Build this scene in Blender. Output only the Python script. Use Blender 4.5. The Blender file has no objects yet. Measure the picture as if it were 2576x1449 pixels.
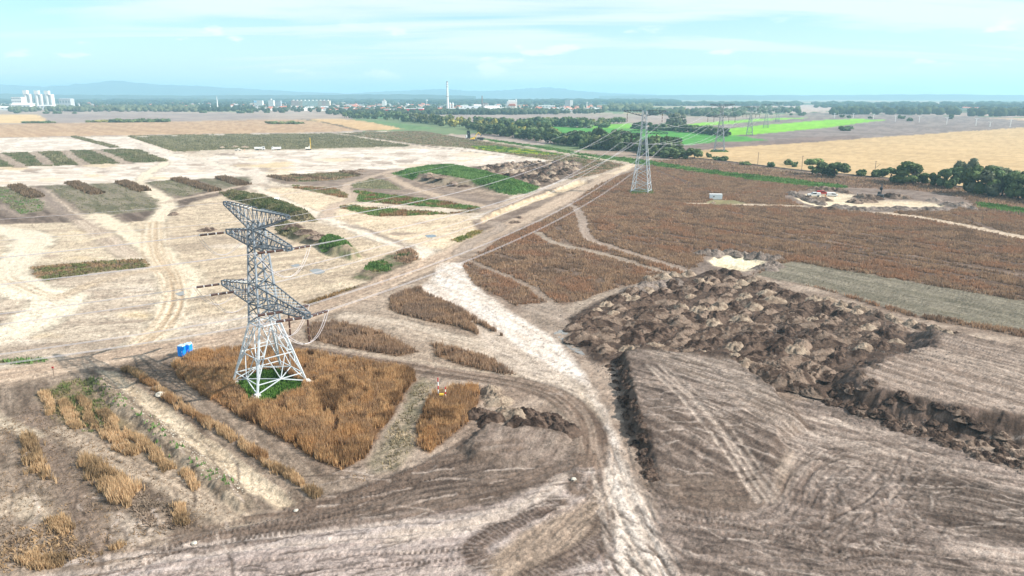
import bpy, bmesh, math, random
import numpy as np
from mathutils import Vector, Matrix
R = math.radians
random.seed(7)
RNG = np.random.default_rng(11)
scn = bpy.context.scene
COL = scn.collection

# ---------------------------------------------------------------- camera, sky, sun, exposure
CAM_H, PITCH, FOV = 50.0, R(14.76), R(70.0)
cam_d = bpy.data.cameras.new('camera')
cam_d.sensor_width = 36.0
cam_d.lens = 18.0 / math.tan(FOV / 2)
cam_d.clip_start = 0.5
cam_d.clip_end = 90000.0
cam = bpy.data.objects.new('camera', cam_d)
cam.location = (0, 0, CAM_H)
cam.rotation_euler = (R(90) - PITCH, 0, 0)
COL.objects.link(cam)
scn.camera = cam

SUN_EL, SUN_AZ = R(38.0), R(100.0)      # azimuth clockwise from +Y (view direction)
sdir = Vector((math.cos(SUN_EL) * math.sin(SUN_AZ), math.cos(SUN_EL) * math.cos(SUN_AZ), math.sin(SUN_EL)))
sun_d = bpy.data.lights.new('sun', 'SUN')
sun_d.energy = 5.0
sun_d.angle = R(0.6)
sun_d.color = (1.0, 0.955, 0.89)
sun = bpy.data.objects.new('sun', sun_d)
sun.rotation_euler = (-sdir).to_track_quat('-Z', 'Y').to_euler()
sun.location = (60, -20, 90)
COL.objects.link(sun)

scn.view_settings.view_transform = 'Standard'
scn.view_settings.look = 'None'
scn.view_settings.exposure = 0.64
scn.view_settings.gamma = 1.0
scn.view_settings.use_curve_mapping = False
try:
    scn.cycles.volume_bounces = 1
except Exception:
    pass

world = bpy.data.worlds.new('World')
scn.world = world
world.use_nodes = True
nt = world.node_tree
nt.nodes.clear()
N = nt.nodes.new
LK = nt.links.new
def wmath(op, a, b=None, clamp=False):
    n = N('ShaderNodeMath'); n.operation = op; n.use_clamp = clamp
    for i, s in enumerate((a, b)):
        if s is None: continue
        if isinstance(s, (int, float)): n.inputs[i].default_value = s
        else: LK(s, n.inputs[i])
    return n.outputs[0]
def wmap(v, a, b, c=0.0, d=1.0):
    n = N('ShaderNodeMapRange'); n.interpolation_type = 'SMOOTHSTEP'
    LK(v, n.inputs[0])
    for i, s in enumerate((a, b, c, d)): n.inputs[i + 1].default_value = s
    return n.outputs[0]
w_out = N('ShaderNodeOutputWorld')
w_bg = N('ShaderNodeBackground'); w_bg.inputs['Strength'].default_value = 0.10
sky = N('ShaderNodeTexSky'); sky.sky_type = 'NISHITA'; sky.sun_disc = False
sky.sun_elevation = SUN_EL; sky.sun_rotation = SUN_AZ
sky.altitude = 100; sky.air_density = 1.0; sky.dust_density = 0.6; sky.ozone_density = 2.2
tc = N('ShaderNodeTexCoord')
sep = N('ShaderNodeSeparateXYZ'); LK(tc.outputs['Generated'], sep.inputs[0])
zc = wmath('MAXIMUM', sep.outputs[2], 0.0)
zz = wmath('ADD', zc, 0.10)
px = wmath('DIVIDE', sep.outputs[0], zz)
py = wmath('DIVIDE', sep.outputs[1], zz)
cmb = N('ShaderNodeCombineXYZ'); LK(px, cmb.inputs[0]); LK(py, cmb.inputs[1])
# high thin streaky cloud
mp = N('ShaderNodeMapping'); LK(cmb.outputs[0], mp.inputs[0])
mp.inputs['Scale'].default_value = (0.42, 1.25, 1.0); mp.inputs['Rotation'].default_value = (0, 0, R(-9)); mp.inputs['Location'].default_value = (2.3, 0.7, 0)
n1 = N('ShaderNodeTexNoise'); n1.inputs['Scale'].default_value = 0.75; n1.inputs['Detail'].default_value = 7; n1.inputs['Roughness'].default_value = 0.55
n1.inputs['Distortion'].default_value = 0.6
LK(mp.outputs[0], n1.inputs['Vector'])
thin = wmap(n1.outputs[0], 0.38, 0.60)
# puffy small clouds low over the horizon
azm = N('ShaderNodeMath'); azm.operation = 'ARCTAN2'; LK(sep.outputs[0], azm.inputs[0]); LK(sep.outputs[1], azm.inputs[1])
cmb2 = N('ShaderNodeCombineXYZ'); LK(azm.outputs[0], cmb2.inputs[0]); LK(wmath('MULTIPLY', zc, 3.3), cmb2.inputs[1])
mp2 = N('ShaderNodeMapping'); LK(cmb2.outputs[0], mp2.inputs[0]); mp2.inputs['Location'].default_value = (1.37, 0.21, 0.4)
n2 = N('ShaderNodeTexNoise'); n2.inputs['Scale'].default_value = 11.0; n2.inputs['Detail'].default_value = 5; n2.inputs['Roughness'].default_value = 0.5
LK(mp2.outputs[0], n2.inputs['Vector'])
puff = wmap(n2.outputs[0], 0.585, 0.66)
band = wmath('MULTIPLY', wmap(sep.outputs[2], 0.012, 0.03), wmap(sep.outputs[2], 0.10, 0.065))
puff = wmath('MULTIPLY', puff, band, True)
mixc = N('ShaderNodeMix'); mixc.data_type = 'RGBA'
veil = wmap(sep.outputs[2], 0.16, 0.0, 0.0, 0.6)
LK(wmath('MAXIMUM', wmath('MULTIPLY', thin, 0.90), veil), mixc.inputs['Factor'])
tint = N('ShaderNodeMix'); tint.data_type = 'RGBA'; tint.blend_type = 'MULTIPLY'; tint.inputs['Factor'].default_value = 1.0
LK(sky.outputs[0], tint.inputs['A']); tint.inputs['B'].default_value = (0.78, 1.10, 1.14, 1)
LK(tint.outputs['Result'], mixc.inputs['A']); mixc.inputs['B'].default_value = (6.5, 6.9, 7.0, 1)
mixp = N('ShaderNodeMix'); mixp.data_type = 'RGBA'
LK(puff, mixp.inputs['Factor']); LK(mixc.outputs['Result'], mixp.inputs['A']); mixp.inputs['B'].default_value = (7.6, 7.6, 7.6, 1)
LK(mixp.outputs['Result'], w_bg.inputs['Color'])
LK(w_bg.outputs[0], w_out.inputs[0])

# ---------------------------------------------------------------- helpers
F_PX = 1288.0 / math.tan(FOV / 2)
SP, CP = math.sin(PITCH), math.cos(PITCH)
def G(u, v, z=0.0):
    """picture position (2576 wide) -> point on the level plane z"""
    yd = v - 724.5
    d = (u - 1288.0, -yd * SP + F_PX * CP, -yd * CP - F_PX * SP)
    t = (z - CAM_H) / d[2]
    return (d[0] * t, d[1] * t, z)
def GA(pts):
    return np.array([G(u, v)[:2] for u, v in pts])
GAIN = np.array([1.50, 1.57, 1.60])
def lin(c):
    c = np.array(c, float) / 255.0
    return np.where(c <= 0.04045, c / 12.92, ((c + 0.055) / 1.055) ** 2.4)
def C(*c):
    """surface colour that reads about like this in full daylight"""
    return np.clip(lin(c) / GAIN, 0.004, 0.85)

def hash2(xi, yi, s):
    h = (xi.astype(np.int64) * 374761393 + yi.astype(np.int64) * 668265263 + s * 974711) & 0xffffffff
    h = ((h ^ (h >> 13)) * 1274126177) & 0xffffffff
    h = (h ^ (h >> 16)) & 0xffffff
    return h / float(0xffffff)
def vnoise(x, y, s=0):
    xi = np.floor(x); yi = np.floor(y)
    fx = x - xi; fy = y - yi
    fx = fx * fx * (3 - 2 * fx); fy = fy * fy * (3 - 2 * fy)
    a = hash2(xi, yi, s); b = hash2(xi + 1, yi, s); c = hash2(xi, yi + 1, s); d = hash2(xi + 1, yi + 1, s)
    return (a * (1 - fx) + b * fx) * (1 - fy) + (c * (1 - fx) + d * fx) * fy
def fbm(x, y, s=0, o=4):
    r = 0; a = 1.0; t = 0
    for i in range(o):
        r = r + a * vnoise(x * 2.03 ** i + 17.3 * i, y * 2.03 ** i - 9.1 * i, s + i * 31)
        t += a; a *= 0.55
    return r / t
def sst(a, b, x):
    t = np.clip((x - a) / (b - a), 0, 1)
    return t * t * (3 - 2 * t)

def put(o, label=None, cat=None, group=None, kind=None):
    if label: o['label'] = label
    if cat: o['category'] = cat
    if group: o['group'] = group
    if kind: o['kind'] = kind
    return o
_LAST = [None]
def link(name, me, parent=None, loc=None, rotz=0.0):
    o = bpy.data.objects.new(name, me)
    COL.objects.link(o); _LAST[0] = o
    if parent is not None: o.parent = parent
    if loc is not None: o.location = loc
    if rotz: o.rotation_euler = (0, 0, rotz)
    return o
def empty(name, loc, rotz=0.0):
    o = link(name, None, None, loc, rotz)
    o.empty_display_size = 0.5
    return o
def np_mesh(name, verts, faces, mat=None, smooth=False, col=None):
    me = bpy.data.meshes.new(name)
    verts = np.asarray(verts, np.float32); faces = np.asarray(faces, np.int32)
    k = faces.shape[1]
    me.vertices.add(len(verts)); me.vertices.foreach_set('co', verts.ravel())
    me.loops.add(faces.size); me.loops.foreach_set('vertex_index', faces.ravel())
    me.polygons.add(len(faces))
    me.polygons.foreach_set('loop_start', np.arange(0, faces.size, k, dtype=np.int32))
    if smooth: me.polygons.foreach_set('use_smooth', np.ones(len(faces), bool))
    if col is not None:
        at = me.color_attributes.new('Col', 'FLOAT_COLOR', 'POINT')
        c4 = np.ones((len(verts), 4), np.float32); c4[:, :3] = col
        at.data.foreach_set('color', c4.ravel())
    me.update(calc_edges=True)
    if mat is not None: me.materials.append(mat)
    return me
class MB:
    """collects simple shapes into one mesh"""
    def __init__(s): s.v = []; s.f = []
    def add(s, vs, fs):
        o = len(s.v); s.v += [tuple(p) for p in vs]; s.f += [tuple(i + o for i in f) for f in fs]; return s
    def box(s, x0, x1, y0, y1, z0, z1):
        return s.add([(x0, y0, z0), (x1, y0, z0), (x1, y1, z0), (x0, y1, z0), (x0, y0, z1), (x1, y0, z1), (x1, y1, z1), (x0, y1, z1)],
                     [(0, 3, 2, 1), (4, 5, 6, 7), (0, 1, 5, 4), (1, 2, 6, 5), (2, 3, 7, 6), (3, 0, 4, 7)])
    def bar(s, p, q, w, h=None):
        p = Vector(p); q = Vector(q); d = (q - p)
        if d.length < 1e-6: return s
        d.normalize()
        ref = Vector((0, 0, 1)) if abs(d.z) < 0.95 else Vector((1, 0, 0))
        a = d.cross(ref).normalized() * (w / 2); b = d.cross(a).normalized() * ((h or w) / 2)
        vs = [p - a - b, p + a - b, p + a + b, p - a + b, q - a - b, q + a - b, q + a + b, q - a + b]
        return s.add(vs, [(0, 3, 2, 1), (4, 5, 6, 7), (0, 1, 5, 4), (1, 2, 6, 5), (2, 3, 7, 6), (3, 0, 4, 7)])
    def tube(s, pts, rad, n=8, cap=True):
        pts = [Vector(p) for p in pts]
        if not hasattr(rad, '__len__'): rad = [rad] * len(pts)
        base = len(s.v); ref = None
        for i, p in enumerate(pts):
            d = (pts[min(i + 1, len(pts) - 1)] - pts[max(i - 1, 0)]).normalized()
            if ref is None: ref = Vector((0, 0, 1)) if abs(d.z) < 0.9 else Vector((1, 0, 0))
            a = d.cross(ref).normalized(); b = d.cross(a).normalized()
            for k in range(n):
                t = 2 * math.pi * k / n
                s.v.append(tuple(p + (a * math.cos(t) + b * math.sin(t)) * rad[i]))
        for i in range(len(pts) - 1):
            for k in range(n):
                a0 = base + i * n + k; a1 = base + i * n + (k + 1) % n
                s.f.append((a0, a1, a1 + n, a0 + n))
        if cap:
            s.f.append(tuple(base + k for k in range(n))[::-1]); s.f.append(tuple(base + (len(pts) - 1) * n + k for k in range(n)))
        return s
    def prism(s, prof, y0, y1):
        """x-z outline swept along y"""
        n = len(prof)
        vs = [(x, y0, z) for x, z in prof] + [(x, y1, z) for x, z in prof]
        fs = [tuple(range(n)), tuple(range(2 * n - 1, n - 1, -1))]
        for i in range(n):
            j = (i + 1) % n; fs.append((i, i + n, j + n, j))
        return s.add(vs, fs)
    def mesh(s, name, mat, smooth=False):
        me = bpy.data.meshes.new(name); me.from_pydata(s.v, [], s.f); me.materials.append(mat)
        if smooth:
            for p in me.polygons: p.use_smooth = True
        bm = bmesh.new(); bm.from_mesh(me); bmesh.ops.recalc_face_normals(bm, faces=bm.faces); bm.to_mesh(me); bm.free()
        return me
    def obj(s, name, mat, parent=None, loc=None, rotz=0.0, smooth=False):
        return link(name, s.mesh(name, mat, smooth), parent, loc, rotz)
def clone(o, parent=None):
    c = o.copy(); COL.objects.link(c); c.parent = parent
    for ch in o.children: clone(ch, c)
    return c

# ---------------------------------------------------------------- materials
def mat_plain(name, col, rough=0.8, metal=0.0, noise=0.0, nscale=3.0, spec=0.3):
    m = bpy.data.materials.new(name); m.use_nodes = True
    t = m.node_tree; b = t.nodes['Principled BSDF']
    b.inputs['Roughness'].default_value = rough; b.inputs['Metallic'].default_value = metal
    b.inputs['Specular IOR Level'].default_value = spec
    c = tuple(float(x) for x in col) + (1,)
    if noise:
        tcn = t.nodes.new('ShaderNodeTexCoord'); nn = t.nodes.new('ShaderNodeTexNoise'); nn.inputs['Scale'].default_value = nscale; nn.inputs['Detail'].default_value = 6
        t.links.new(tcn.outputs['Object'], nn.inputs['Vector'])
        r = t.nodes.new('ShaderNodeMapRange'); t.links.new(nn.outputs[0], r.inputs[0])
        r.inputs[1].default_value = 0.25; r.inputs[2].default_value = 0.75; r.inputs[3].default_value = 1 - noise; r.inputs[4].default_value = 1 + noise
        vm = t.nodes.new('ShaderNodeVectorMath'); vm.operation = 'SCALE'; vm.inputs[0].default_value = c[:3]; t.links.new(r.outputs[0], vm.inputs['Scale'])
        t.links.new(vm.outputs[0], b.inputs['Base Color'])
    else: b.inputs['Base Color'].default_value = c
    return m
def mat_soil(name, bump=0.8, scales=((0.35, 0.14), (2.0, 0.14), (5.0, 0.32), (11.0, 0.25)), rough=0.95, bdist=0.25, bscale=1.6):
    """colour from the mesh, with fine procedural variation and relief"""
    m = bpy.data.materials.new(name); m.use_nodes = True
    t = m.node_tree; b = t.nodes['Principled BSDF']; b.inputs['Roughness'].default_value = rough; b.inputs['Specular IOR Level'].default_value = 0.12
    at = t.nodes.new('ShaderNodeVertexColor'); at.layer_name = 'Col'
    geo = t.nodes.new('ShaderNodeNewGeometry')
    cur = at.outputs[0]
    for sc, am in scales:
        nn = t.nodes.new('ShaderNodeTexNoise'); nn.inputs['Scale'].default_value = sc; nn.inputs['Detail'].default_value = 5; nn.inputs['Roughness'].default_value = 0.65
        t.links.new(geo.outputs['Position'], nn.inputs['Vector'])
        r = t.nodes.new('ShaderNodeMapRange'); t.links.new(nn.outputs[0], r.inputs[0])
        r.inputs[1].default_value = 0.3; r.inputs[2].default_value = 0.7; r.inputs[3].default_value = 1 - am; r.inputs[4].default_value = 1 + am
        vm = t.nodes.new('ShaderNodeVectorMath'); vm.operation = 'SCALE'; t.links.new(cur, vm.inputs[0]); t.links.new(r.outputs[0], vm.inputs['Scale'])
        cur = vm.outputs[0]
    t.links.new(cur, b.inputs['Base Color'])
    if bump:
        nb = t.nodes.new('ShaderNodeTexNoise'); nb.inputs['Scale'].default_value = bscale; nb.inputs['Detail'].default_value = 6; nb.inputs['Roughness'].default_value = 0.7
        t.links.new(geo.outputs['Position'], nb.inputs['Vector'])
        bp = t.nodes.new('ShaderNodeBump'); bp.inputs['Strength'].default_value = bump; bp.inputs['Distance'].default_value = bdist
        t.links.new(nb.outputs[0], bp.inputs['Height']); t.links.new(bp.outputs[0], b.inputs['Normal'])
    return m
def mat_leaf(name, attr=True, col=(0.06, 0.09, 0.03), trans=0.25, var=0.35):
    m = bpy.data.materials.new(name); m.use_nodes = True
    t = m.node_tree; t.nodes.clear()
    out = t.nodes.new('ShaderNodeOutputMaterial'); dif = t.nodes.new('ShaderNodeBsdfDiffuse'); tr = t.nodes.new('ShaderNodeBsdfTranslucent'); mx = t.nodes.new('ShaderNodeMixShader')
    mx.inputs[0].default_value = trans
    if attr:
        at = t.nodes.new('ShaderNodeVertexColor'); at.layer_name = 'Col'; src = at.outputs[0]
    else:
        rgb = t.nodes.new('ShaderNodeRGB'); rgb.outputs[0].default_value = (*col, 1); src = rgb.outputs[0]
    oi = t.nodes.new('ShaderNodeObjectInfo'); r = t.nodes.new('ShaderNodeMapRange'); t.links.new(oi.outputs['Random'], r.inputs[0])
    r.inputs[3].default_value = 1 - var; r.inputs[4].default_value = 1 + var
    vm = t.nodes.new('ShaderNodeVectorMath'); vm.operation = 'SCALE'; t.links.new(src, vm.inputs[0]); t.links.new(r.outputs[0], vm.inputs['Scale'])
    t.links.new(vm.outputs[0], dif.inputs[0]); t.links.new(vm.outputs[0], tr.inputs[0])
    t.links.new(dif.outputs[0], mx.inputs[1]); t.links.new(tr.outputs[0], mx.inputs[2]); t.links.new(mx.outputs[0], out.inputs[0])
    return m
M_SOIL = mat_soil('bare_soil')
M_FIELD = mat_soil('field_soil', bump=0.3, scales=((0.06, 0.10), (0.5, 0.10)), bscale=0.4)
M_HEAP = mat_soil('heap_soil', bump=1.0, scales=((0.5, 0.25), (2.5, 0.28), (8.0, .25)), bdist=0.35, bscale=2.6)
M_VEG = mat_leaf('stalks', var=0.0, trans=0.3)
# ---------------------------------------------------------------- the ground: one sheet, cut along the edges of fields, plots, roads and tracks
LAYERS = []
INFO = {}          # piece name -> (object name, label, category, material)
def region(key, name, label, cat, mat=None):
    INFO[key] = (name, label, cat, mat)
def poly(key, pts, c1, c2=None, nz=(9, 9, 0), soft=0.5, jit=1.0, z=0.0, zs=1.0, zr=0.0, a=1.0, rim=None, fade=None):
    LAYERS.append(dict(t='p', rim=rim, fade=fade, key=key, w=GA(pts), c1=c1, c2=c1 * 0.85 if c2 is None else c2, nz=nz, soft=soft, jit=jit, z=z, zs=zs, zr=zr, a=a))
def line(key, pts, wd, c1, c2=None, soft=0.6, jit=1.0, z=0.0, a=1.0, st=(0.55, 30), cleat=0.0):
    LAYERS.append(dict(t='l', key=key, w=GA(pts), wd=wd, c1=c1, c2=c1 * 0.82 if c2 is None else c2, soft=soft, jit=jit, z=z, a=a, st=st, cleat=cleat))
def smooth_path(pts, n=6):
    p = [np.array(q, float) for q in pts]; p = [2 * p[0] - p[1]] + p + [2 * p[-1] - p[-2]]
    out = []
    for i in range(1, len(p) - 2):
        for k in range(n):
            t = k / n
            out.append(0.5 * ((2 * p[i]) + (-p[i - 1] + p[i + 1]) * t + (2 * p[i - 1] - 5 * p[i] + 4 * p[i + 1] - p[i + 2]) * t * t + (-p[i - 1] + 3 * p[i] - 3 * p[i + 1] + p[i + 2]) * t ** 3))
    out.append(p[-2])
    return out
def bundle(key, pts, n, spread, c1, wd=0.45, a=0.5, z=-0.05, gauge=2.2, seed=0, cleat=0.0, jig=6):
    """n wheel-track pairs wandering round a guide line"""
    rr = random.Random(seed)
    for i in range(n):
        off = rr.uniform(-1, 1) * spread
        q = []
        for k, (u, v) in enumerate(pts):
            q.append((u + off * 12 + rr.uniform(-jig, jig), v + rr.uniform(-jig, jig) * 0.5))
        q = smooth_path(q, 4)
        w = GA(q); d = np.gradient(w, axis=0); nn = np.stack([-d[:, 1], d[:, 0]], 1) / (np.linalg.norm(d, axis=1)[:, None] + 1e-6)
        for sgn in (-1, 1):
            LAYERS.append(dict(t='l', key=key, w=w + nn * sgn * gauge / 2, wd=wd, c1=c1, c2=c1 * 0.9, soft=0.18, jit=0.3, z=z, a=a * rr.uniform(0.6, 1.0), st=(0.4, 8), cleat=cleat))

# colours
SAND, SAND2 = C(228, 213, 191), C(198, 181, 160)
SANDY = C(238, 214, 172)
PALE, PALE2 = C(243, 228, 208), C(226, 208, 186)
DIRT, DIRT2 = C(186, 168, 150), C(152, 134, 118)
GREY, GREY2 = C(200, 186, 177), C(172, 155, 145)
ROAD, ROAD2 = C(212, 190, 166), C(188, 166, 144)
BROWN, BROWN2 = C(140, 122, 108), C(112, 96, 84)
DARK, DARK2 = C(106, 88, 76), C(86, 70, 60)
REED, REED2 = C(136, 116, 100), C(118, 100, 86)
OLIVE, OLIVE2 = C(142, 136, 104), C(120, 114, 90)
GREEN, GREEN2 = C(98, 142, 76), C(84, 122, 66)
region('ground', 'ground', 'bare tan earth of the building site, scored by tyre tracks', 'ground', 'M_SOIL')
region('sand', 'sand_ground', 'pale sand of the stripped building plots', 'ground', 'M_SOIL')
region('road', 'dirt_road', 'straight pale dirt haul road crossing the site under the power line', 'road', 'M_SOIL')
region('haul', 'dirt_road', 'pale curved haul road sweeping past the dumped earth heaps', 'road', 'M_SOIL')
region('track', 'dirt_track', 'narrow worn tracks between the plots and brown weeds', 'track', 'M_SOIL')
region('wet', 'dirt_track', 'dark damp earth track bending round the small spoil pile', 'track', 'M_SOIL')
region('dark', 'bare_earth', 'dark freshly turned earth with tyre marks', 'ground', 'M_SOIL')
region('plot', 'weedy_ground', 'grey green weedy plots left between the stripped sand strips', 'ground', 'M_SOIL')
region('reed', 'weed_field', 'ground of the wide brown field of dried weeds', 'field', 'M_SOIL')
region('bank', 'terrace', 'flattened grey topsoil terrace with long tyre streaks and a dark steep edge', 'terrace', 'M_SOIL')
region('bank2', 'terrace', 'long high topsoil terrace with a dark ragged bank behind the heaps', 'terrace', 'M_SOIL')
region('farland', 'plain', 'hazy far plain with fields and woods', 'plain', 'M_FIELD')
region('stub', 'stubble_field', 'tan harvested field beyond the building site', 'field', 'M_FIELD')
region('gold1', 'grain_field', 'small golden field far beyond the site, near the silos', 'field', 'M_FIELD')
region('gold2', 'grain_field', 'golden wedge field between the stubble and the green strip', 'field', 'M_FIELD')
region('gold3', 'grain_field', 'big golden yellow field beside the railway', 'field', 'M_FIELD')
region('mauve1', 'ploughed_field', 'grey mauve ploughed land before the town', 'field', 'M_FIELD')
region('mauve2', 'ploughed_field', 'dark ploughed land behind the golden field', 'field', 'M_FIELD')
region('green1', 'crop_field', 'deep green crop field behind the tree belt', 'field', 'M_FIELD')
region('green2', 'crop_field', 'vivid lime green strip field under the pylons', 'field', 'M_FIELD')
region('green3', 'crop_field', 'dull green strip beside the tree belt', 'field', 'M_FIELD')
region('belt', 'grass_strip', 'green weed strip running beside the brown field', 'grass', 'M_SOIL')
region('ballast', 'rail_bed', 'dark railway bed along the golden field', 'railway', 'M_SOIL')

# -- far plain
poly('mauve1', [(-1500, 268), (-300, 269), (0, 272), (300, 277), (600, 283), (800, 280), (900, 292), (880, 300), (780, 301), (560, 306), (0, 312), (-1500, 320)], C(190, 172, 156), C(176, 158, 144), (120, 20, 20), soft=4, jit=3)
poly('mauve1', [(-1500, 284), (94, 287), (600, 286), (700, 292), (560, 303), (119, 309), (-1500, 316)], C(178, 162, 152), C(166, 150, 142), (120, 20, 20), soft=4, jit=3)
poly('gold1', [(-1500, 283), (0, 288), (94, 288), (121, 308), (0, 310), (-1500, 316)], C(238, 206, 150), C(228, 194, 140), (60, 10, 20), soft=3, jit=2)
poly('stub', [(-1500, 322), (0, 312), (560, 303.5), (700, 300.5), (760, 300), (860, 317), (903, 327.5), (830, 332), (0, 346), (-1500, 362)], C(208, 176, 140), C(190, 157, 124), (90, 5, -51), soft=3, jit=2)
poly('gold2', [(783, 298), (890, 300.5), (960, 312), (1022, 325.5), (903, 327.5), (850, 316), (786, 305.7)], C(224, 190, 140), C(214, 178, 130), (60, 6, -51), soft=3, jit=2)
poly('green3', [(890, 301), (942, 303), (1093, 321), (1099, 326), (1020, 326), (960, 312)], C(120, 152, 100), C(108, 138, 92), (40, 8, -51), soft=3, jit=2)
poly('green3', [(910, 290), (985, 291), (985, 297), (920, 297)], C(110, 160, 105), C(100, 146, 96), soft=3, jit=2)
line('track', [(760, 300), (800, 305), (850, 315), (900, 327), (960, 330)], 7, C(120, 108, 90), soft=2)
poly('mauve1', [(1060, 286), (1233, 290), (1389, 286.5), (1572, 292), (1700, 296), (1880, 293), (2000, 290), (1878, 306), (1600, 316), (1450, 322), (1240, 314), (1060, 300)], C(180, 164, 152), C(166, 150, 140), (120, 12, -51), soft=4, jit=3)
poly('mauve1', [(1650, 271), (1850, 266), (2100, 264), (2200, 272), (2000, 285), (1700, 278)], C(206, 186, 172), C(194, 172, 160), (120, 12, -51), soft=6, jit=4)
poly('mauve2', [(1600, 330), (1850, 300), (2050, 283), (2400, 292), (2650, 298), (3600, 308), (3600, 330), (2576, 326), (2167, 352), (1811, 377), (1680, 386)], C(158, 144, 136), C(138, 124, 118), (140, 9, -51), soft=4, jit=3)
poly('mauve2', [(2050, 283), (2390, 291), (2650, 296), (3600, 304), (3600, 298), (2400, 284), (2150, 279)], C(196, 176, 162), C(184, 164, 150), (120, 9, 20), soft=5, jit=3)
poly('mauve2', [(2460, 296), (2600, 297), (3600, 306), (3600, 316), (2600, 305)], C(216, 188, 158), None, soft=5, jit=3)
poly('green2', [(1730, 312), (1811, 305), (1930, 298), (2033, 295.7), (2033, 297), (1930, 303), (1811, 314), (1740, 319)], C(150, 212, 70), C(138, 198, 62), (60, 8, -51), soft=3, jit=2)
poly('green2', [(1800, 326), (1930, 314), (2078, 302), (2152, 299), (2226, 301.6), (2078, 321), (1900, 338), (1811, 341.5), (1760, 338)], C(150, 216, 60), C(138, 202, 54), (60, 8, -51), soft=3, jit=2)
poly('green2', [(1467, 316), (1585, 310), (1600, 322), (1500, 323)], C(140, 204, 78), C(128, 190, 70), (60, 8, -51), soft=3, jit=2)
poly('green1', [(1241, 313.5), (1389, 317), (1493, 322.6), (1598, 325), (1750, 333), (1878, 344), (1935, 353), (1900, 355.5), (1750, 362), (1650, 370), (1560, 366), (1389, 345), (1337, 330)], C(98, 170, 74), C(88, 156, 68), (70, 7, -51), soft=3, jit=2)
poly('mauve2', [(1634, 372), (1811, 357), (1935, 354), (2020, 345), (2167, 340), (2167, 348.5), (2019, 360), (1900, 367), (1811, 374), (1690, 388)], C(150, 130, 120), C(132, 114, 106), (140, 7, -51), soft=3, jit=3)
poly('gold3', [(1680, 392), (1760, 378), (1811, 373), (1900, 366.5), (2019, 359.5), (2167, 348.5), (2345, 336), (2576, 320.6), (3600, 262), (3600, 600), (2576, 492), (2330, 456), (2016, 427), (1811, 403), (1740, 397)], C(220, 190, 142), C(206, 176, 130), (70, 5, -51), soft=2.5, jit=2.5)
# -- stripped site
poly('sand', [(-1500, 368), (0, 347), (420, 340), (830, 333), (1000, 352), (1180, 371), (1330, 392), (1480, 396), (1600, 414), (1490, 456), (1330, 495), (1200, 570), (1100, 645), (900, 735), (620, 845), (300, 895), (0, 945), (-1500, 1200)], SAND, SAND2, (34, 2.6, 20), soft=1.5, jit=1.5)
poly('sand', [(-1500, 352), (0, 348), (330, 344), (480, 400), (650, 380), (900, 376), (1180, 372), (1330, 392), (1380, 408), (1160, 418), (1000, 432), (640, 445), (360, 462), (0, 468), (-1500, 480)], C(247, 235, 218), C(218, 203, 186), (45, 3.5, 20), soft=2, jit=3)
poly('sand', [(-900, 580), (0, 562), (60, 560), (240, 545), (390, 550), (380, 640), (0, 700), (-900, 800)], C(230, 213, 184), C(196, 178, 154), (30, 2.4, 18), soft=2, jit=2)
poly('sand', [(-900, 690), (150, 700), (400, 670), (440, 760), (330, 880), (0, 900), (-900, 990)], C(218, 202, 179), C(178, 161, 142), (22, 2.0, 14), soft=3, jit=3)
poly('sand', [(410, 520), (560, 490), (620, 520), (800, 560), (1000, 600), (1080, 640), (900, 720), (700, 780), (500, 800), (440, 760), (420, 640)], C(224, 205, 176), C(186, 168, 145), (26, 2.0, 30), soft=3, jit=3)
poly('sand', [(640, 470), (730, 472), (860, 498), (880, 510), (1000, 530), (1180, 545), (1210, 570), (1130, 630), (960, 600), (800, 545), (690, 500)], C(240, 220, 188), C(220, 198, 168), (24, 2.2, 40), soft=2, jit=2)
# damp smears in the sand
rs = random.Random(3)
for i in range(240):
    u = rs.uniform(-100, 1150); v = rs.choice([rs.uniform(395, 465), rs.uniform(555, 880), rs.uniform(380, 430)])
    if v > 930 - 0.22 * u and u > 250: continue
    L_ = rs.uniform(10, 30) * (1.7 if v > 555 and rs.random() < .5 else 1); h_ = L_ * rs.uniform(0.06, 0.18); sl = rs.uniform(-0.1, 0.05)
    poly('sand', [(u - L_, v + sl * L_), (u - L_ * .3, v - h_), (u + L_ * .5, v - h_ * .8), (u + L_, v - sl * L_), (u + L_ * .3, v + h_), (u - L_ * .5, v + h_ * .7)], C(188, 168, 148) if rs.random() < 0.6 else C(164, 146, 130), None, (12, 2, 20), soft=1.0, jit=2.5, a=rs.uniform(0.35, 0.8), z=-0.05)
for i in range(70):
    u = rs.uniform(-100, 1250); v = rs.choice([rs.uniform(395, 465), rs.uniform(555, 880), rs.uniform(380, 430)])
    if v > 900 - 0.22 * u and u > 250: continue
    L_ = rs.uniform(14, 60); h_ = L_ * rs.uniform(0.08, 0.16)
    poly('sand', [(u - L_, v), (u - L_ * .3, v - h_), (u + L_ * .5, v - h_ * .8), (u + L_, v), (u + L_ * .3, v + h_), (u - L_ * .5, v + h_ * .7)], PALE if rs.random() < .5 else SANDY, None, (12, 2, 20), soft=2.0, jit=2.5, a=rs.uniform(0.4, 0.9))

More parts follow.
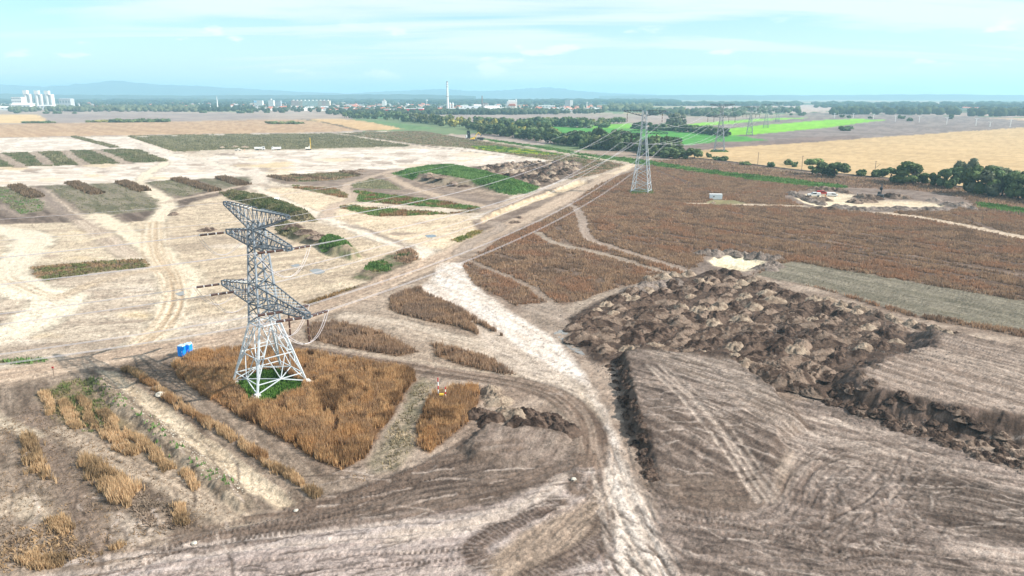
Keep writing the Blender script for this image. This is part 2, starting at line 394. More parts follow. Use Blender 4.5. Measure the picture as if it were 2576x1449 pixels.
# -- right-hand weed field
poly('reed', [(1150, 668), (1195, 640), (1260, 598), (1340, 565), (1430, 520), (1500, 462), (1640, 415), (1660, 420), (2010, 462), (2130, 478), (2330, 505), (2576, 545), (3600, 640), (3600, 1000), (2576, 850), (2300, 800), (2050, 725), (1920, 690), (1800, 700), (1640, 720), (1480, 755), (1400, 770), (1290, 770), (1190, 715)], REED, REED2, (40, 2.2, -56), soft=1.5, jit=2)
poly('reed', [(1180, 352), (1290, 362), (1400, 379), (1500, 398), (1610, 408), (1740, 398), (1811, 405), (2016, 432), (2330, 458), (2576, 496), (3600, 600), (3600, 655), (2576, 548), (2400, 515), (2140, 474), (1892, 447), (1634, 410), (1467, 396), (1389, 378)], C(146, 118, 96), C(128, 102, 84), (50, 2.5, -52), soft=2, jit=2)
poly('belt', [(1190, 345), (1389, 371), (1467, 387), (1601, 399), (1634, 405), (1768, 425), (1892, 440), (2012, 452), (2131, 468), (2140, 474), (2060, 473), (1892, 453), (1768, 436), (1634, 416), (1467, 398), (1389, 378), (1190, 349)], C(112, 148, 84), C(96, 134, 70), (20, 3, -52), soft=1.5, jit=2)
poly('belt', [(2455, 510), (2500, 514), (2576, 526), (3600, 650), (3600, 680), (2576, 540), (2470, 522)], C(108, 148, 84), C(96, 134, 70), (20, 3, -52), soft=1.5, jit=2)
line('ballast', [(1690, 391), (1740, 397), (1811, 404.6), (2016, 430), (2132, 440), (2197, 446), (2330, 459), (2576, 494), (3400, 600)], 6, C(128, 116, 106), C(104, 94, 86), soft=1, z=0.35)
line('reed', [(1690, 394), (1811, 410), (2016, 436), (2132, 447), (2330, 466), (2576, 502)], 7, C(176, 160, 132), C(150, 138, 108), soft=2)
# dark rows in the weed field
for a_, b_ in (((1500, 500), (2576, 665)), ((1811, 530), (2700, 676)), ((1480, 560), (2640, 735)), ((1700, 560), (2700, 720)), ((1540, 600), (2000, 662)), ((1820, 470), (2010, 505)), ((1640, 425), (1760, 470)), ((1480, 530), (2700, 704)), ((2000, 545), (2700, 650)), ((1500, 580), (1960, 650)), ((1290, 600), (1560, 640)), ((2050, 620), (2700, 750))):
    line('reed', [a_, b_], 2.6, C(84, 68, 57), C(100, 80, 67), soft=1.0, jit=2.0, a=0.69)
for a_, b_ in (((1900, 575), (2700, 715)), ((2100, 600), (2700, 690)), ((1600, 505), (1750, 520))):
    line('reed', [a_, b_], 1.6, C(176, 154, 136), C(150, 126, 106), soft=1.0, jit=2.5, a=0.5)
poly('plot', [(1905, 690), (1960, 664), (2000, 658), (2300, 708), (2576, 758), (3300, 890), (3300, 1010), (2576, 835), (2300, 790), (2050, 722)], C(150, 142, 124), C(122, 116, 98), (40, 1.2, -56), soft=1, jit=1.5)
line('track', smooth_path([(1423, 512), (1452, 528), (1466, 555), (1468, 583), (1493, 606), (1572, 632), (1689, 668), (1760, 690), (1830, 694)]), 4.5, C(184, 166, 150), C(160, 142, 126), soft=1)
line('track', smooth_path([(1352, 585), (1368, 598), (1415, 617), (1519, 640), (1624, 672), (1700, 696), (1620, 715), (1540, 735), (1450, 775), (1420, 830)]), 4.0, C(182, 166, 148), C(158, 142, 126), soft=1.2)
line('track', [(1170, 655), (1260, 690), (1340, 725), (1400, 770), (1410, 810)], 3.0, C(176, 158, 140), C(150, 132, 116), soft=1.2)
line('track', [(1355, 590), (1352, 640), (1340, 690)], 1.8, C(110, 90, 74), C(128, 104, 86), soft=1, a=0.7)
line('track', [(1740, 512), (1830, 513), (2012, 519), (2180, 531), (2300, 545), (2420, 566), (2576, 598), (2900, 660)], 7.5, C(226, 206, 180), C(200, 180, 156), soft=1)
line('track', [(1870, 489), (1800, 487), (1740, 470), (1650, 425)], 2.0, C(130, 104, 86), C(110, 88, 72), soft=1, a=.8)
line('track', [(2400, 540), (2440, 556), (2500, 578)], 3.0, C(132, 112, 98), None, soft=1, a=.8)
poly('track', [(1770, 508), (1800, 502), (1850, 503), (1880, 512), (1800, 518)], C(170, 160, 120), C(150, 142, 104), soft=1.5)
# sand pits in the weed field
poly('dark', [(1750, 672), (1770, 640), (1830, 630), (1960, 648), (1950, 668), (1880, 700), (1800, 700), (1700, 702)], C(164, 148, 134), C(140, 124, 112), (6, 4, -56), soft=1.5, jit=2)
poly('sand', [(1778, 657), (1800, 645), (1845, 641), (1925, 656), (1930, 668), (1875, 682), (1800, 670)], C(248, 236, 206), C(232, 216, 180), (8, 3, -56), soft=.8, jit=1.2, z=-0.7, zs=2)
poly('dark', [(1975, 492), (2010, 480), (2140, 472), (2300, 478), (2430, 498), (2450, 520), (2380, 530), (2200, 534), (2060, 526), (2000, 512)], C(158, 142, 130), C(136, 120, 108), (10, 4, -30), soft=2, jit=2)
poly('sand', [(2005, 498), (2030, 487), (2100, 484), (2170, 493), (2130, 500), (2200, 505), (2300, 505), (2370, 513), (2380, 520), (2260, 523), (2120, 522), (2060, 521), (2020, 510)], C(240, 224, 194), C(224, 204, 172), (12, 3, -30), soft=1, jit=1.5, z=-0.5, zs=2)

# -- weedy plots inside the site
for pts in ([(328, 342), (495, 338), (671, 336), (834, 335), (950, 353), (1046, 367.5), (995, 369.7), (864, 372), (786, 374.7), (666, 376.5), (560, 376), (453, 382), (395, 362)],
            [(842, 335), (942, 329.5), (1059, 329), (1130, 341), (1190, 352), (1290, 366), (1390, 385), (1480, 400), (1570, 412), (1560, 420), (1480, 432), (1400, 405), (1275, 387), (1177, 373), (1047, 363), (940, 349)],):
    poly('plot', pts, C(152, 144, 114), C(128, 122, 98), (26, 3, -14), soft=2, jit=2)
poly('plot', [(1330, 410), (1400, 404), (1480, 402), (1570, 414), (1500, 440), (1440, 452), (1360, 440)], C(150, 128, 110), C(138, 128, 100), (18, 4, 30), soft=2, jit=2)
poly('belt', [(1173, 369), (1230, 366), (1310, 374), (1420, 389), (1330, 388), (1240, 381)], C(112, 158, 72), C(140, 170, 64), (10, 4, -10), soft=2, jit=2)
poly('plot', [(0, 385), (86, 382), (182, 378), (349, 374.5), (422, 405.7), (323, 411), (216, 413.5), (146, 417.4), (0, 420), (-400, 425), (-400, 390)], C(136, 132, 104), C(124, 116, 96), (22, 2.5, -51), soft=2, jit=2)
for a_, b_ in (((86, 382), (125, 414)), ((160, 379), (212, 414)), ((242, 377), (322, 412)), ((-10, 385), (55, 421))):
    line('track', [a_, b_], 9, C(190, 172, 152), C(166, 148, 130), soft=1.5)
for a_, b_ in (((186, 344), (290, 371)),):
    line('plot', [a_, b_], 7, C(128, 122, 92), None, soft=1.5)
BLK = [[(-300, 474), (0, 471), (78, 469.5), (99, 476), (125, 507), (104, 533), (49.5, 541), (0, 502), (-300, 510)],
       [(112, 467), (180, 464), (302, 460), (365, 481), (409, 502), (391, 528), (300, 538), (234, 544), (170, 505)],
       [(367, 458), (443, 451), (542, 477), (443, 497), (410, 478)],
       [(492, 450), (643, 443.5), (646, 463), (560, 477)]]
poly('dark', [(-300, 476), (0, 470), (360, 458), (645, 443), (680, 446), (660, 468), (560, 490), (480, 510), (400, 555), (240, 560), (90, 562), (-300, 570)], C(138, 122, 108), C(108, 93, 82), (20, 2.0, -51), soft=2, jit=2)
for pts in BLK: poly('plot', pts, C(148, 138, 118), C(116, 112, 88), (14, 2.5, -51), soft=1.5, jit=2)
line('track', [(40, 470), (99, 478), (150, 520), (200, 548), (260, 590), (330, 640)], 9, C(214, 196, 174), C(184, 166, 146), soft=1.5)
line('track', [(96, 476), (175, 548)], 5, C(160, 144, 130), None, soft=1.5)
line('track', smooth_path([(0, 515), (60, 545), (140, 540), (200, 552)]), 3.5, C(172, 154, 138), None, soft=1.5)
poly('dark', [(664, 445), (744, 439), (859, 431), (910, 425), (1000, 428), (1180, 480), (1280, 500), (1240, 530), (1200, 535), (1090, 515), (990, 500), (890, 480), (800, 470), (700, 462)], C(168, 150, 134), C(140, 124, 110), (14, 3, -20), soft=1.5, jit=2)
for pts in ([(674, 442), (744, 440), (859, 432), (908, 442), (838, 453), (750, 458), (700, 453)],
            [(731, 466), (838, 473), (877, 490), (869, 499), (799, 484), (734, 472)],
            [(877, 458), (929, 447), (974, 455), (1010, 477), (890, 473)],
            [(890, 481), (929, 484), (1099, 505), (1211, 523), (1203, 529), (1047, 518), (893, 506)],
            [(851, 522), (885, 516), (942, 524), (1125, 536), (1164, 529), (1203, 533), (1099, 540), (948, 545)]):
    poly('plot', pts, C(124, 128, 94), C(128, 108, 84), (14, 3, -20), soft=1.2, jit=1.5)
# grassed stockpile and berms (raised)
poly('belt', [(985, 437), (1060, 425), (1120, 421), (1165, 422), (1250, 442), (1352, 470), (1335, 486), (1290, 491), (1230, 480), (1180, 470), (1100, 466), (1040, 452)], C(96, 142, 74), C(84, 126, 66), (14, 4, 0), soft=1, jit=1.2, z=3.2, zs=9, zr=.3)
poly('ground', [(1040, 453), (1060, 447), (1110, 452), (1170, 462), (1220, 474), (1290, 494), (1240, 505), (1180, 488), (1100, 476), (1060, 466)], C(178, 158, 138), C(140, 122, 106), (8, 2, 60), soft=1, jit=1.5, a=.9)
poly('plot', [(548, 486), (604, 488), (669, 501), (740, 522), (785, 545), (798, 557), (760, 558), (700, 542), (640, 522), (585, 502)], C(128, 126, 92), C(150, 136, 108), (8, 3, -40), soft=1, jit=1.2, z=2.4, zs=3.5, zr=.3)
poly('plot', [(690, 562), (730, 562), (790, 590), (830, 612), (800, 622), (740, 606), (700, 590)], C(176, 160, 130), C(140, 132, 96), (6, 3, -40), soft=1, jit=1.2, z=2.2, zs=4, zr=.4)
poly('plot', [(790, 620), (830, 598), (870, 612), (920, 645), (880, 655), (820, 645)], C(168, 150, 128), C(104, 124, 76), (6, 3, -40), soft=1, jit=1.2, z=2.8, zs=4, zr=.4)
poly('plot', [(980, 640), (1030, 622), (1070, 640), (1074, 660), (1040, 690), (960, 712), (880, 700), (930, 670)], C(150, 132, 112), C(120, 124, 88), (6, 3, -40), soft=1.2, jit=1.5, z=.6, zs=3)
poly('plot', [(40, 682), (80, 672), (260, 656), (375, 650), (388, 660), (380, 672), (250, 686), (110, 708), (70, 714)], C(124, 104, 88), C(118, 116, 84), (24, 1.5, 14), soft=1, jit=1.2)
poly('plot', [(-40, 908), (60, 899), (130, 903), (110, 912), (0, 918)], C(128, 124, 92), C(150, 134, 110), soft=1, jit=1.2)
poly('plot', [(760, 760), (860, 730), (940, 706), (955, 714), (870, 745), (790, 772)], C(140, 120, 92), C(118, 104, 78), soft=1, jit=1.2)
poly('plot', [(1135, 605), (1190, 580), (1215, 575), (1210, 590), (1160, 612)], C(126, 128, 84), C(150, 128, 100), soft=1, jit=1.2)
# trench strip beside the main road
poly('dark', [(1185, 560), (1250, 525), (1330, 488), (1420, 465), (1520, 445), (1500, 460), (1440, 485), (1350, 525), (1260, 575), (1200, 580)], C(158, 140, 124), C(130, 112, 98), (12, 2, 45), soft=1, jit=1.5)
poly('sand', [(1195, 556), (1270, 520), (1340, 495), (1400, 473), (1455, 454), (1497, 456), (1440, 474), (1370, 500), (1280, 535), (1210, 562)], C(236, 214, 178), C(206, 184, 154), (14, 2, 45), soft=.8, jit=1.2, z=-1.2, zs=2)
poly('sand', [(1488, 452), (1530, 432), (1575, 414), (1602, 414), (1590, 424), (1540, 446)], C(238, 216, 184), C(214, 192, 164), (14, 2, 45), soft=.8, jit=1.2)
# tracks on the site
for pts, wd, c in (([(0, 352), (300, 345), (620, 338), (830, 334), (1000, 330)], 9, PALE),
                   ([(838, 334), (960, 352), (1046, 366), (1180, 378)], 5, C(232, 214, 192)),
                   ([(1130, 337), (1207, 352), (1330, 370), (1467, 393), (1590, 412)], 7, C(214, 194, 172)),
                   ([(840, 337), (960, 350), (1050, 364), (1190, 382), (1330, 398)], 3, C(120, 104, 90)),
                   ([(420, 408), (520, 398), (640, 388), (800, 384)], 8, PALE),
                   ([(422, 408), (380, 430), (360, 450), (350, 462), (390, 485), (420, 510), (415, 530), (395, 560), (388, 620), (420, 690), (440, 740), (420, 810), (370, 860), (300, 890)], 8, C(248, 232, 204)),
                   ([(340, 350), (420, 385), (500, 400), (600, 430), (650, 445), (652, 475)], 10, PALE),
                   ([(410, 510), (480, 495), (560, 480), (640, 462), (680, 470), (800, 470), (880, 478)], 4.5, C(208, 188, 166)),
                   ([(652, 470), (660, 480), (760, 525), (850, 560), (960, 600), (1060, 630), (1075, 650)], 7, C(247, 232, 210)),
                   ([(870, 565), (960, 590), (1040, 625)], 2.5, C(150, 134, 120)),
                   ([(1000, 428), (950, 440), (880, 462), (870, 478), (892, 490), (880, 505), (835, 520), (820, 545)], 6.5, C(212, 190, 168)),
                   ([(975, 437), (1000, 455), (1060, 480), (1150, 505), (1230, 522)], 8, C(206, 184, 160)),
                   ([(1230, 522), (1290, 505), (1370, 475), (1440, 455), (1560, 426)], 5, C(208, 188, 168)),
                   ([(-200, 560), (0, 580), (80, 600), (60, 640), (20, 680), (60, 730), (150, 750), (60, 820), (-100, 870)], 13, C(250, 236, 210)),
                   ([(150, 750), (240, 715), (330, 690), (400, 676)], 4, C(222, 202, 176)),
                   ([(180, 615), (280, 590), (340, 560), (400, 560)], 4, C(240, 220, 188)),
                   ([(245, 540), (330, 590), (380, 620), (420, 660), (470, 690), (475, 740)], 9, C(246, 229, 200))):
    line('track', smooth_path(pts), wd, c, c * .86, soft=1.4, jit=1.5, a=.92, st=(0.9, 40))
bundle('track', [(388, 560), (392, 640), (430, 700), (440, 760), (410, 820), (350, 870)], 7, 1.6, C(196, 170, 138), a=.6, seed=5, wd=.6)
bundle('sand', [(0, 700), (120, 745), (250, 700), (380, 676)], 4, 2.5, C(206, 184, 154), a=.5, seed=6, wd=.5)
bundle('sand', [(480, 560), (620, 600), (820, 640), (1000, 640)], 5, 4, C(200, 178, 150), a=.4, seed=8, wd=.5)
bundle('sand', [(450, 780), (600, 760), (760, 720), (960, 650)], 6, 4, C(196, 176, 150), a=.45, seed=9, wd=.5)

# -- near ground, left and middle
poly('ground', [(0, 960), (150, 925), (320, 900), (440, 905), (480, 960), (700, 1110), (870, 1210), (820, 1270), (600, 1290), (300, 1400), (0, 1449), (-900, 1700), (-900, 1000)], C(164, 147, 129), C(116, 101, 87), (10, 1.8, -55), soft=1.5, jit=1.5)
poly('reed', [(95, 985), (170, 955), (260, 960), (420, 1130), (560, 1230), (600, 1290), (520, 1250), (420, 1180), (250, 1095), (180, 1090), (120, 1030)], C(150, 132, 106), C(128, 118, 90), (5, 1.4, -55), soft=1, jit=1.2)
poly('dark', [(30, 1060), (90, 1010), (130, 1060), (150, 1100), (220, 1260), (300, 1390), (210, 1420), (140, 1240), (100, 1130)], C(148, 130, 114), C(132, 116, 102), (14, 1.4, -50), soft=1, jit=1)
line('track', [(-40, 1035), (40, 1075), (90, 1095)], 2.6, C(206, 190, 166), None, soft=.6)
line('track', [(150, 1080), (300, 1150), (420, 1210), (520, 1270), (600, 1300)], 5.0, C(198, 180, 158), C(166, 148, 128), soft=.8)
poly('sand', [(247, 928), (290, 940), (400, 1010), (520, 1105), (650, 1195), (760, 1272), (700, 1278), (620, 1235), (480, 1130), (330, 1000), (255, 945)], C(226, 208, 180), C(204, 184, 156), (9, 1.5, -52), soft=.5, jit=.8, z=-.25, zs=1)
poly('ground', [(0, 1250), (80, 1240), (150, 1290), (160, 1320), (0, 1300), (-300, 1290)], C(198, 182, 160), C(168, 150, 130), (5, 1.5, -40), soft=.8, jit=1)
poly('ground', [(275, 1290), (430, 1320), (400, 1370), (300, 1360)], C(206, 190, 172), C(176, 160, 142), (5, 1.5, -40), soft=.8, jit=1)
# dug bank of clods beside the sand strip
poly('ground', [(215, 940), (250, 950), (330, 1010), (470, 1125), (600, 1225), (640, 1270), (600, 1290), (520, 1240), (400, 1140), (280, 1030), (225, 975)], C(180, 164, 142), C(138, 122, 104), (2.5, 1.6, -50), soft=.6, jit=1, z=.7, zs=1.6, zr=.5)
# weed stands
poly('reed', [(432, 918), (470, 892), (620, 880), (760, 884), (900, 905), (1042, 935), (1046, 958), (1000, 1020), (952, 1100), (922, 1150), (862, 1182), (800, 1160), (700, 1100), (600, 1050), (500, 990), (440, 945)], C(134, 102, 72), C(112, 84, 60), (4, 2, -50), soft=.5, jit=.8)
poly('reed', [(1078, 1000), (1130, 975), (1200, 970), (1210, 1000), (1186, 1050), (1130, 1100), (1080, 1140), (1050, 1120), (1050, 1060)], C(134, 102, 72), C(112, 84, 60), (4, 2, -50), soft=.5, jit=.8)
poly('belt', [(590, 965), (650, 935), (700, 930), (765, 965), (760, 985), (700, 1005), (655, 1018), (620, 1000)], C(86, 122, 52), C(76, 108, 46), (3, 2, 0), soft=.5, jit=.6)
poly('ground', [(930, 1160), (970, 1090), (1010, 1020), (1060, 950), (1100, 965), (1052, 1050), (1045, 1130), (1000, 1180), (940, 1190)], C(170, 155, 134), C(132, 124, 102), (3, 1.2, 55), soft=.6, jit=1)
for pts in ([(770, 818), (850, 808), (960, 838), (1052, 885), (1000, 896), (850, 872), (770, 852)],
            [(978, 748), (1050, 725), (1120, 735), (1220, 800), (1345, 888), (1300, 880), (1150, 822), (1050, 802), (980, 778)],
            [(1080, 862), (1150, 878), (1250, 908), (1312, 942), (1270, 946), (1150, 916), (1090, 892)]):
    poly('reed', pts, C(134, 108, 82), C(114, 90, 70), (6, 2, -50), soft=.6, jit=1)
# ground between the roads
poly('ground', [(620, 850), (900, 742), (1060, 672), (1120, 660), (1190, 720), (1300, 800), (1440, 930), (1450, 1000), (1300, 960), (1000, 910), (760, 880)], C(190, 172, 152), C(160, 142, 124), (14, 1.6, -35), soft=1, jit=1)
for pts in ([(770, 818), (850, 808), (960, 838), (1052, 885), (1000, 896), (850, 872), (770, 852)],
            [(978, 748), (1050, 725), (1120, 735), (1220, 800), (1345, 888), (1300, 880), (1150, 822), (1050, 802), (980, 778)],
            [(1080, 862), (1150, 878), (1250, 908), (1312, 942), (1270, 946), (1150, 916), (1090, 892)]):
    poly('reed', pts, C(134, 108, 82), C(114, 90, 70), (6, 2, -50), soft=.6, jit=1)
poly('ground', [(1300, 765), (1390, 760), (1440, 790), (1430, 850), (1480, 900), (1430, 880), (1350, 820)], C(178, 162, 146), C(158, 142, 126), (6, 2, -50), soft=1, jit=1)
# -- the straight main road
line('road', smooth_path([(-500, 1030), (0, 950), (140, 925), (300, 896), (470, 870), (620, 840), (760, 798), (900, 742), (1020, 690), (1120, 645), (1230, 590), (1330, 545), (1420, 500), (1470, 472), (1540, 440)]), 10, ROAD, ROAD2, soft=1.2, jit=1.2, st=(0.8, 45), z=.05)
bundle('road', [(-100, 965), (300, 895), (620, 840), (900, 742), (1120, 645), (1330, 545)], 6, 0.6, C(186, 164, 142), a=.5, seed=12, wd=.5)
line('track', smooth_path([(1150, 640), (1200, 600), (1260, 575), (1240, 560), (1200, 555)]), 5, C(186, 168, 150), None, soft=1)
# -- curved pale haul road
poly('haul', [(1060, 735), (1110, 660), (1160, 660), (1190, 715), (1290, 790), (1390, 850), (1440, 900), (1480, 960), (1520, 1020), (1550, 1110), (1590, 1210), (1640, 1300), (1720, 1449), (1800, 1600), (1500, 1600), (1540, 1449), (1520, 1330), (1510, 1200), (1500, 1100), (1470, 1030), (1410, 960), (1340, 910), (1240, 830), (1150, 775)], C(246, 235, 222), C(222, 207, 190), (10, 1.4, -62), soft=.9, jit=1)
line('track', smooth_path([(880, 795), (1000, 815), (1100, 845), (1200, 870), (1310, 915), (1420, 980), (1470, 1050)]), 7, C(214, 198, 178), C(188, 170, 150), soft=1, st=(0.5, 25))
poly('haul', [(1180, 800), (1340, 895), (1440, 960), (1480, 1040), (1440, 1010), (1380, 980), (1250, 920)], C(216, 200, 182), C(196, 180, 162), (8, 1.2, -50), soft=1, jit=1)
line('wet', smooth_path([(740, 872), (900, 897), (1100, 932), (1290, 960), (1390, 990), (1450, 1030), (1485, 1085), (1490, 1140), (1470, 1185), (1448, 1232)]), 5.0, C(142, 122, 106), C(104, 88, 76), soft=.5, jit=.5, st=(0.6, 14))
line('track', smooth_path([(740, 862), (900, 886), (1100, 918), (1300, 945)]), 1.2, C(206, 188, 166), None, soft=.4, a=.8)
bundle('wet', [(760, 876), (1000, 915), (1290, 960), (1400, 995), (1460, 1050), (1480, 1140)], 4, .7, C(186, 168, 150), a=.5, seed=14, wd=.35, z=0)
# -- foreground apron
poly('ground', [(240, 1449), (600, 1330), (900, 1290), (1100, 1270), (1300, 1230), (1400, 1180), (1500, 1180), (1560, 1449), (1560, 1900), (-900, 1900), (-900, 1760)], GREY, GREY2, (20, 1.5, 10), soft=.8, jit=.8)
poly('ground', [(300, 1420), (600, 1330), (900, 1280), (1200, 1190), (1300, 1150), (1440, 1190), (1400, 1210), (1250, 1270), (1000, 1300), (700, 1350)], C(156, 140, 127), C(104, 90, 80), (12, .9, 15), soft=.8, jit=.8)
poly('dark', [(700, 1290), (880, 1230), (1000, 1190), (1150, 1130), (1215, 1075), (1300, 1085), (1440, 1100), (1445, 1180), (1400, 1205), (1200, 1270), (950, 1290), (800, 1310)], C(138, 122, 109), C(94, 81, 72), (7, 0.8, 20), soft=.8, jit=.8)
# small flattened spoil pile with a steep left edge
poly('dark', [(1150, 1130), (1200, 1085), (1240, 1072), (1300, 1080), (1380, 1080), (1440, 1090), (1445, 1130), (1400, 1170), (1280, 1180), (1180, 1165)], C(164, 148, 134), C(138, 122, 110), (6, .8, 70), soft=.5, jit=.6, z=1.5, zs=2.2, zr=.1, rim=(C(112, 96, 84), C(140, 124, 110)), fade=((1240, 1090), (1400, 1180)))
line('dark', [(620, 1300), (760, 1285), (900, 1235), (1020, 1190), (1120, 1140), (1200, 1090)], .9, C(104, 86, 74), C(128, 110, 96), soft=.4, jit=.9, a=.85, z=.12)
line('dark', [(280, 1420), (480, 1350), (640, 1325), (800, 1285)], .8, C(116, 100, 88), C(140, 122, 108), soft=.4, jit=.9, a=.7, z=.1)
for sd, pts in ((20, [(250, 1440), (480, 1350), (700, 1310), (900, 1260), (1100, 1190)]), (21, [(500, 1380), (800, 1320), (1050, 1280), (1250, 1230), (1400, 1170)]), (22, [(700, 1290), (950, 1235), (1150, 1160), (1300, 1130)])):
    bundle('dark', pts, 5, 2.0, C(128, 110, 96), a=.55, seed=sd, wd=.5, cleat=.5)
bundle('ground', [(100, 1440), (600, 1370), (1000, 1330), (1300, 1290)], 6, 4, C(206, 192, 180), a=.4, seed=25, wd=.7)
bundle('ground', [(100, 1500), (700, 1420), (1200, 1400)], 4, 5, C(160, 144, 132), a=.4, seed=26, wd=.5, cleat=.8)
poly('ground', [(560, 1449), (900, 1380), (1180, 1370), (1200, 1449), (1100, 1600), (500, 1600)], C(200, 184, 174), C(184, 168, 158), (10, 1.2, 8), soft=1.5, jit=1)
line('haul', smooth_path([(1420, 1205), (1380, 1240), (1300, 1280), (1180, 1320), (1000, 1350)]), 2.6, C(222, 206, 192), C(206, 190, 174), soft=.8, a=.9)
# dark turning loops
line('dark', smooth_path([(1400, 1265), (1320, 1300), (1240, 1340), (1195, 1375), (1205, 1410), (1270, 1420), (1400, 1385)]), 3.0, C(92, 77, 67), C(128, 110, 97), soft=.4, jit=.5, a=.95, cleat=.3)
poly('ground', [(1240, 1400), (1300, 1340), (1440, 1280), (1520, 1220), (1540, 1300), (1500, 1350), (1400, 1400), (1300, 1470), (1220, 1500)], C(186, 166, 146), C(160, 142, 124), (8, .8, 48), soft=.7, jit=.7)
line('dark', smooth_path([(1530, 1300), (1490, 1370), (1420, 1410), (1330, 1460), (1280, 1530)]), 3.4, C(96, 81, 71), C(134, 117, 103), soft=.5, jit=.6, a=.92, cleat=.25)
line('dark', smooth_path([(1440, 1195), (1436, 1225), (1450, 1240), (1480, 1225), (1490, 1200)]), 1.8, C(120, 102, 88), None, soft=.5, a=.9)
bundle('haul', [(1500, 1150), (1490, 1230), (1400, 1330), (1300, 1420)], 7, 2.2, C(150, 132, 116), a=.5, seed=30, wd=.3)
bundle('haul', [(1540, 1120), (1570, 1230), (1620, 1340), (1680, 1460)], 9, 1.6, C(176, 158, 142), a=.55, seed=31, wd=.35)
bundle('haul', [(1530, 1180), (1560, 1300), (1580, 1460)], 6, 2.0, C(236, 222, 206), a=.5, seed=32, wd=.4, z=0)

# -- right: stockpile, terraces
poly('ground', [(1640, 1230), (1700, 1260), (1850, 1290), (1980, 1240), (2050, 1100), (2000, 1010), (2100, 1000), (2300, 1080), (2576, 1190), (3600, 1500), (3600, 1900), (1820, 1900), (1700, 1449), (1640, 1320)], C(168, 152, 140), C(108, 95, 86), (8, 1.1, -24), soft=1, jit=1)
poly('ground', [(1960, 1060), (2060, 1030), (2260, 1090), (2480, 1180), (2576, 1230), (2400, 1220), (2150, 1180), (2020, 1200), (1980, 1120)], C(196, 180, 165), C(142, 126, 114), (8, 1.0, -30), soft=1.2, jit=1.5)
poly('dark', [(2250, 1180), (2400, 1200), (2576, 1240), (2700, 1290), (2700, 1400), (2576, 1370), (2400, 1330), (2300, 1270)], C(122, 108, 97), C(82, 71, 63), (10, .8, -18), soft=1.2, jit=1.5)
poly('dark', [(1690, 1310), (1850, 1320), (2000, 1330), (2200, 1350), (2400, 1350), (2576, 1420), (2576, 1560), (2200, 1500), (1900, 1460), (1760, 1420)], C(150, 135, 124), C(94, 81, 73), (7, .8, -22), soft=1.5, jit=1.5)
poly('ground', [(2380, 1380), (2480, 1370), (2576, 1400), (2700, 1450), (2700, 1500), (2500, 1440)], C(206, 190, 176), C(178, 160, 146), (5, .8, -22), soft=1, jit=1)
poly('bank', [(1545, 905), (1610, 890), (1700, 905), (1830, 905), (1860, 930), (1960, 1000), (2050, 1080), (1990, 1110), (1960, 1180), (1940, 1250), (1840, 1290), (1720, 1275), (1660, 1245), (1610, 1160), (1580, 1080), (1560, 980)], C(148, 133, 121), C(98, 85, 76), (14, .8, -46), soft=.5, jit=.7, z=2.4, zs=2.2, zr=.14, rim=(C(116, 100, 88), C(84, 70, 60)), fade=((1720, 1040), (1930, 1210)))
poly('bank', [(1610, 900), (1700, 905), (1830, 930), (1930, 1010), (2010, 1075), (1980, 1090), (1880, 1060), (1760, 990), (1640, 930)], C(196, 180, 164), C(118, 103, 91), (16, .6, -46), soft=1.2, jit=1, a=.85)
poly('bank', [(1640, 1180), (1720, 1200), (1900, 1190), (1950, 1210), (1920, 1270), (1800, 1290), (1690, 1265)], C(136, 120, 106), C(112, 96, 84), (6, 1, 0), soft=1.2, jit=1.2, a=.8)
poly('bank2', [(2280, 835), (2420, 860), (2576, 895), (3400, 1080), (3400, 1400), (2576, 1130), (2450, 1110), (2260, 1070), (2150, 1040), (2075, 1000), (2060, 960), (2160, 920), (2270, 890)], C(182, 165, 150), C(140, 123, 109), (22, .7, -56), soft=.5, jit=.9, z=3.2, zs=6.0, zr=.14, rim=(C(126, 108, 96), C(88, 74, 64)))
bundle('bank', [(1640, 950), (1760, 1060), (1860, 1170), (1930, 1260)], 3, 2, C(206, 190, 174), a=.75, seed=40, wd=.55, z=-.05)
bundle('bank', [(1600, 985), (1740, 1010), (1900, 1070), (1980, 1100)], 6, 3, C(196, 178, 162), a=.5, seed=41, wd=.35)
bundle('bank', [(1600, 1060), (1720, 1080), (1900, 1090)], 7, 3.5, C(116, 100, 88), a=.5, seed=42, wd=.35, cleat=.5)
bundle('bank', [(1660, 930), (1800, 980), (1960, 1080)], 7, 3.0, C(120, 106, 94), a=.6, seed=43, wd=.3)
bundle('bank2', [(2300, 850), (2600, 920), (2900, 1000)], 9, 7, C(142, 126, 112), a=.55, seed=44, wd=.5)
bundle('bank2', [(2250, 900), (2576, 990), (2900, 1080)], 6, 5, C(206, 188, 170), a=.5, seed=45, wd=.5, z=0)
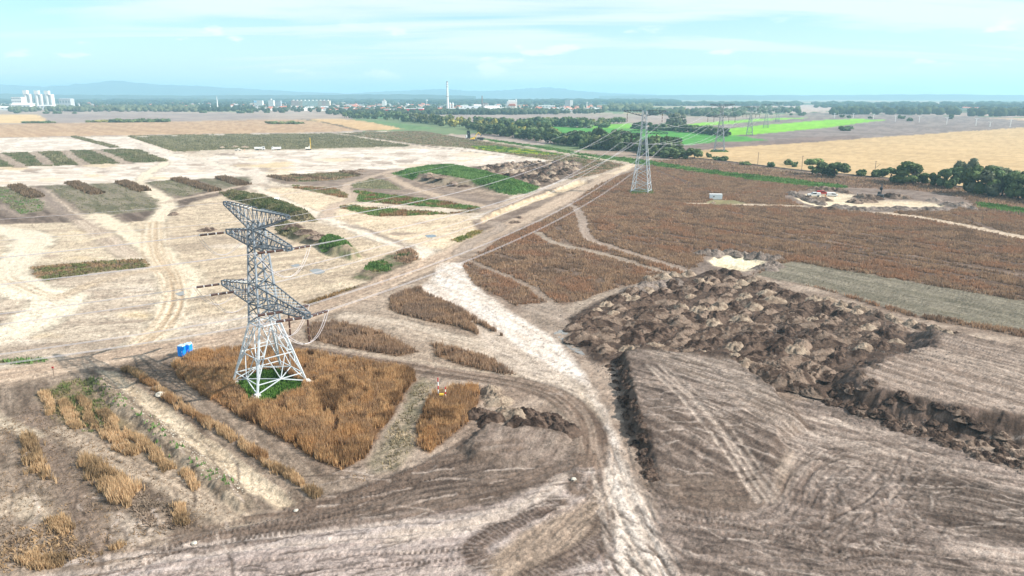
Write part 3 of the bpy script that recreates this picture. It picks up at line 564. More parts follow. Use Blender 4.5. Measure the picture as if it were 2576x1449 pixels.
for sd, pts, n_, sp in ((50, [(1700, 1290), (1850, 1315), (1960, 1290), (2010, 1200), (2100, 1120), (2300, 1110)], 5, 2), (51, [(1680, 1300), (1900, 1340), (2100, 1370), (2350, 1400), (2600, 1440)], 6, 3),
                    (52, [(2020, 1260), (2080, 1180), (2200, 1160), (2400, 1180), (2600, 1210)], 7, 3), (53, [(2080, 1320), (2180, 1260), (2240, 1200), (2260, 1150)], 7, 5),
                    (54, [(2200, 1170), (2260, 1240), (2330, 1300), (2420, 1340)], 4, 5), (55, [(1980, 1010), (2100, 1040), (2300, 1130), (2500, 1230)], 6, 4),
                    (56, [(2250, 1250), (2400, 1270), (2600, 1320)], 8, 4), (57, [(1750, 1400), (2000, 1420), (2300, 1400)], 5, 6), (58, [(2050, 1380), (2100, 1300), (2060, 1220), (1990, 1180)], 3, 6)):
    bundle('ground', pts, n_, sp, C(108, 93, 83), a=.6, seed=sd, wd=.32, cleat=.4, z=-.07, jig=16)
    bundle('ground', pts, max(2, n_ // 2), sp, C(196, 180, 166), a=.32, seed=sd + 100, wd=.4, z=0, jig=16)
line('dark', [(1700, 1310), (1800, 1318), (1900, 1340), (2010, 1362)], .55, C(96, 82, 72), C(140, 122, 110), soft=.15, jit=.2, a=.85, cleat=1.0)
line('dark', [(1690, 1325), (1790, 1335), (1850, 1346)], .5, C(96, 82, 72), C(140, 122, 110), soft=.15, jit=.2, a=.8, cleat=1.0)
# short scuffs and scrapes, and cleated tracks
def strokes(key, box, n, ang, spread, seed, lo=(1.0, 4.5), wd=(.18, .42), light=.3, curve=.25):
    rr = random.Random(seed)
    for i in range(n):
        x, y, _ = G(rr.uniform(box[0], box[2]), rr.uniform(box[1], box[3]))
        a = R(ang + rr.gauss(0, spread)); L_ = rr.uniform(*lo); q = []
        for k in range(4):
            q.append((x, y)); x += math.cos(a) * L_ / 3; y += math.sin(a) * L_ / 3; a += rr.uniform(-curve, curve)
        lt = rr.random() < light
        LAYERS.append(dict(t='l', key=key, w=np.array(q), wd=rr.uniform(*wd), c1=C(214, 199, 185) if lt else C(74, 62, 54), c2=C(196, 180, 166) if lt else C(98, 84, 74), soft=.14, jit=.35,
                           z=0 if lt else -.05, a=rr.uniform(.4, .69), st=(.3, 3), cleat=0.0))
strokes('ground', (2050, 1180, 2400, 1400), 110, 40, 45, 201)
strokes('ground', (1980, 1040, 2576, 1220), 80, -28, 14, 202, lo=(2, 8))
strokes('ground', (2300, 1200, 2650, 1449), 90, -14, 12, 203, lo=(2, 9))
strokes('ground', (1700, 1290, 2300, 1480), 80, -20, 25, 204)
strokes('bank', (1660, 920, 1990, 1100), 110, -44, 9, 205, lo=(3, 12), light=.5, curve=.06)
strokes('bank', (1610, 1020, 1880, 1260), 70, -5, 22, 206, lo=(1.5, 6))
strokes('bank2', (2300, 850, 2650, 1020), 60, -56, 8, 207, lo=(3, 12), curve=.06)
strokes('haul', (1440, 1180, 1680, 1449), 90, -68, 12, 208, lo=(1.5, 6), light=.25)
strokes('dark', (700, 1180, 1430, 1330), 90, 18, 14, 209, lo=(1.5, 7))
strokes('ground', (250, 1330, 1200, 1470), 70, 9, 9, 210, lo=(1.5, 7), light=.4)
strokes('haul', (1240, 820, 1480, 1000), 40, -50, 12, 211, lo=(1, 4), light=.2)
strokes('ground', (20, 1050, 600, 1400), 90, -52, 12, 212, lo=(1.5, 6), light=.35)
for k, pts in enumerate(([(1690, 1300), (1800, 1312), (1920, 1338), (2060, 1372)], [(2040, 1380), (2160, 1408), (2280, 1420)], [(2100, 1440), (2240, 1400), (2330, 1330)], [(2330, 1215), (2450, 1250), (2600, 1285)],
                         [(2300, 1290), (2420, 1310), (2600, 1345)], [(300, 1432), (520, 1368), (760, 1330), (900, 1300)], [(620, 1345), (760, 1318), (960, 1255)], [(880, 1270), (1040, 1230), (1180, 1205)],
                         [(1000, 1420), (1160, 1405)], [(1590, 1090), (1700, 1108), (1800, 1112)], [(1600, 1130), (1700, 1140), (1830, 1150)], [(1620, 1180), (1720, 1200), (1820, 1192)])):
    for off in (0, 1.9):
        w = GA(smooth_path(pts, 4)); w[:, 1] += off
        LAYERS.append(dict(t='l', key='dark', w=w, wd=.55, c1=C(84, 71, 62), c2=C(118, 102, 90), soft=.12, jit=.15, z=-.04, a=.72, st=(.4, 5), cleat=1.0))
# floor below the heaps
poly('dark', [(1430, 800), (1500, 762), (1600, 722), (1700, 692), (1850, 690), (1900, 700), (2060, 755), (2200, 790), (2290, 830), (2290, 890), (2070, 1000), (1980, 985), (1850, 930), (1600, 905), (1510, 920), (1470, 890), (1430, 840)], C(108, 91, 79), C(78, 65, 56), (4, 3, -40), soft=1, jit=1.5, z=.35, zs=2, zr=.3)
poly('dark', [(1165, 421), (1300, 408), (1460, 406), (1470, 420), (1440, 445), (1360, 472), (1330, 462), (1250, 441)], C(140, 122, 106), C(116, 100, 88), (5, 3, -40), soft=1, jit=1.5, zr=.3)

# -------- the sheet itself
rows = np.concatenate([np.linspace(1900, 1470, 50), np.arange(1466, 262, -2.2), np.linspace(260, 243.6, 20), [242.6, 242.0]])
U0 = np.concatenate([np.linspace(-2600, -150, 36)[:-1], np.arange(-150, 2727, 2.6), np.linspace(2727, 5200, 36)[1:]])
tcol = (U0 - 1288.0) / F_PX
NR, NC = len(rows), len(U0)
yrow = np.array([G(1288, v)[1] for v in rows])
prow = np.array([G(1289, v)[0] * F_PX for v in rows])     # sideways metres per unit tan
X = prow[:, None] * tcol[None, :]
Y = np.repeat(yrow[:, None], NC, 1)
xf = X.ravel(); yf = Y.ravel(); df = np.hypot(xf, yf)
n = len(xf)
zf = np.zeros(n)
colf = np.zeros((n, 3))
keys = ['farland', 'ground']
cls = np.zeros(n, np.int16)
# base: near earth, far plain of mixed fields and woods
cls[df < 700] = 1
nb = fbm(xf / 9, yf / 4, 1)
colf[:] = DIRT2 + (DIRT - DIRT2) * sst(.3, .7, nb)[:, None]
far = cls == 0
fx, fy = xf[far], yf[far]
ca, sa = math.cos(R(20)), math.sin(R(20))
gx = (fx * ca + fy * sa); gy = (-fx * sa + fy * ca)
cell = hash2(np.floor(gx / 420 + 1.2 * fbm(gx / 700, gy / 700, 3)), np.floor(gy / 260 + .8 * fbm(gx / 500, gy / 500, 4)), 5)
pal = np.array([C(196, 178, 160), C(186, 170, 158), C(206, 186, 150), C(150, 160, 116), C(176, 164, 140), C(128, 146, 104)])
fc = pal[(cell * 5.999).astype(int)]
wood = sst(.50, .58, fbm(fx / 900, fy / 500, 9, 5)) * sst(1700, 2600, df[far])
wc = C(84, 104, 74)
colf[far] = fc * (1 - wood[:, None]) + wc * wood[:, None]
# shared edge wobble
wob = 0.35 + 0.0022 * df
w1 = (fbm(xf / 3.1, yf / 3.1, 21, 3) - .5) * 2 + (fbm(xf / 14, yf / 14, 22, 2) - .5) * 1.5
w2 = (fbm(xf / 3.1, yf / 3.1, 23, 3) - .5) * 2 + (fbm(xf / 14, yf / 14, 24, 2) - .5) * 1.5
for li, Ld in enumerate(LAYERS):
    W = Ld['w']
    if Ld['key'] not in keys: keys.append(Ld['key'])
    kid = keys.index(Ld['key'])
    dm = np.hypot(W[:, 0], W[:, 1])
    pad = (Ld.get('wd', 0) + 3 * Ld['soft'] + 2 + 0.01 * min(dm.min(), 2000))
    x0, y0 = W.min(0) - pad; x1, y1 = W.max(0) + pad
    idx = np.nonzero((xf > x0) & (xf < x1) & (yf > y0) & (yf < y1))[0]
    if not len(idx): continue
    j = Ld['jit'] * wob[idx]
    qx = xf[idx] + w1[idx] * j; qy = yf[idx] + w2[idx] * j
    soft = np.maximum(Ld['soft'], 0.0016 * df[idx])
    if Ld['t'] == 'p':
        m = len(W); ins = np.zeros(len(idx), bool); d2 = np.full(len(idx), 1e18)
        for k in range(m):
            ax, ay = W[k]; bx, by = W[(k + 1) % m]
            cond = ((ay > qy) != (by > qy))
            if abs(by - ay) > 1e-9: ins ^= cond & (qx < (bx - ax) * (qy - ay) / (by - ay) + ax)
            ex, ey = bx - ax, by - ay; L2 = ex * ex + ey * ey + 1e-12
            t = np.clip(((qx - ax) * ex + (qy - ay) * ey) / L2, 0, 1)
            d2 = np.minimum(d2, (qx - ax - t * ex) ** 2 + (qy - ay - t * ey) ** 2)
        sd = np.sqrt(d2); sd = np.where(ins, sd, -sd)
        al = np.clip(sd / soft * .5 + .5, 0, 1)
        lx, ly, ang = Ld['nz']
        c_, s_ = math.cos(R(ang)), math.sin(R(ang))
        rx = (xf[idx] * c_ + yf[idx] * s_) / lx; ry = (-xf[idx] * s_ + yf[idx] * c_) / ly
        nn = fbm(rx, ry, 40 + li, 6 if dm.min() < 300 else 4)
        fd = 1.0
        if Ld['fade']:
            (fa, fb) = [np.array(G(*q)[:2]) for q in Ld['fade']]; fv = fb - fa
            fd = 1 - sst(0, 1, ((xf[idx] - fa[0]) * fv[0] + (yf[idx] - fa[1]) * fv[1]) / (fv @ fv))
        zadd = Ld['z'] * sst(0, 1, sd / Ld['zs']) * fd if Ld['z'] else 0
        if Ld['zr']: zadd = zadd + Ld['zr'] * sst(-.3, .8, sd) * (fbm(xf[idx] / 1.6, yf[idx] / 1.6, 77 + li, 3) - .5) * 2
    else:
        best = np.full(len(idx), 1e18); lat = np.zeros(len(idx)); sal = np.zeros(len(idx)); acc = 0.0
        for k in range(len(W) - 1):
            ax, ay = W[k]; bx, by = W[k + 1]
            ex, ey = bx - ax, by - ay; Ls = math.hypot(ex, ey) + 1e-9
            t = np.clip(((qx - ax) * ex + (qy - ay) * ey) / (Ls * Ls), 0, 1)
            dd = (qx - ax - t * ex) ** 2 + (qy - ay - t * ey) ** 2
            up = dd < best
            best = np.where(up, dd, best)
            lat = np.where(up, ((qx - ax) * -ey + (qy - ay) * ex) / Ls, lat)
            sal = np.where(up, acc + t * Ls, sal)
            acc += Ls
        sd = Ld['wd'] / 2 - np.sqrt(best)
        al = np.clip(sd / soft * .5 + .5, 0, 1)
        nn = fbm(lat / Ld['st'][0], sal / Ld['st'][1], 40 + li, 3)
        if Ld['cleat']:
            al = al * (1 - Ld['cleat'] * (np.sin(sal * 2 * math.pi / .62) > .1))
        zadd = Ld['z'] * al if Ld['z'] else 0
    edge_ = 0
    if Ld['t'] == 'l' and Ld['wd'] >= 3.5:
        ew_ = np.maximum(.10 * Ld['wd'], .0014 * df[idx])
        edge_ = .34 * np.exp(-((np.sqrt(best) - Ld['wd'] / 2) / ew_) ** 2) * sst(.35, .6, fbm(xf[idx] / 5, yf[idx] / 5, 500 + li, 3))
    al = al * Ld['a']
    mixn = sst(.40, .60, nn)[:, None]
    if dm.min() < 260:
        mixn = sst(.26, .70, nn)[:, None]
    cc = Ld['c2'] * (1 - mixn) + Ld['c1'] * mixn
    if dm.min() < 260 and Ld['t'] == 'p':
        r1 = 1 - np.abs(2 * fbm(rx * .8, ry * 2.6 * max(1, .5 * ly), 700 + li, 3) - 1)
        r2 = 1 - np.abs(2 * fbm(rx * 1.3 + ry * .25, ry * 2.0 * max(1, .5 * ly) - rx * .3, 900 + li, 3) - 1)
        gate = sst(.42, .58, fbm(xf[idx] / 7, yf[idx] / 7, 800 + li, 3))
        cc = cc * (1 - .34 * sst(.90, .97, r1) * gate + .20 * sst(.91, .97, r2) * (1 - gate))[:, None]
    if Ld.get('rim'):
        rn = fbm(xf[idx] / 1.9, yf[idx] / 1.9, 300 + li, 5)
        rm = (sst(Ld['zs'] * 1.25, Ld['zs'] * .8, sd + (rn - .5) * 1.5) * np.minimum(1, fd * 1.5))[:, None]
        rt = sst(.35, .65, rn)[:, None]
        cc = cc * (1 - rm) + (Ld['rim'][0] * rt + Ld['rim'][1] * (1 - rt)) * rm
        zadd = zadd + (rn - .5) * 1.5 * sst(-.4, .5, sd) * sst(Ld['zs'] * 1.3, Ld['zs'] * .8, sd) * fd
    colf[idx] = colf[idx] * (1 - al[:, None]) + cc * al[:, None]
    if not np.isscalar(edge_): colf[idx] *= (1 - edge_)[:, None]
    zf[idx] += zadd
    if Ld['a'] > .7 and not (Ld['t'] == 'l' and Ld['wd'] < 1.5):
        cls[idx[al > .5 * Ld['a']]] = kid
# broad tone drift, grain, small relief
colf *= (0.90 + 0.20 * fbm(xf / 30, yf / 30, 90, 4))[:, None]
near = df < 420
gr = fbm(xf[near] / .45, yf[near] / .45, 91, 3)
colf[near] *= (0.74 + 0.52 * gr)[:, None]
rel = sst(420, 120, df[near])
zf[near] += rel * ((fbm(xf[near] / 1.3, yf[near] / 1.3, 92, 3) - .5) * .16)
zf[near] += rel * ((fbm((xf[near] * .8 - yf[near] * .6) / .5, (xf[near] * .6 + yf[near] * .8) / 6, 93, 2) - .5) * .05)
nn_ = df < 230
zf[nn_] += sst(230, 110, df[nn_]) * ((fbm(xf[nn_] / .55, yf[nn_] / .55, 94, 3) - .5) * .26)
spk = fbm(xf[nn_] / .8, yf[nn_] / .8, 95, 4)
colf[nn_] *= (1 - .30 * sst(.60, .68, spk) + .16 * sst(.40, .33, spk))[:, None]
colf[df < 300] *= (.87 + .26 * RNG.random(int((df < 300).sum())))[:, None]
ZG = zf.reshape(NR, NC); CG = cls.reshape(NR, NC)
def lookup(x, y):
    """height and piece of the ground sheet at world points"""
    x = np.asarray(x, float); y = np.asarray(y, float)
    r = np.interp(y, yrow, np.arange(NR)); ri = np.clip(r.astype(int), 0, NR - 2); fr = np.clip(r - ri, 0, 1)
    sc = np.interp(y, yrow, prow); t = x / sc
    c = np.interp(t, tcol, np.arange(NC)); ci = np.clip(c.astype(int), 0, NC - 2); fc_ = np.clip(c - ci, 0, 1)
    z = (ZG[ri, ci] * (1 - fc_) + ZG[ri, ci + 1] * fc_) * (1 - fr) + (ZG[ri + 1, ci] * (1 - fc_) + ZG[ri + 1, ci + 1] * fc_) * fr
    return z, CG[(r + .5).astype(int).clip(0, NR - 1), (c + .5).astype(int).clip(0, NC - 1)]
def gz(x, y): return float(lookup([x], [y])[0][0])
def at(u, v):
    x, y, _ = G(u, v); return Vector((x, y, gz(x, y)))
VG = np.stack([xf, yf, zf], 1)
ii = np.arange(NR * NC).reshape(NR, NC)
FQ = np.stack([ii[:-1, :-1], ii[:-1, 1:], ii[1:, 1:], ii[1:, :-1]], -1).reshape(-1, 4)
# one class for each face: the commonest of its corners keeps thin strips whole
FC = np.maximum(cls[FQ[:, 0]], cls[FQ[:, 2]])
for kid, key in enumerate(keys):
    fsel = FQ[FC == kid]
    if not len(fsel): continue
    uq, inv = np.unique(fsel, return_inverse=True)
    name, label, cat, mat = INFO[key]
    me = np_mesh(name, VG[uq], inv.reshape(-1, 4), globals()[mat], True, colf[uq])
    put(link(name, me), label, cat, None, 'structure')
# ---------------------------------------------------------------- far hills
M_HILL = mat_plain('hill_woods', (0.05, 0.075, 0.05), 1.0, noise=.3, nscale=.002)
def ridge(name, label, prof, dist, depth, seed):
    """a real ridge: cross profile swept along the outline, falling to the plain at both feet"""
    us = np.linspace(prof[0][0], prof[-1][0], 220)
    vs = np.interp(us, [p[0] for p in prof], [p[1] for p in prof])
    hor = 724.5 - F_PX * math.tan(PITCH)
    V = []; nk = 9
    for i, (u, v) in enumerate(zip(us, vs)):
        t = (u - 1288) / F_PX
        h = max(CAM_H + (hor - v) / F_PX * dist * 1.0, 2)
        h *= 1 + .05 * (vnoise(np.array([i * .33]), np.array([seed * 1.0]), seed)[0] - .5)
        for k in range(nk):
            a = k / (nk - 1) * 2 - 1
            yy = dist + a * depth
            zz = h * math.cos(a * math.pi / 2) ** 1.3 if abs(a) < 1 else 0
            zz += (vnoise(np.array([i * .6]), np.array([k * 1.7]), seed + 3)[0] - .5) * 0.12 * h * (1 - abs(a))
            V.append((t * yy, yy, zz - 1 if abs(a) == 1 else zz))
    V = np.array(V); m = np.arange(len(us) * nk).reshape(len(us), nk)
    Fq = np.stack([m[:-1, :-1], m[1:, :-1], m[1:, 1:], m[:-1, 1:]], -1).reshape(-1, 4)
    o = link(name, np_mesh(name, V, Fq, M_HILL, True)); put(o, label, 'hills', None, 'structure')
ridge('hills', 'blue mountain range with a pointed summit behind the silos', [(-900, 225), (-300, 212), (0, 207), (30, 210), (80, 217), (200, 219), (235, 213), (270, 208.5), (325, 204.5), (350, 209), (420, 214), (520, 217.5), (640, 224), (760, 231), (900, 236), (1050, 240)], 12800, 1500, 4)
ridge('hills', 'faint flat topped mountain far behind the grain tower', [(860, 238), (1000, 229), (1120, 224), (1170, 228), (1230, 230), (1300, 225), (1345, 222), (1380, 221), (1410, 224), (1450, 229), (1520, 234), (1640, 238)], 13500, 1500, 5)
ridge('hills', 'low wooded rise behind the town', [(-900, 238), (0, 235), (200, 238), (500, 240), (800, 238.5), (1000, 237), (1100, 239), (1200, 241)], 7500, 700, 6)
ridge('hills', 'low hazy rise behind the eastern fields', [(1500, 241), (1700, 238.6), (2000, 239.6), (2300, 237.5), (2600, 239), (3300, 236)], 9500, 900, 8)

# ---------------------------------------------------------------- haze
hz = MB().box(-26000, 26000, -6000, 26500, -4.0, 315.0)
M_HAZE = bpy.data.materials.new('haze'); M_HAZE.use_nodes = True
ht = M_HAZE.node_tree; ht.nodes.clear()
ho = ht.nodes.new('ShaderNodeOutputMaterial'); hv = ht.nodes.new('ShaderNodeVolumePrincipled')
hv.inputs['Color'].default_value = (0.50, 0.82, 1.0, 1); hv.inputs['Density'].default_value = 0.00013; hv.inputs['Anisotropy'].default_value = 0.15
ht.links.new(hv.outputs[0], ho.inputs['Volume'])
put(hz.obj('haze', M_HAZE), 'thin blue haze over the plain', 'haze', None, 'stuff')

# ---------------------------------------------------------------- weeds, reeds and grass (uncountable)
def inpoly(W, x, y):
    ins = np.zeros(len(x), bool)
    for k in range(len(W)):
        ax, ay = W[k]; bx, by = W[(k + 1) % len(W)]
        if abs(by - ay) < 1e-9: continue
        ins ^= ((ay > y) != (by > y)) & (x < (bx - ax) * (y - ay) / (by - ay) + ax)
    return ins
GAPS = [((1500, 500), (2576, 665)), ((1811, 530), (2700, 676)), ((1480, 560), (2640, 735)), ((1700, 560), (2700, 720)), ((1540, 600), (2000, 662)), ((1820, 470), (2010, 505)), ((1640, 425), (1760, 470)), ((1900, 575), (2700, 715)), ((1600, 505), (1750, 520)), ((1250, 640), (1560, 720)), ((1400, 560), (1440, 650)), ((1480, 530), (2700, 704)), ((2000, 545), (2700, 650)), ((1500, 580), (1960, 650)), ((1290, 600), (1560, 640)), ((2050, 620), (2700, 750))]
def scatter(W, per_m2, ok=None, lod=None, gaps=(), wob=2.6, thin=1.7):
    """random points in a world outline, thinner with distance"""
    (x0, y0), (x1, y1) = W.min(0), W.max(0)
    n = int((x1 - x0) * (y1 - y0) * per_m2)
    x = RNG.uniform(x0, x1, n); y = RNG.uniform(y0, y1, n)
    jx = (fbm(x / 2.2, y / 2.2, 71, 3) - .5) * wob; jy = (fbm(x / 2.2, y / 2.2, 72, 3) - .5) * wob
    k = inpoly(W, x + jx, y + jy) & (fbm(x / 1.7, y / 1.7, 73, 2) > .33)
    if np.hypot(*W.T).min() < 230 and thin:
        d2 = np.full(n, 1e9)
        for q in range(len(W)):
            (ax, ay), (bx, by) = W[q], W[(q + 1) % len(W)]; ex, ey = bx - ax, by - ay
            t = np.clip(((x + jx - ax) * ex + (y + jy - ay) * ey) / (ex * ex + ey * ey + 1e-9), 0, 1)
            d2 = np.minimum(d2, np.hypot(x + jx - ax - t * ex, y + jy - ay - t * ey))
        k &= RNG.random(n) < .12 + .88 * sst(0, thin, d2)
    if lod: k &= RNG.random(n) < np.clip((lod / np.hypot(x, y)) ** 1.4, 0, 1)
    for a_, b_ in gaps:
        (ax, ay), (bx, by) = GA([a_, b_]); ex, ey = bx - ax, by - ay; L2 = ex * ex + ey * ey
        t = np.clip(((x + jx - ax) * ex + (y + jy - ay) * ey) / L2, 0, 1)
        dd = np.hypot(x + jx - ax - t * ex, y + jy - ay - t * ey)
        k &= ~((dd < 1.6) & (fbm(t * 40, t * 3, int(ax) % 97, 2) > .36))
    x, y = x[k], y[k]
    z, c = lookup(x, y)
    if ok is not None:
        kk = np.isin(c, [keys.index(q) for q in ok if q in keys]); x, y, z = x[kk], y[kk], z[kk]
    return x, y, z
VEG_GAIN = 1.8
def tufts(name, pts, h, w, cols, label, cat, blades=3, lean=.35, top=.55, clump=6.0, group=None, hvar=.35):
    x, y, z = pts; n = len(x)
    if n == 0: return
    d = np.hypot(x, y)
    wide = w * np.clip(d / 130, 1, 2.4)
    hh = h * (1 + hvar * (RNG.random(n) * 2 - 1)) * (.62 + .76 * fbm(x / clump, y / clump, 61, 3))
    cn = np.clip((fbm(x / clump, y / clump, 63, 3) - .3) / .4, 0, .999) * .80 + RNG.random(n) * .20
    cols = np.array(cols)
    ci = np.clip(cn * len(cols), 0, len(cols) - 1e-3); c0 = ci.astype(int); c1 = np.minimum(c0 + 1, len(cols) - 1); f = (ci - c0)[:, None]
    cc = (cols[c0] * (1 - f) + cols[c1] * f) * (VEG_GAIN * (0.86 + .28 * RNG.random(n)))[:, None]
    V = np.zeros((n, blades, 3, 3), np.float32)
    for b in range(blades):
        a = RNG.random(n) * math.pi * 2
        ox = np.cos(a) * wide * .8; oy = np.sin(a) * wide * .8
        la = RNG.random(n) * math.pi * 2; lr = lean * hh * RNG.random(n)
        jx = (RNG.random(n) - .5) * wide * 2.5; jy = (RNG.random(n) - .5) * wide * 2.5
        hb = hh * (.65 + .35 * RNG.random(n))
        V[:, b, 0] = np.stack([x + jx - ox, y + jy - oy, z - .08], 1)
        V[:, b, 1] = np.stack([x + jx + ox, y + jy + oy, z - .08], 1)
        V[:, b, 2] = np.stack([x + jx + np.cos(la) * lr, y + jy + np.sin(la) * lr, z + hb], 1)
    m = np.arange(n * blades * 3, dtype=np.int32).reshape(-1, 3)
    me = np_mesh(name, V.reshape(-1, 3), m, M_VEG, False, np.repeat(cc, blades * 3, 0))
    o = link(name, me); put(o, label, cat, group, 'stuff')
    return o
ORANGE = [C(98, 77, 58), C(146, 117, 85), C(190, 158, 116), C(140, 116, 92), C(172, 138, 98)]
RUST = [C(120, 103, 87), C(144, 122, 102), C(164, 139, 113), C(138, 119, 102)]
STRAW = [C(124, 106, 82), C(164, 140, 107), C(188, 163, 128)]
LUSH = [C(48, 76, 34), C(68, 100, 44), C(88, 122, 58)]
WEED = [C(66, 92, 52), C(86, 116, 64), C(104, 132, 78)]
DULL = [C(96, 96, 70), C(114, 112, 82), C(130, 126, 98)]

W1 = GA([(428, 920), (470, 889), (620, 877), (760, 881), (900, 903), (1044, 933), (1049, 958), (1003, 1020), (955, 1100), (924, 1152), (862, 1186), (798, 1162), (700, 1103), (598, 1053), (496, 990), (436, 945)])
tufts('dry_weeds', scatter(W1, 34, ('reed',)), 1.35, .10, ORANGE, 'tall orange brown dried weeds standing round the big pylon', 'weeds', blades=4)
tufts('green_weeds', scatter(GA([(588, 966), (650, 933), (705, 927), (768, 963), (764, 987), (700, 1008), (655, 1020), (618, 1002)]), 18, ('belt',)), .7, .3, LUSH, 'lush green weeds under the feet of the big pylon', 'weeds', lean=.7)
tufts('dry_weeds', scatter(GA([(1076, 1000), (1130, 973), (1202, 968), (1213, 1000), (1188, 1052), (1132, 1104), (1080, 1144), (1048, 1122), (1048, 1060)]), 34, ('reed',)), 1.3, .10, ORANGE, 'orange brown weed patch with survey poles beside the small spoil pile', 'weeds', blades=4)
for pts, lab in (([(768, 818), (850, 806), (960, 836), (1054, 885), (1000, 898), (850, 874), (768, 854)], 'brown weed patch between the straight road and the dark damp track'),
                 ([(976, 748), (1050, 723), (1120, 733), (1222, 800), (1348, 890), (1300, 882), (1150, 824), (1050, 804), (978, 780)], 'brown weed tongue between the curved haul road and the straight road'),
                 ([(1078, 860), (1150, 876), (1250, 906), (1314, 942), (1270, 948), (1150, 918), (1088, 894)], 'narrow brown weed strip between two tracks beside the haul road')):
    tufts('dry_weeds', scatter(GA(pts), 20, ('reed',)), 1.1, .12, RUST, lab, 'weeds', blades=3)
def strip(name, pts, wd, dens, h, w, cols, label, blades=4, ok=None):
    W = GA(smooth_path(pts, 4)); d = np.gradient(W, axis=0); nn = np.stack([-d[:, 1], d[:, 0]], 1) / (np.linalg.norm(d, axis=1)[:, None] + 1e-9)
    P = np.concatenate([W + nn * wd * .36, (W - nn * wd * .36)[::-1]])
    return tufts(name, scatter(P, dens, ok, wob=1.3, thin=.7), h, w, cols, label, 'weeds', blades=blades)
strip('dry_weeds', [(318, 928), (360, 952), (410, 990), (500, 1052), (600, 1112), (700, 1180), (806, 1256)], 2.6, 40, 1.0, .10, STRAW + ORANGE[1:2], 'long hedge of straw coloured weeds along the sunken sand strip')
for pts, wd, lab in (([(111, 988), (128, 1044)], 2.0, 'short straw weed row at the top of the clod bank'), ([(154, 1010), (178, 1046), (200, 1082)], 2.6, 'dense straw weed row among green weeds near the straight road'),
                     ([(256, 1035), (299, 1078), (363, 1121), (427, 1185)], 2.6, 'rusty weed row halfway down the clod bank'), ([(252, 1074), (299, 1121), (342, 1146)], 2.8, 'straw weed row below the rusty row'),
                     ([(205, 1001), (222, 1040), (239, 1082)], 2.0, 'small weed clump between the weed rows'), ([(453, 1185), (504, 1232)], 2.0, 'sparse weed tuft low on the clod bank'),
                     ([(440, 1272), (465, 1322)], 2.2, 'lone straw tuft at the end of the flattened weeds'), ([(135, 1305), (170, 1340)], 3.0, 'flattened straw clump by the muddy corner'),
                     ([(60, 1400), (120, 1420), (180, 1400)], 3.5, 'low straw clumps in the muddy corner'), ([(250, 1390), (320, 1370)], 1.6, 'loose straw lying along the muddy edge')):
    strip('dry_weeds', pts, wd, 40, .95, .10, STRAW, lab)
tufts('dry_weeds', scatter(GA([(48, 1095), (95, 1099), (115, 1150), (142, 1225), (72, 1190), (50, 1150)]), 44), 1.4, .10, STRAW, 'tall straw coloured weed stand at the corner by the muddy ruts', 'weeds', blades=4)
tufts('dry_weeds', scatter(GA([(195, 1147), (247, 1163), (344, 1216), (350, 1250), (318, 1285), (247, 1255), (213, 1205)]), 44), 1.6, .10, STRAW, 'biggest straw coloured weed clump beside the flattened weeds', 'weeds', blades=4)
tufts('flattened_weeds', scatter(GA([(320, 1285), (350, 1235), (440, 1270), (480, 1325), (420, 1335), (340, 1310)]), 16), .35, .22, [C(104, 92, 82), C(142, 126, 110), C(120, 108, 94)], 'grey flattened weed mat beside the straw clump', 'weeds', lean=1.8)
tufts('flattened_weeds', scatter(GA([(0, 1330), (150, 1310), (260, 1360), (250, 1420), (60, 1449), (-60, 1449)]), 7), .35, .22, [C(104, 92, 82), C(160, 136, 104), C(128, 112, 94)], 'flattened grey and straw weeds in the muddy corner', 'weeds', lean=1.8)
tufts('green_weeds', scatter(GA([(95, 985), (170, 952), (260, 955), (300, 1020), (250, 1095), (180, 1090), (120, 1030)]), 4.0), .5, .18, [C(86, 104, 62), C(110, 116, 76), C(126, 116, 84)], 'low green weeds between the straw rows', 'weeds', lean=.6)
tufts('green_weeds', scatter(GA([(260, 960), (330, 1010), (470, 1125), (600, 1225), (630, 1265), (560, 1250), (400, 1130), (280, 1020)]), .9), .5, .25, WEED, 'sparse green weeds on the clod bank', 'weeds', lean=.6)
tufts('green_weeds', scatter(GA([(940, 1180), (975, 1090), (1010, 1020), (1058, 955), (1095, 965), (1050, 1050), (1043, 1130), (1000, 1180)]), 5), .3, .22, [C(112, 106, 84), C(136, 126, 102), C(160, 146, 120)], 'flattened green grey weeds between the two orange weed patches', 'weeds', lean=1.4)
tufts('trampled_weeds', scatter(GA([(0, 1060), (100, 1000), (200, 1085), (420, 1190), (600, 1290), (300, 1400), (0, 1449), (-150, 1449), (-150, 1150)]), 2.2), .22, .16, [C(112, 96, 80), C(142, 122, 98), C(120, 106, 90)], 'sparse trampled weeds over the brown ground below the clod bank', 'weeds', lean=1.6)
tufts('trampled_weeds', scatter(GA([(640, 1040), (860, 1190), (960, 1190), (1060, 1130), (1040, 1160), (900, 1215), (800, 1180)]), 2.5), .22, .14, [C(112, 96, 80), C(150, 130, 104)], 'trampled weed litter along the edge of the orange weeds', 'weeds', lean=1.6)
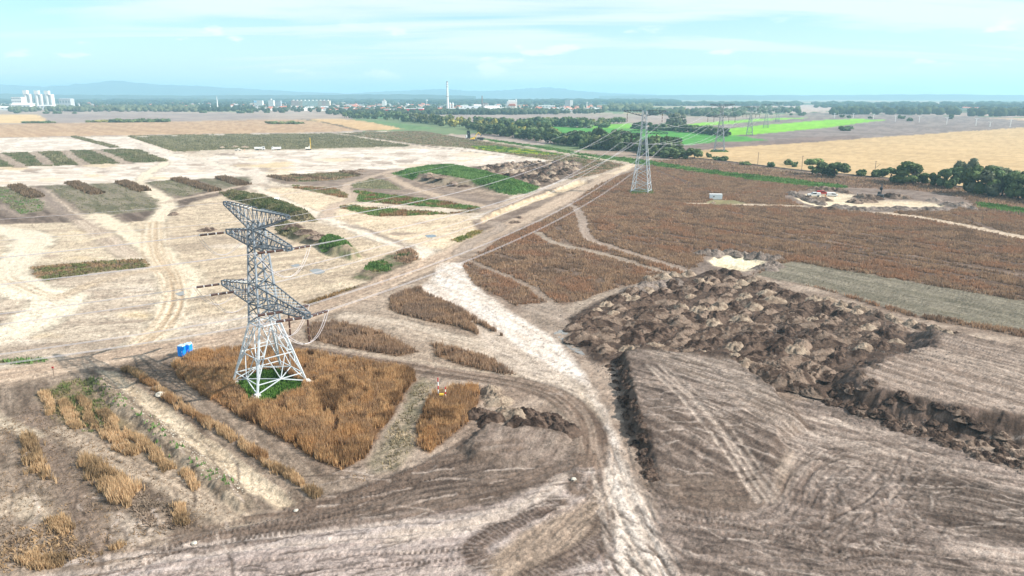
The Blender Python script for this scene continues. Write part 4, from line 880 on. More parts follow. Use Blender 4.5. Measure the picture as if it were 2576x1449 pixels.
# the wide brown field, cut into three by its worn tracks
WF = GA([(1150, 668), (1195, 640), (1260, 598), (1340, 565), (1430, 520), (1500, 462), (1640, 415), (1660, 420), (2010, 462), (2130, 478), (2330, 505), (2576, 545), (2800, 572), (2800, 900), (2576, 850), (2300, 800), (2050, 725), (1920, 690), (1800, 700), (1640, 720), (1480, 755), (1400, 770), (1290, 770), (1190, 715)])
tufts('dry_weeds', scatter(WF, 11.0, ('reed',), lod=185, gaps=GAPS), .85, .13, RUST + [C(154, 124, 100)], 'wide field of brown dried weeds beyond the heaps and the pylon line', 'weeds', blades=2, clump=9)
WB = GA([(1290, 362), (1400, 379), (1500, 398), (1610, 408), (1740, 398), (1811, 408), (2016, 436), (2330, 462), (2576, 500), (2800, 520), (2800, 575), (2576, 548), (2400, 515), (2140, 474), (1892, 447), (1634, 410), (1467, 396), (1389, 378)])
tufts('dry_weeds', scatter(WB, 1.2, ('reed',), lod=300), 1.1, .22, RUST, 'narrow brown weed band between the green strip and the railway', 'weeds', blades=2, clump=12)
tufts('green_weeds', scatter(GA([(1190, 345), (1389, 370), (1467, 386), (1601, 398), (1768, 424), (1892, 439), (2012, 451), (2131, 467), (2142, 474), (2060, 474), (1892, 454), (1768, 437), (1634, 417), (1467, 399), (1389, 379), (1190, 350)]), 1.5, ('belt',), lod=330), .9, .3, WEED, 'long green weed strip between the brown weed bands', 'weeds', blades=2, lean=.5)
tufts('green_weeds', scatter(GA([(2455, 508), (2500, 513), (2576, 525), (2800, 552), (2800, 575), (2576, 541), (2470, 523)]), 2, ('belt',), lod=330), .9, .3, WEED, 'short green weed strip at the far end of the second sand pit', 'weeds', blades=2, lean=.5)
tufts('green_weeds', scatter(GA([(983, 437), (1060, 424), (1120, 420), (1165, 421), (1250, 441), (1354, 470), (1337, 487), (1290, 492), (1230, 481), (1180, 471), (1100, 467), (1040, 453)]), 2.2, ('belt',)), .7, .26, WEED, 'green weeds covering the big rounded stockpile', 'weeds', blades=2, lean=.5)
tufts('green_weeds', scatter(GA([(1173, 368), (1230, 365), (1310, 373), (1422, 389), (1330, 389), (1240, 382)]), 1.2, ('belt',)), .7, .3, WEED + [C(170, 176, 70)], 'bright weed patch beyond the pale plot', 'weeds', blades=2, lean=.5)
def patch(pts, dens, h, cols, label, ok=('plot',), blades=2, w=.25):
    tufts('weeds', scatter(GA(pts), dens, ok, lod=420), h, w, cols, label, 'weeds', blades=blades, lean=.5)
patch([(328, 342), (495, 338), (671, 336), (834, 335), (1046, 367.5), (864, 372), (666, 376.5), (453, 382)], .9, .9, DULL, 'grey green weeds on the big far plot behind the parked trucks')
patch([(842, 335), (1059, 329), (1190, 352), (1390, 385), (1570, 412), (1480, 432), (1275, 387), (1047, 363)], .8, .8, DULL + RUST[1:2], 'grey green weeds on the far plot under the power line')
patch([(0, 385), (86, 382), (182, 378), (349, 374.5), (422, 405.7), (323, 411), (146, 417.4), (0, 420)], 1.4, .9, [C(84, 94, 62), C(102, 108, 74), C(114, 110, 86)], 'green weed plots with tracks between, beyond the rusty hedges')
for pts in BLK[:1]: patch(pts, .6, .4, DULL + WEED[1:2], 'patchy green weeds on the plot at the edge of the site')
patch(BLK[1], .18, .35, DULL, 'thin weeds on the wide plot with two rusty hedges')
patch(BLK[2], .3, .35, DULL, 'thin weeds on the plot with one rusty hedge')
patch([(548, 486), (604, 488), (669, 501), (740, 522), (785, 545), (798, 557), (760, 558), (700, 542), (640, 522), (585, 502)], 3.0, .8, [C(80, 90, 58), C(98, 104, 70), C(120, 114, 86)], 'green weeds on the long berm behind the big pylon')
patch([(805, 615), (832, 598), (870, 610), (885, 632), (850, 640), (815, 636)], 6, .8, [C(72, 100, 54), C(92, 118, 66)], 'dark green weeds on the round spoil mound')
patch([(900, 668), (940, 655), (985, 668), (985, 690), (930, 690)], 5, .8, [C(72, 100, 54), C(92, 118, 66), C(120, 110, 80)], 'dark green weeds beside the straight road bend')
patch([(985, 655), (1010, 625), (1050, 628), (1072, 645), (1040, 680)], 4, .9, RUST + WEED[:1], 'rusty weeds on the low bank at the road junction')
patch([(690, 562), (730, 562), (760, 580), (740, 600), (700, 588)], 4, .7, DULL, 'dull weeds on the low sand berm')
patch([(674, 442), (744, 440), (859, 432), (908, 442), (838, 453), (750, 458)], 1.6, .7, DULL + RUST[1:3], 'brown and green weeds on the plot beside the forked track')
patch([(731, 466), (838, 473), (877, 490), (869, 499), (799, 484), (734, 472)], 2.6, .9, [C(104, 116, 74), C(126, 124, 90), C(140, 110, 82)], 'long weed strip beside the bending track')
patch([(877, 458), (929, 447), (974, 455), (1010, 477), (890, 473)], 2.0, .5, [C(126, 128, 100), C(142, 138, 110)], 'grey weeds between the two track bends')
patch([(890, 481), (929, 484), (1099, 505), (1211, 523), (1203, 529), (1047, 518), (893, 506)], 3.0, .9, [C(84, 112, 62), C(104, 130, 74), C(134, 108, 80)], 'green weed strip with brown edge below the stockpile')
patch([(851, 522), (885, 516), (942, 524), (1125, 536), (1203, 533), (1099, 540), (948, 545)], 3.0, .9, [C(84, 112, 62), C(110, 126, 74), C(138, 112, 84)], 'lower green weed strip with brown edge beside the pale plot')
patch([(40, 682), (80, 672), (260, 656), (375, 650), (388, 660), (380, 672), (250, 686), (110, 708), (70, 714)], 3, .5, [C(120, 104, 80), C(100, 112, 70), C(140, 118, 92)], 'dark weed strip alone in the pale sand')
patch([(-40, 908), (60, 899), (130, 903), (110, 912), (0, 918)], 6, .6, WEED + DULL[:1], 'low green weeds beside the straight road')
patch([(760, 760), (860, 730), (940, 706), (955, 714), (870, 745), (790, 772)], 5, .6, [C(110, 100, 66), C(136, 112, 80)], 'thin brown weeds along the straight road behind the pylon')
patch([(1135, 605), (1190, 580), (1215, 575), (1210, 590), (1160, 612)], 3, .6, [C(104, 120, 66), C(150, 132, 90)], 'green weed edge by the road junction')
patch([(1330, 410), (1400, 404), (1480, 402), (1570, 414), (1500, 440), (1440, 452), (1360, 440)], 1.0, .6, DULL + RUST[1:3], 'brown weeds behind the small heaps')
patch([(1905, 690), (1960, 664), (2000, 658), (2300, 708), (2576, 758), (2800, 800), (2800, 880), (2576, 835), (2300, 790), (2050, 722)], .3, .12, [C(124, 120, 96), C(140, 132, 112)], 'mown grey green strip behind the heaps')
hedge_spots = (((36, 468), (94, 497)), ((180, 460), (247, 489)), ((305, 458), (365, 481)), ((445, 451), (542, 481)), ((555, 447), (615, 466)), ((735, 440), (825, 452)), ((860, 432), (905, 441)), ((680, 443), (740, 456)))
for k, (a_, b_) in enumerate(hedge_spots):
    strip('weed_hedge', [a_, ((a_[0] + b_[0]) / 2, (a_[1] + b_[1]) / 2), b_], 9 if k < 5 else 6, 2.6, 1.7 if k < 5 else 1.2, .3, [C(98, 84, 68), C(122, 103, 82), C(116, 101, 84)],
          ('rusty weed hedge on the plot at the edge of the site', 'first rusty weed hedge on the wide plot with two hedges', 'second rusty weed hedge on the wide plot beside the bending track', 'long rusty weed hedge on the single hedge plot', 'short rusty weed hedge by the forked track',
           'straw brown weed hedge amid the forked track plot', 'low weed hedge at the far corner of the forked track plot', 'low brown weeds at the near corner of the forked track plot')[k], blades=3)
for k, (a_, b_) in enumerate((((186, 344), (290, 371)), ((330, 343), (450, 381)), ((110, 384), (180, 412)), ((300, 377), (410, 405)))):
    strip('weed_hedge', [a_, ((a_[0] + b_[0]) / 2, (a_[1] + b_[1]) / 2), b_], 10, .9, 1.8, .3, DULL, ('lone dull green weed hedge on the pale far ground', 'dull green hedge at the edge of the big far plot', 'weed hedge on the green plot in the middle of the tracks', 'weed hedge on the largest green plot')[k], blades=2)

# ---------------------------------------------------------------- dumped earth heaps, each one a thing
def heap_mesh(name, cols, seed, sharp=1.0, nr=18, na=36):
    rr = np.random.default_rng(seed)
    V = [(0, 0, 1.0)]; Cc = []
    offs = rr.uniform(-.25, .25, 2)
    for i in range(1, nr + 1):
        r = i / nr
        for k in range(na):
            a = 2 * math.pi * k / na
            rad = r * (1 + .22 * math.sin(a * 2 + seed) + .12 * math.sin(a * 3 + seed * 2.1))
            V.append((rad * math.cos(a), rad * math.sin(a), max(0, (1 - r ** sharp)) if sharp < 1.5 else (math.cos(r * math.pi / 2) ** 1.2)))
    V = np.array(V)
    V[:, 0] += offs[0] * V[:, 2]; V[:, 1] += offs[1] * V[:, 2]
    nz_ = fbm(V[:, 0] * 3 + seed * 7, V[:, 1] * 3 + seed * 3, seed, 4) - .5
    nz2 = fbm(V[:, 0] * 8 + seed * 7, V[:, 1] * 8, seed + 5, 4) - .5
    edge = sst(1.15, .75, np.hypot(V[:, 0], V[:, 1]))
    V[:, 2] = V[:, 2] + (nz_ * .60 + nz2 * .50) * edge - .10
    Fc = []
    for k in range(na): Fc.append((0, 1 + k, 1 + (k + 1) % na))
    for i in range(nr - 1):
        for k in range(na):
            a = 1 + i * na + k; b = 1 + i * na + (k + 1) % na; c = a + na; d = b + na
            Fc += [(a, c, d), (a, d, b)]
    cols = np.array(cols); t = sst(.38, .62, fbm(V[:, 0] * 2.6 + seed, V[:, 1] * 2.6, seed + 9, 5))[:, None]
    cc = cols[0] * (1 - t) + cols[1] * t
    return np_mesh(name, V, Fc, M_HEAP, False, cc)
DARKH = [heap_mesh('earth_heap', (C(70, 57, 49), C(122, 104, 91)), s, 1.6) for s in range(6)]
MIDH = [heap_mesh('earth_heap', (C(96, 80, 69), C(160, 141, 124)), s + 20, 1.6) for s in range(5)]
PALEH = [heap_mesh('sand_heap', (C(152, 134, 116), C(194, 176, 154)), s + 40, 1.6) for s in range(4)]
GREYH = [heap_mesh('earth_heap', (C(130, 118, 108), C(168, 154, 142)), s + 60, 1.6) for s in range(4)]
def heap(meshes, x, y, rx, ry, h, rot, label, group, name='earth_heap'):
    o = link(name, random.choice(meshes), None, (x, y, gz(x, y) - .02), rot)
    o.scale = (rx, ry, h); put(o, label, 'heap', group)
WH = GA([(1440, 812), (1500, 770), (1600, 735), (1690, 712), (1780, 700), (1860, 698), (1910, 706), (2060, 765), (2190, 798), (2270, 835), (2265, 885), (2080, 975), (1990, 965), (1860, 925), (1700, 895), (1600, 893), (1500, 900), (1445, 850)])
dirv = np.array([math.cos(R(-56)), math.sin(R(-56))]); perp = np.array([-dirv[1], dirv[0]])
cen = WH.mean(0); k = 0
for i in range(-24, 25):
    for j in range(-24, 25):
        p = cen + dirv * (i * 4.2 + random.uniform(-1.2, 1.2) + (j % 2) * 2.0) + perp * (j * 4.4 + random.uniform(-.9, .9))
        if not inpoly(WH, np.array([p[0]]), np.array([p[1]]))[0]: continue
        t_ = random.random(); s_ = random.uniform(.6, 1.4)
        rim = p[1] > 165 and random.random() < .22
        if t_ < .10 or rim: heap(PALEH, p[0], p[1], 2.6 * s_, 1.9 * s_, 1.15 * s_, R(35) + random.uniform(-.5, .5), 'pale sandy heap among the dark dumped heaps beside the curved road', 'pale heaps in the big dump', 'sand_heap')
        elif t_ < .55: heap(DARKH, p[0], p[1], 3.4 * s_, 2.1 * s_, 1.25 * s_, R(35) + random.uniform(-.5, .5), 'dark brown dumped topsoil heap in the big dump beside the curved road', 'dark heaps in the big dump')
        else: heap(MIDH, p[0], p[1], 3.4 * s_, 2.1 * s_, 1.2 * s_, R(35) + random.uniform(-.5, .5), 'mid brown dumped soil heap in the big dump beside the curved road', 'brown heaps in the big dump')
        k += 1
for (u, v) in [(2050 + i * 30 + random.uniform(-6, 6), 752 + i * 8.2 + random.uniform(-4, 4)) for i in range(15)]:
    x, y, _ = G(u, v); s_ = random.uniform(.8, 1.1); heap(PALEH if random.random() < .6 else MIDH, x, y, 2.6 * s_, 2.2 * s_, 1.35 * s_, random.uniform(0, 6.3), 'heap in the outer row between the big dump and the mown strip', 'outer row of heaps')
WS = GA([(1180, 422), (1300, 410), (1455, 408), (1462, 420), (1435, 442), (1360, 466), (1330, 460), (1250, 440)])
cen = WS.mean(0)
for i in range(-30, 31):
    for j in range(-30, 31):
        p = cen + dirv * (i * 9.8 + random.uniform(-2, 2) + (j % 2) * 5) + perp * (j * 10.4 + random.uniform(-2, 2))
        if not inpoly(WS, np.array([p[0]]), np.array([p[1]]))[0]: continue
        t_ = random.random(); s_ = random.uniform(.9, 1.4)
        heap(PALEH if t_ < .4 else (DARKH if t_ < .72 else MIDH), p[0], p[1], 4.2 * s_, 3.4 * s_, 1.9 * s_, random.uniform(0, 6.3), ('pale' if t_ < .4 else 'brown') + ' soil heap in the dump behind the green stockpile', ('pale' if t_ < .4 else 'brown') + ' heaps behind the stockpile')
def heaps(meshes, spots, r, h, label, group, name='earth_heap'):
    for (u, v) in spots:
        x, y, _ = G(u, v); s_ = random.uniform(.85, 1.2)
        heap(meshes, x, y, r * s_ * 1.15, r * s_, h * s_, random.uniform(0, 6.3), label, group, name)
heaps(GREYH, [(1830, 637), (1850, 641), (1872, 642), (1892, 645), (1910, 648), (1930, 651), (1948, 653)], 2.8, 1.6, 'grey white spoil heap in the row behind the square sand pit', 'row behind the square sand pit')
heaps(GREYH, [(1768, 640), (1785, 636), (1800, 640)], 3.0, 1.5, 'grey heap at the weedy corner of the square sand pit', 'corner heaps of the square sand pit')
heaps(GREYH, [(1925, 676), (1950, 670)], 3.6, 1.7, 'grey heap at the mown strip corner of the square sand pit', 'mown strip corner heaps of the square sand pit')
heaps(DARKH, [(1790, 690), (1820, 686), (1845, 690)], 2.6, 1.3, 'dark heap in front of the square sand pit', 'heaps in front of the square sand pit')
heaps(PALEH, [(1630, 706), (1665, 700), (1700, 695), (1730, 694), (1880, 706), (1900, 712)], 2.6, 1.4, 'sandy heap between the weed tracks and the big dump', 'sandy heaps above the big dump', 'sand_heap')
heaps(GREYH, [(1600, 735), (1630, 728), (1662, 722), (1695, 716)], 4.0, 1.6, 'grey weedy heap along the edge of the big dump', 'grey ridge heaps of the big dump')
heaps(GREYH, [(1990 + i * 9.5, 487 + i * 3.1) for i in range(9)], 3.6, 1.7, 'ribbed grey heap in the slanting row of the car pit', 'slanting heap row of the car pit')
heaps(MIDH, [(2050, 479), (2070, 477), (2095, 478), (2115, 481), (2128, 485)], 4.2, 1.9, 'brown heap behind the parked cars', 'heaps behind the parked cars')
heaps(MIDH, [(2070, 502), (2036, 500)], 4.0, 1.8, 'brown heap in front of the parked cars', 'heaps in front of the parked cars')
heaps(MIDH, [(2150, 507), (2175, 505), (2195, 500), (2170, 497), (2248, 497), (2262, 499)], 5.0, 2.2, 'brown spoil heap beside the dark excavator', 'heaps beside the dark excavator')
heaps(GREYH, [(2110, 519), (2128, 523), (2150, 527)] + [(2175 + i * 22, 528 + (i % 2)) for i in range(10)], 4.2, 1.5, 'grey heap in the long front row of the car pit', 'front heap row of the car pit')
heaps(DARKH, [(2060, 525), (2090, 527)], 4.0, 1.3, 'dark heap at the front corner of the car pit', 'front corner heaps of the car pit')
heaps(GREYH, [(2385, 515), (2400, 518), (2420, 520), (2440, 526), (2350, 505)], 4.2, 1.9, 'grey brush and soil heap at the far end of the car pit', 'end heaps of the car pit')
heaps(PALEH, [(1240, 1000), (1258, 1012), (1275, 1040), (1290, 1052), (1232, 990)], 2.4, 1.35, 'pale sand heap beside the damp track bend', 'sand heaps at the damp track bend', 'sand_heap')
heaps(DARKH, [(1330, 1050), (1355, 1060), (1380, 1050), (1400, 1065), (1345, 1075), (1415, 1085), (1300, 1070), (1210, 1045), (1235, 1060)], 2.2, 1.3, 'dark clod heap inside the damp track bend', 'dark heaps at the damp track bend')
heaps(DARKH, [(1528 + i * 5.4 + random.uniform(-5, 5), 900 + i * 16 + random.uniform(-6, 6)) for i in range(20)] + [(1552 + i * 3.2 + random.uniform(-7, 7), 905 + i * 10.5 + random.uniform(-6, 6)) for i in range(30)], .8, .45, 'small dark slump at the foot of the terrace beside the curved road', 'slumps at the terrace foot', 'soil_slump')
heaps(PALEH, [(1600, 888), (1640, 896), (1850, 915), (1875, 930)], 2.6, 1.5, 'pale capped heap at the top edge of the terrace', 'heaps on the terrace edge', 'sand_heap')
heaps(MIDH, [(1905, 935), (1940, 950), (1975, 968), (2010, 980), (2040, 990), (2010, 955), (1960, 930)], 2.8, 1.6, 'ragged brown heap on the slope between terrace and dump', 'heaps between terrace and dump')
heaps(DARKH + MIDH, [(2090 + i * 18 + random.uniform(-8, 8), 1012 + i * 6.3 + random.uniform(-10, 8)) for i in range(28)] + [(2085 + i * 9.5 + random.uniform(-12, 12), 988 + i * 3.1 + random.uniform(-22, 30)) for i in range(60)], 1.1, .6, 'small slump of earth at the foot of the long terrace bank', 'slumps under the terrace bank', 'soil_slump')
heaps(MIDH, [(1475, 560 + i * 0) for i in range(0)] + [(1305, 548), (1295, 560)], 2.4, .9, 'low dark ridge of earth beside the straight road', 'low ridges beside the straight road')
heaps(PALEH, [(1795, 511)], 1.3, .8, 'small sand pile in front of the white container', 'sand pile', 'sand_heap')
heaps(PALEH, [(560, 372), (590, 370), (615, 371)], 5, 1.6, 'pale sand pile behind the parked pickup', 'sand piles behind the pickup', 'sand_heap')
heaps(MIDH, [(880, 434), (905, 431), (1080, 455), (1110, 460), (1140, 466), (1170, 470)], 4.5, 1.7, 'dark earth heap against the green stockpile', 'heaps against the stockpile')
heaps(PALEH, [(1470, 386), (1490, 388), (1510, 391), (1085, 452)], 4, 1.2, 'pale rubble pile near the green strip', 'pale rubble piles', 'sand_heap')
heaps(MIDH, [(740, 586), (770, 600), (800, 612)], 3.6, 1.5, 'sandy brown spoil mound behind the upper pylon arm', 'spoil mounds behind the pylon')
heaps(MIDH, [(520, 580), (436, 540)], 3.0, 1.2, 'small spoil mound with weeds on the pale sand', 'small spoil mounds')

# ---------------------------------------------------------------- puddles
M_WATER = mat_plain('water', (0.22, 0.20, 0.175), 0.10, spec=.5)
def puddle(pts, label):
    W = GA(smooth_path(pts + [pts[0]], 4)[:-1]); c = W.mean(0); z = float(np.percentile([gz(*p) for p in W], 55)) + .02
    n_ = len(W); V = [(c[0], c[1], z)] + [(p[0], p[1], z) for p in W]
    o = link('puddle', np_mesh('puddle', V, [(0, 1 + i, 1 + (i + 1) % n_) for i in range(n_)], M_WATER)); put(o, label, 'puddle', None, 'structure')
puddle([(1392, 838), (1418, 828), (1440, 850), (1462, 880), (1470, 893), (1445, 884), (1415, 862)], 'long puddle between the curved haul road and the heaps')
puddle([(778, 680), (800, 676), (818, 684), (795, 690)], 'small bright puddle on the pale sand behind the pylon')
puddle([(730, 668), (748, 664), (755, 668), (740, 672)], 'tiny puddle on the sand beside the bright one')
puddle([(1600 - 95, 464), (1516, 460), (1520, 463), (1508, 468)], 'thin puddle in the wheel ruts near the second pylon')
puddle([(1068, 592), (1090, 590), (1098, 595), (1078, 598)], 'shallow puddle beside the dug hole')
puddle([(440, 738), (465, 731), (470, 738), (452, 744)], 'grey puddle beside the bending track')

# ---------------------------------------------------------------- trees
M_BARK = mat_plain('bark', (0.09, 0.07, 0.055), .95, noise=.3)
M_CROWN = mat_leaf('foliage', var=.28, trans=.22)
def crown_mesh(seed, cols, n=900, size=.085, form='round'):
    """unit crown: leaf sprays round many lobes"""
    rr = np.random.default_rng(seed)
    nl = 13
    if form == 'tall': lob = np.stack([rr.uniform(-.22, .22, nl), rr.uniform(-.22, .22, nl), rr.uniform(.15, .95, nl)], 1); rad = rr.uniform(.14, .26, nl)
    elif form == 'bush': lob = np.stack([rr.uniform(-.42, .42, nl), rr.uniform(-.42, .42, nl), rr.uniform(.12, .62, nl)], 1); rad = rr.uniform(.16, .32, nl)
    else: lob = np.stack([rr.uniform(-.40, .40, nl), rr.uniform(-.40, .40, nl), rr.uniform(.20, .90, nl)], 1); lob[:, :2] *= (1.15 - .7 * np.abs(lob[:, 2:3] - .45)); rad = rr.uniform(.09, .24, nl)
    shade = rr.uniform(.65, 1.3, nl)
    li = rr.integers(0, nl, n)
    d = rr.normal(size=(n, 3)); d /= np.linalg.norm(d, axis=1)[:, None]
    c = lob[li] + d * (rad[li] * rr.uniform(.55, 1.08, n) ** .7)[:, None]
    c[:, 2] = np.clip(c[:, 2], .03, 1.05)
    a = rr.normal(size=(n, 3)); a -= d * (a * d).sum(1)[:, None] * .6; a /= np.linalg.norm(a, axis=1)[:, None]
    b = np.cross(d, a); b /= np.linalg.norm(b, axis=1)[:, None] + 1e-9
    s = size * rr.uniform(.6, 1.4, n)[:, None]
    V = np.stack([c - a * s - b * s * .6, c + a * s * .8 - b * s * .7, c + a * s + b * s * .6, c - a * s * .7 + b * s * .8], 1).reshape(-1, 3)
    cols = np.array(cols); t = rr.random(n)[:, None]
    cc = (cols[0] * (1 - t) + cols[1] * t) * (1.25 * shade[li])[:, None]
    return np_mesh('crown', V, np.arange(n * 4).reshape(-1, 4), M_CROWN, False, np.repeat(cc, 4, 0))
def trunk_mesh(seed, tall=False):
    rr = random.Random(seed); m = MB()
    m.tube([(0, 0, -.03), (rr.uniform(-.02, .02), rr.uniform(-.02, .02), .25), (rr.uniform(-.04, .04), rr.uniform(-.04, .04), .6)], [.035, .026, .014], 6)
    for k in range(5):
        a = rr.uniform(0, 6.28); z0 = rr.uniform(.18, .45); L = rr.uniform(.15, .32)
        m.tube([(0, 0, z0), (math.cos(a) * L * .5, math.sin(a) * L * .5, z0 + L * .5), (math.cos(a) * L, math.sin(a) * L, z0 + L * .8)], [.016, .010, .005], 5)
    return m.mesh('trunk', M_BARK)
DKG = ((0.058, 0.088, 0.042), (0.12, 0.155, 0.07)); MDG = ((0.09, 0.125, 0.05), (0.17, 0.205, 0.085)); OLG = ((0.13, 0.145, 0.06), (0.21, 0.215, 0.095)); YEL = ((0.22, 0.20, 0.055), (0.34, 0.30, 0.09)); GRY = ((0.11, 0.125, 0.075), (0.18, 0.19, 0.12))
KINDS = {}
for nm, cc in (('dark', DKG), ('mid', MDG), ('olive', OLG), ('yellow', YEL), ('grey', GRY)):
    KINDS[nm] = [crown_mesh(i * 13 + len(nm) * 7, cc, 900, .085, 'round') for i in range(3)]
    KINDS[nm + '_bush'] = [crown_mesh(i * 17 + len(nm) * 5, cc, 520, .11, 'bush') for i in range(2)]
    KINDS[nm + '_big'] = [crown_mesh(i * 19 + len(nm) * 3, cc, 2600, .05, 'round') for i in range(2)]
    KINDS[nm + '_tall'] = [crown_mesh(i * 23 + len(nm) * 3, cc, 700, .075, 'tall') for i in range(1)]
TRUNKS = [trunk_mesh(i) for i in range(4)]
def tree(x, y, h, w, kind, label, group, name='tree'):
    o = empty(name, (x, y, gz(x, y) if y < 2500 else 0), random.uniform(0, 6.28))
    c = link('crown', random.choice(KINDS[kind]), o); c.scale = (w, w * random.uniform(.85, 1.15), h)
    t = link('trunk', random.choice(TRUNKS), o); t.scale = (max(w, h * .6), max(w, h * .6), h)
    put(o, label, 'bush' if 'bush' in name else 'tree', group)
    return o
def row(path, n, hr, wr, kinds, label, group, jx=4, jy=2, name='tree', rows_=1):
    P = np.array(path, float); seg = np.hypot(*np.diff(P, axis=0).T); cum = np.concatenate([[0], np.cumsum(seg)])
    for i in range(n):
        s = (i + random.uniform(.1, .9)) / n * cum[-1]
        u = np.interp(s, cum, P[:, 0]); v = np.interp(s, cum, P[:, 1])
        x, y, _ = G(u + random.uniform(-jx, jx), v + random.uniform(-jy, jy))
        kd = random.choice(kinds)
        nmk = {'dark': 'dark green', 'mid': 'mid green', 'olive': 'olive green', 'yellow': 'yellowing', 'grey': 'grey green'}[kd.split('_')[0]]
        tree(x, y, random.uniform(*hr), random.uniform(*wr), kd, nmk + ' ' + label, nmk + ' ' + group, name)
BA = 'trees of the belt below the deep green field'
row([(860, 296), (960, 299), (1060, 307), (1120, 318)], 30, (11, 16), (12, 17), ['mid', 'dark', 'mid', 'olive'], 'tree in the belt beside the dull green strip', 'trees beside the dull green strip', jy=2)
row([(1020, 306), (1100, 311), (1200, 326), (1300, 338), (1390, 350)], 40, (12, 18), (12, 18), ['olive', 'mid', 'dark', 'olive', 'yellow', 'dark', 'grey'], 'tree in the belt below the deep green field', BA, jy=3)
row([(1200, 336), (1300, 347), (1400, 361), (1480, 371), (1560, 381)], 34, (10, 15), (11, 16), ['dark', 'mid', 'dark', 'olive', 'dark'], 'tree in the front row of the belt near the second pylon', 'front trees of the belt', jy=2)
row([(1480, 364), (1560, 375), (1640, 384), (1700, 392)], 18, (12, 17), (12, 16), ['dark', 'mid', 'dark'], 'tree behind the second pylon', 'trees behind the second pylon', jy=2)
row([(1620, 392), (1680, 396), (1750, 401)], 9, (6, 9), (9, 12), ['dark', 'dark', 'mid'], 'low tree at the end of the belt by the railway', 'low trees by the railway')
row([(1311, 316), (1400, 318), (1480, 320.5)], 24, (11, 15), (14, 20), ['dark', 'mid', 'olive', 'dark'], 'tree in the wood behind the deep green field', 'trees of the wood behind the green field', jy=1.5)
row([(1420, 317), (1500, 316), (1566, 310)], 14, (9, 13), (12, 18), ['yellow', 'olive', 'mid', 'dark'], 'tree at the yellow end of the wood behind the green field', 'trees at the end of the wood', jy=1.5)
row([(1195, 308), (1240, 311), (1288, 313)], 9, (9, 13), (14, 18), ['dark', 'mid'], 'tree in the small copse before the ploughed land', 'trees of the small copse', jy=1.5)
row([(1590, 325), (1680, 329), (1760, 335), (1830, 344)], 26, (7, 11), (11, 16), ['dark', 'dark', 'mid'], 'tree in the low belt between the green fields', 'trees between the green fields', jy=1.5)
for u, v, h, w in ((1690, 317, 19, 16), (1702, 317, 21, 17), (1714, 316, 18, 15)): tree(*G(u, v)[:2], h, w, 'grey', 'pale grey green poplar standing above the low belt', 'pale poplars')
for u, v, h, w, l in ((1480, 320, 8, 11, 'lone bush at the near edge of the lime field strip'), (1520, 321, 9, 16, 'wide bush between the green fields')): tree(*G(u, v)[:2], h, w, 'dark_bush', l, None, 'bush')
# trees along the railway on the right
for u, v, h, w, kd, l in ((2043, 439, 9.6, 14, 'mid_big', 'broad mid green tree of the pair by the railway'), (2098, 446, 10.8, 15, 'dark_big', 'dark round tree of the pair by the railway'),
                          (2240, 458, 9.5, 12, 'dark_big', 'dark tree close beside the tallest railway tree'), (2297, 464, 12.8, 18, 'mid_big', 'tallest green railway tree with an uneven crown'), (2328, 464, 6, 8, 'mid_big', 'low bush tree at the foot of the tallest railway tree'),
                          (2358, 468, 8.5, 9, 'mid_big', 'light green tree at the start of the dark grove'), (2392, 475, 11.5, 10, 'dark_big', 'dark tree below the tall thin crown'), (2423, 474, 15.5, 10, 'grey_big', 'tall thin crowned tree rising over the dark grove')):
    tree(*G(u, v)[:2], h, w, kd, l, None)
row([(2440, 484), (2520, 494), (2620, 507), (2760, 522)], 17, (11, 15), (11, 15), ['dark_big', 'dark_big', 'mid_big', 'grey_big'], 'tree in the dark grove beside the brown field', 'trees of the dark grove', jy=3)
for u, v, h, w, l in ((1939, 421, 4.6, 4.5, 'dark round bush by the railway beside a wooden pole'), (1983, 415, 5, 4.2, 'taller of two small bushes on the railway bank'), (1998, 420, 4.6, 4.2, 'shorter of two small bushes on the railway bank'),
                      (2167, 443, 4.6, 6, 'low bush on the railway bank'), (2203, 446, 5.4, 5, 'bush at the foot of the forked railway pole'), (1782, 396, 5, 4, 'upright bush where the railway leaves the trees'),
                      (1809, 403, 3.5, 9, 'spreading bush on the railway bank'), (1822, 405, 4.4, 6, 'thick bush beside the spreading one'), (1876, 415, 3.0, 7, 'low bush on the bank below the railway pole')):
    tree(*G(u, v)[:2], h, w, random.choice(['dark_bush', 'mid_bush']), l, None, 'bush')
for u, v, h, w in ((2126, 329, 9, 14), (2271, 299, 8, 9), (2288, 304.6, 9, 10), (2118, 295, 8, 9), (2135, 297, 8, 8), (2262, 298, 11, 7), (2392, 299, 13, 8), (2015, 291, 9, 14), (2022, 288, 9, 9), (2188, 298, 6, 8), (1990, 290, 7, 7), (1940, 289, 8, 8)):
    tree(*G(u, v)[:2], h, w, 'dark_bush', 'lone dark bush standing on the ploughed land', 'lone bushes on the ploughed land', 'bush')
for u, v, h, w in ((44, 285, 10, 16), (116, 286, 7, 15), (143, 286, 9, 20), (188, 286, 7, 11), (512, 284, 9, 20), (606, 285, 10, 20), (628, 284, 16, 18), (670, 284, 14, 16), (710, 283.5, 14, 16)):
    tree(*G(u, v)[:2], h, w, 'dark_bush', 'lone bush on the mauve field before the town', 'lone bushes before the town', 'bush')
row([(60, 310), (130, 309.5)], 9, (4, 6), (10, 16), ['mid_bush', 'olive_bush'], 'bush in the hedge between the golden field and the stubble', 'bushes along the stubble', jy=.4, name='bush')
row([(225, 308), (280, 307)], 5, (4, 6), (10, 16), ['yellow_bush', 'olive_bush'], 'bush in the hedge between the golden field and the stubble', 'bushes along the stubble', jy=.4, name='bush')
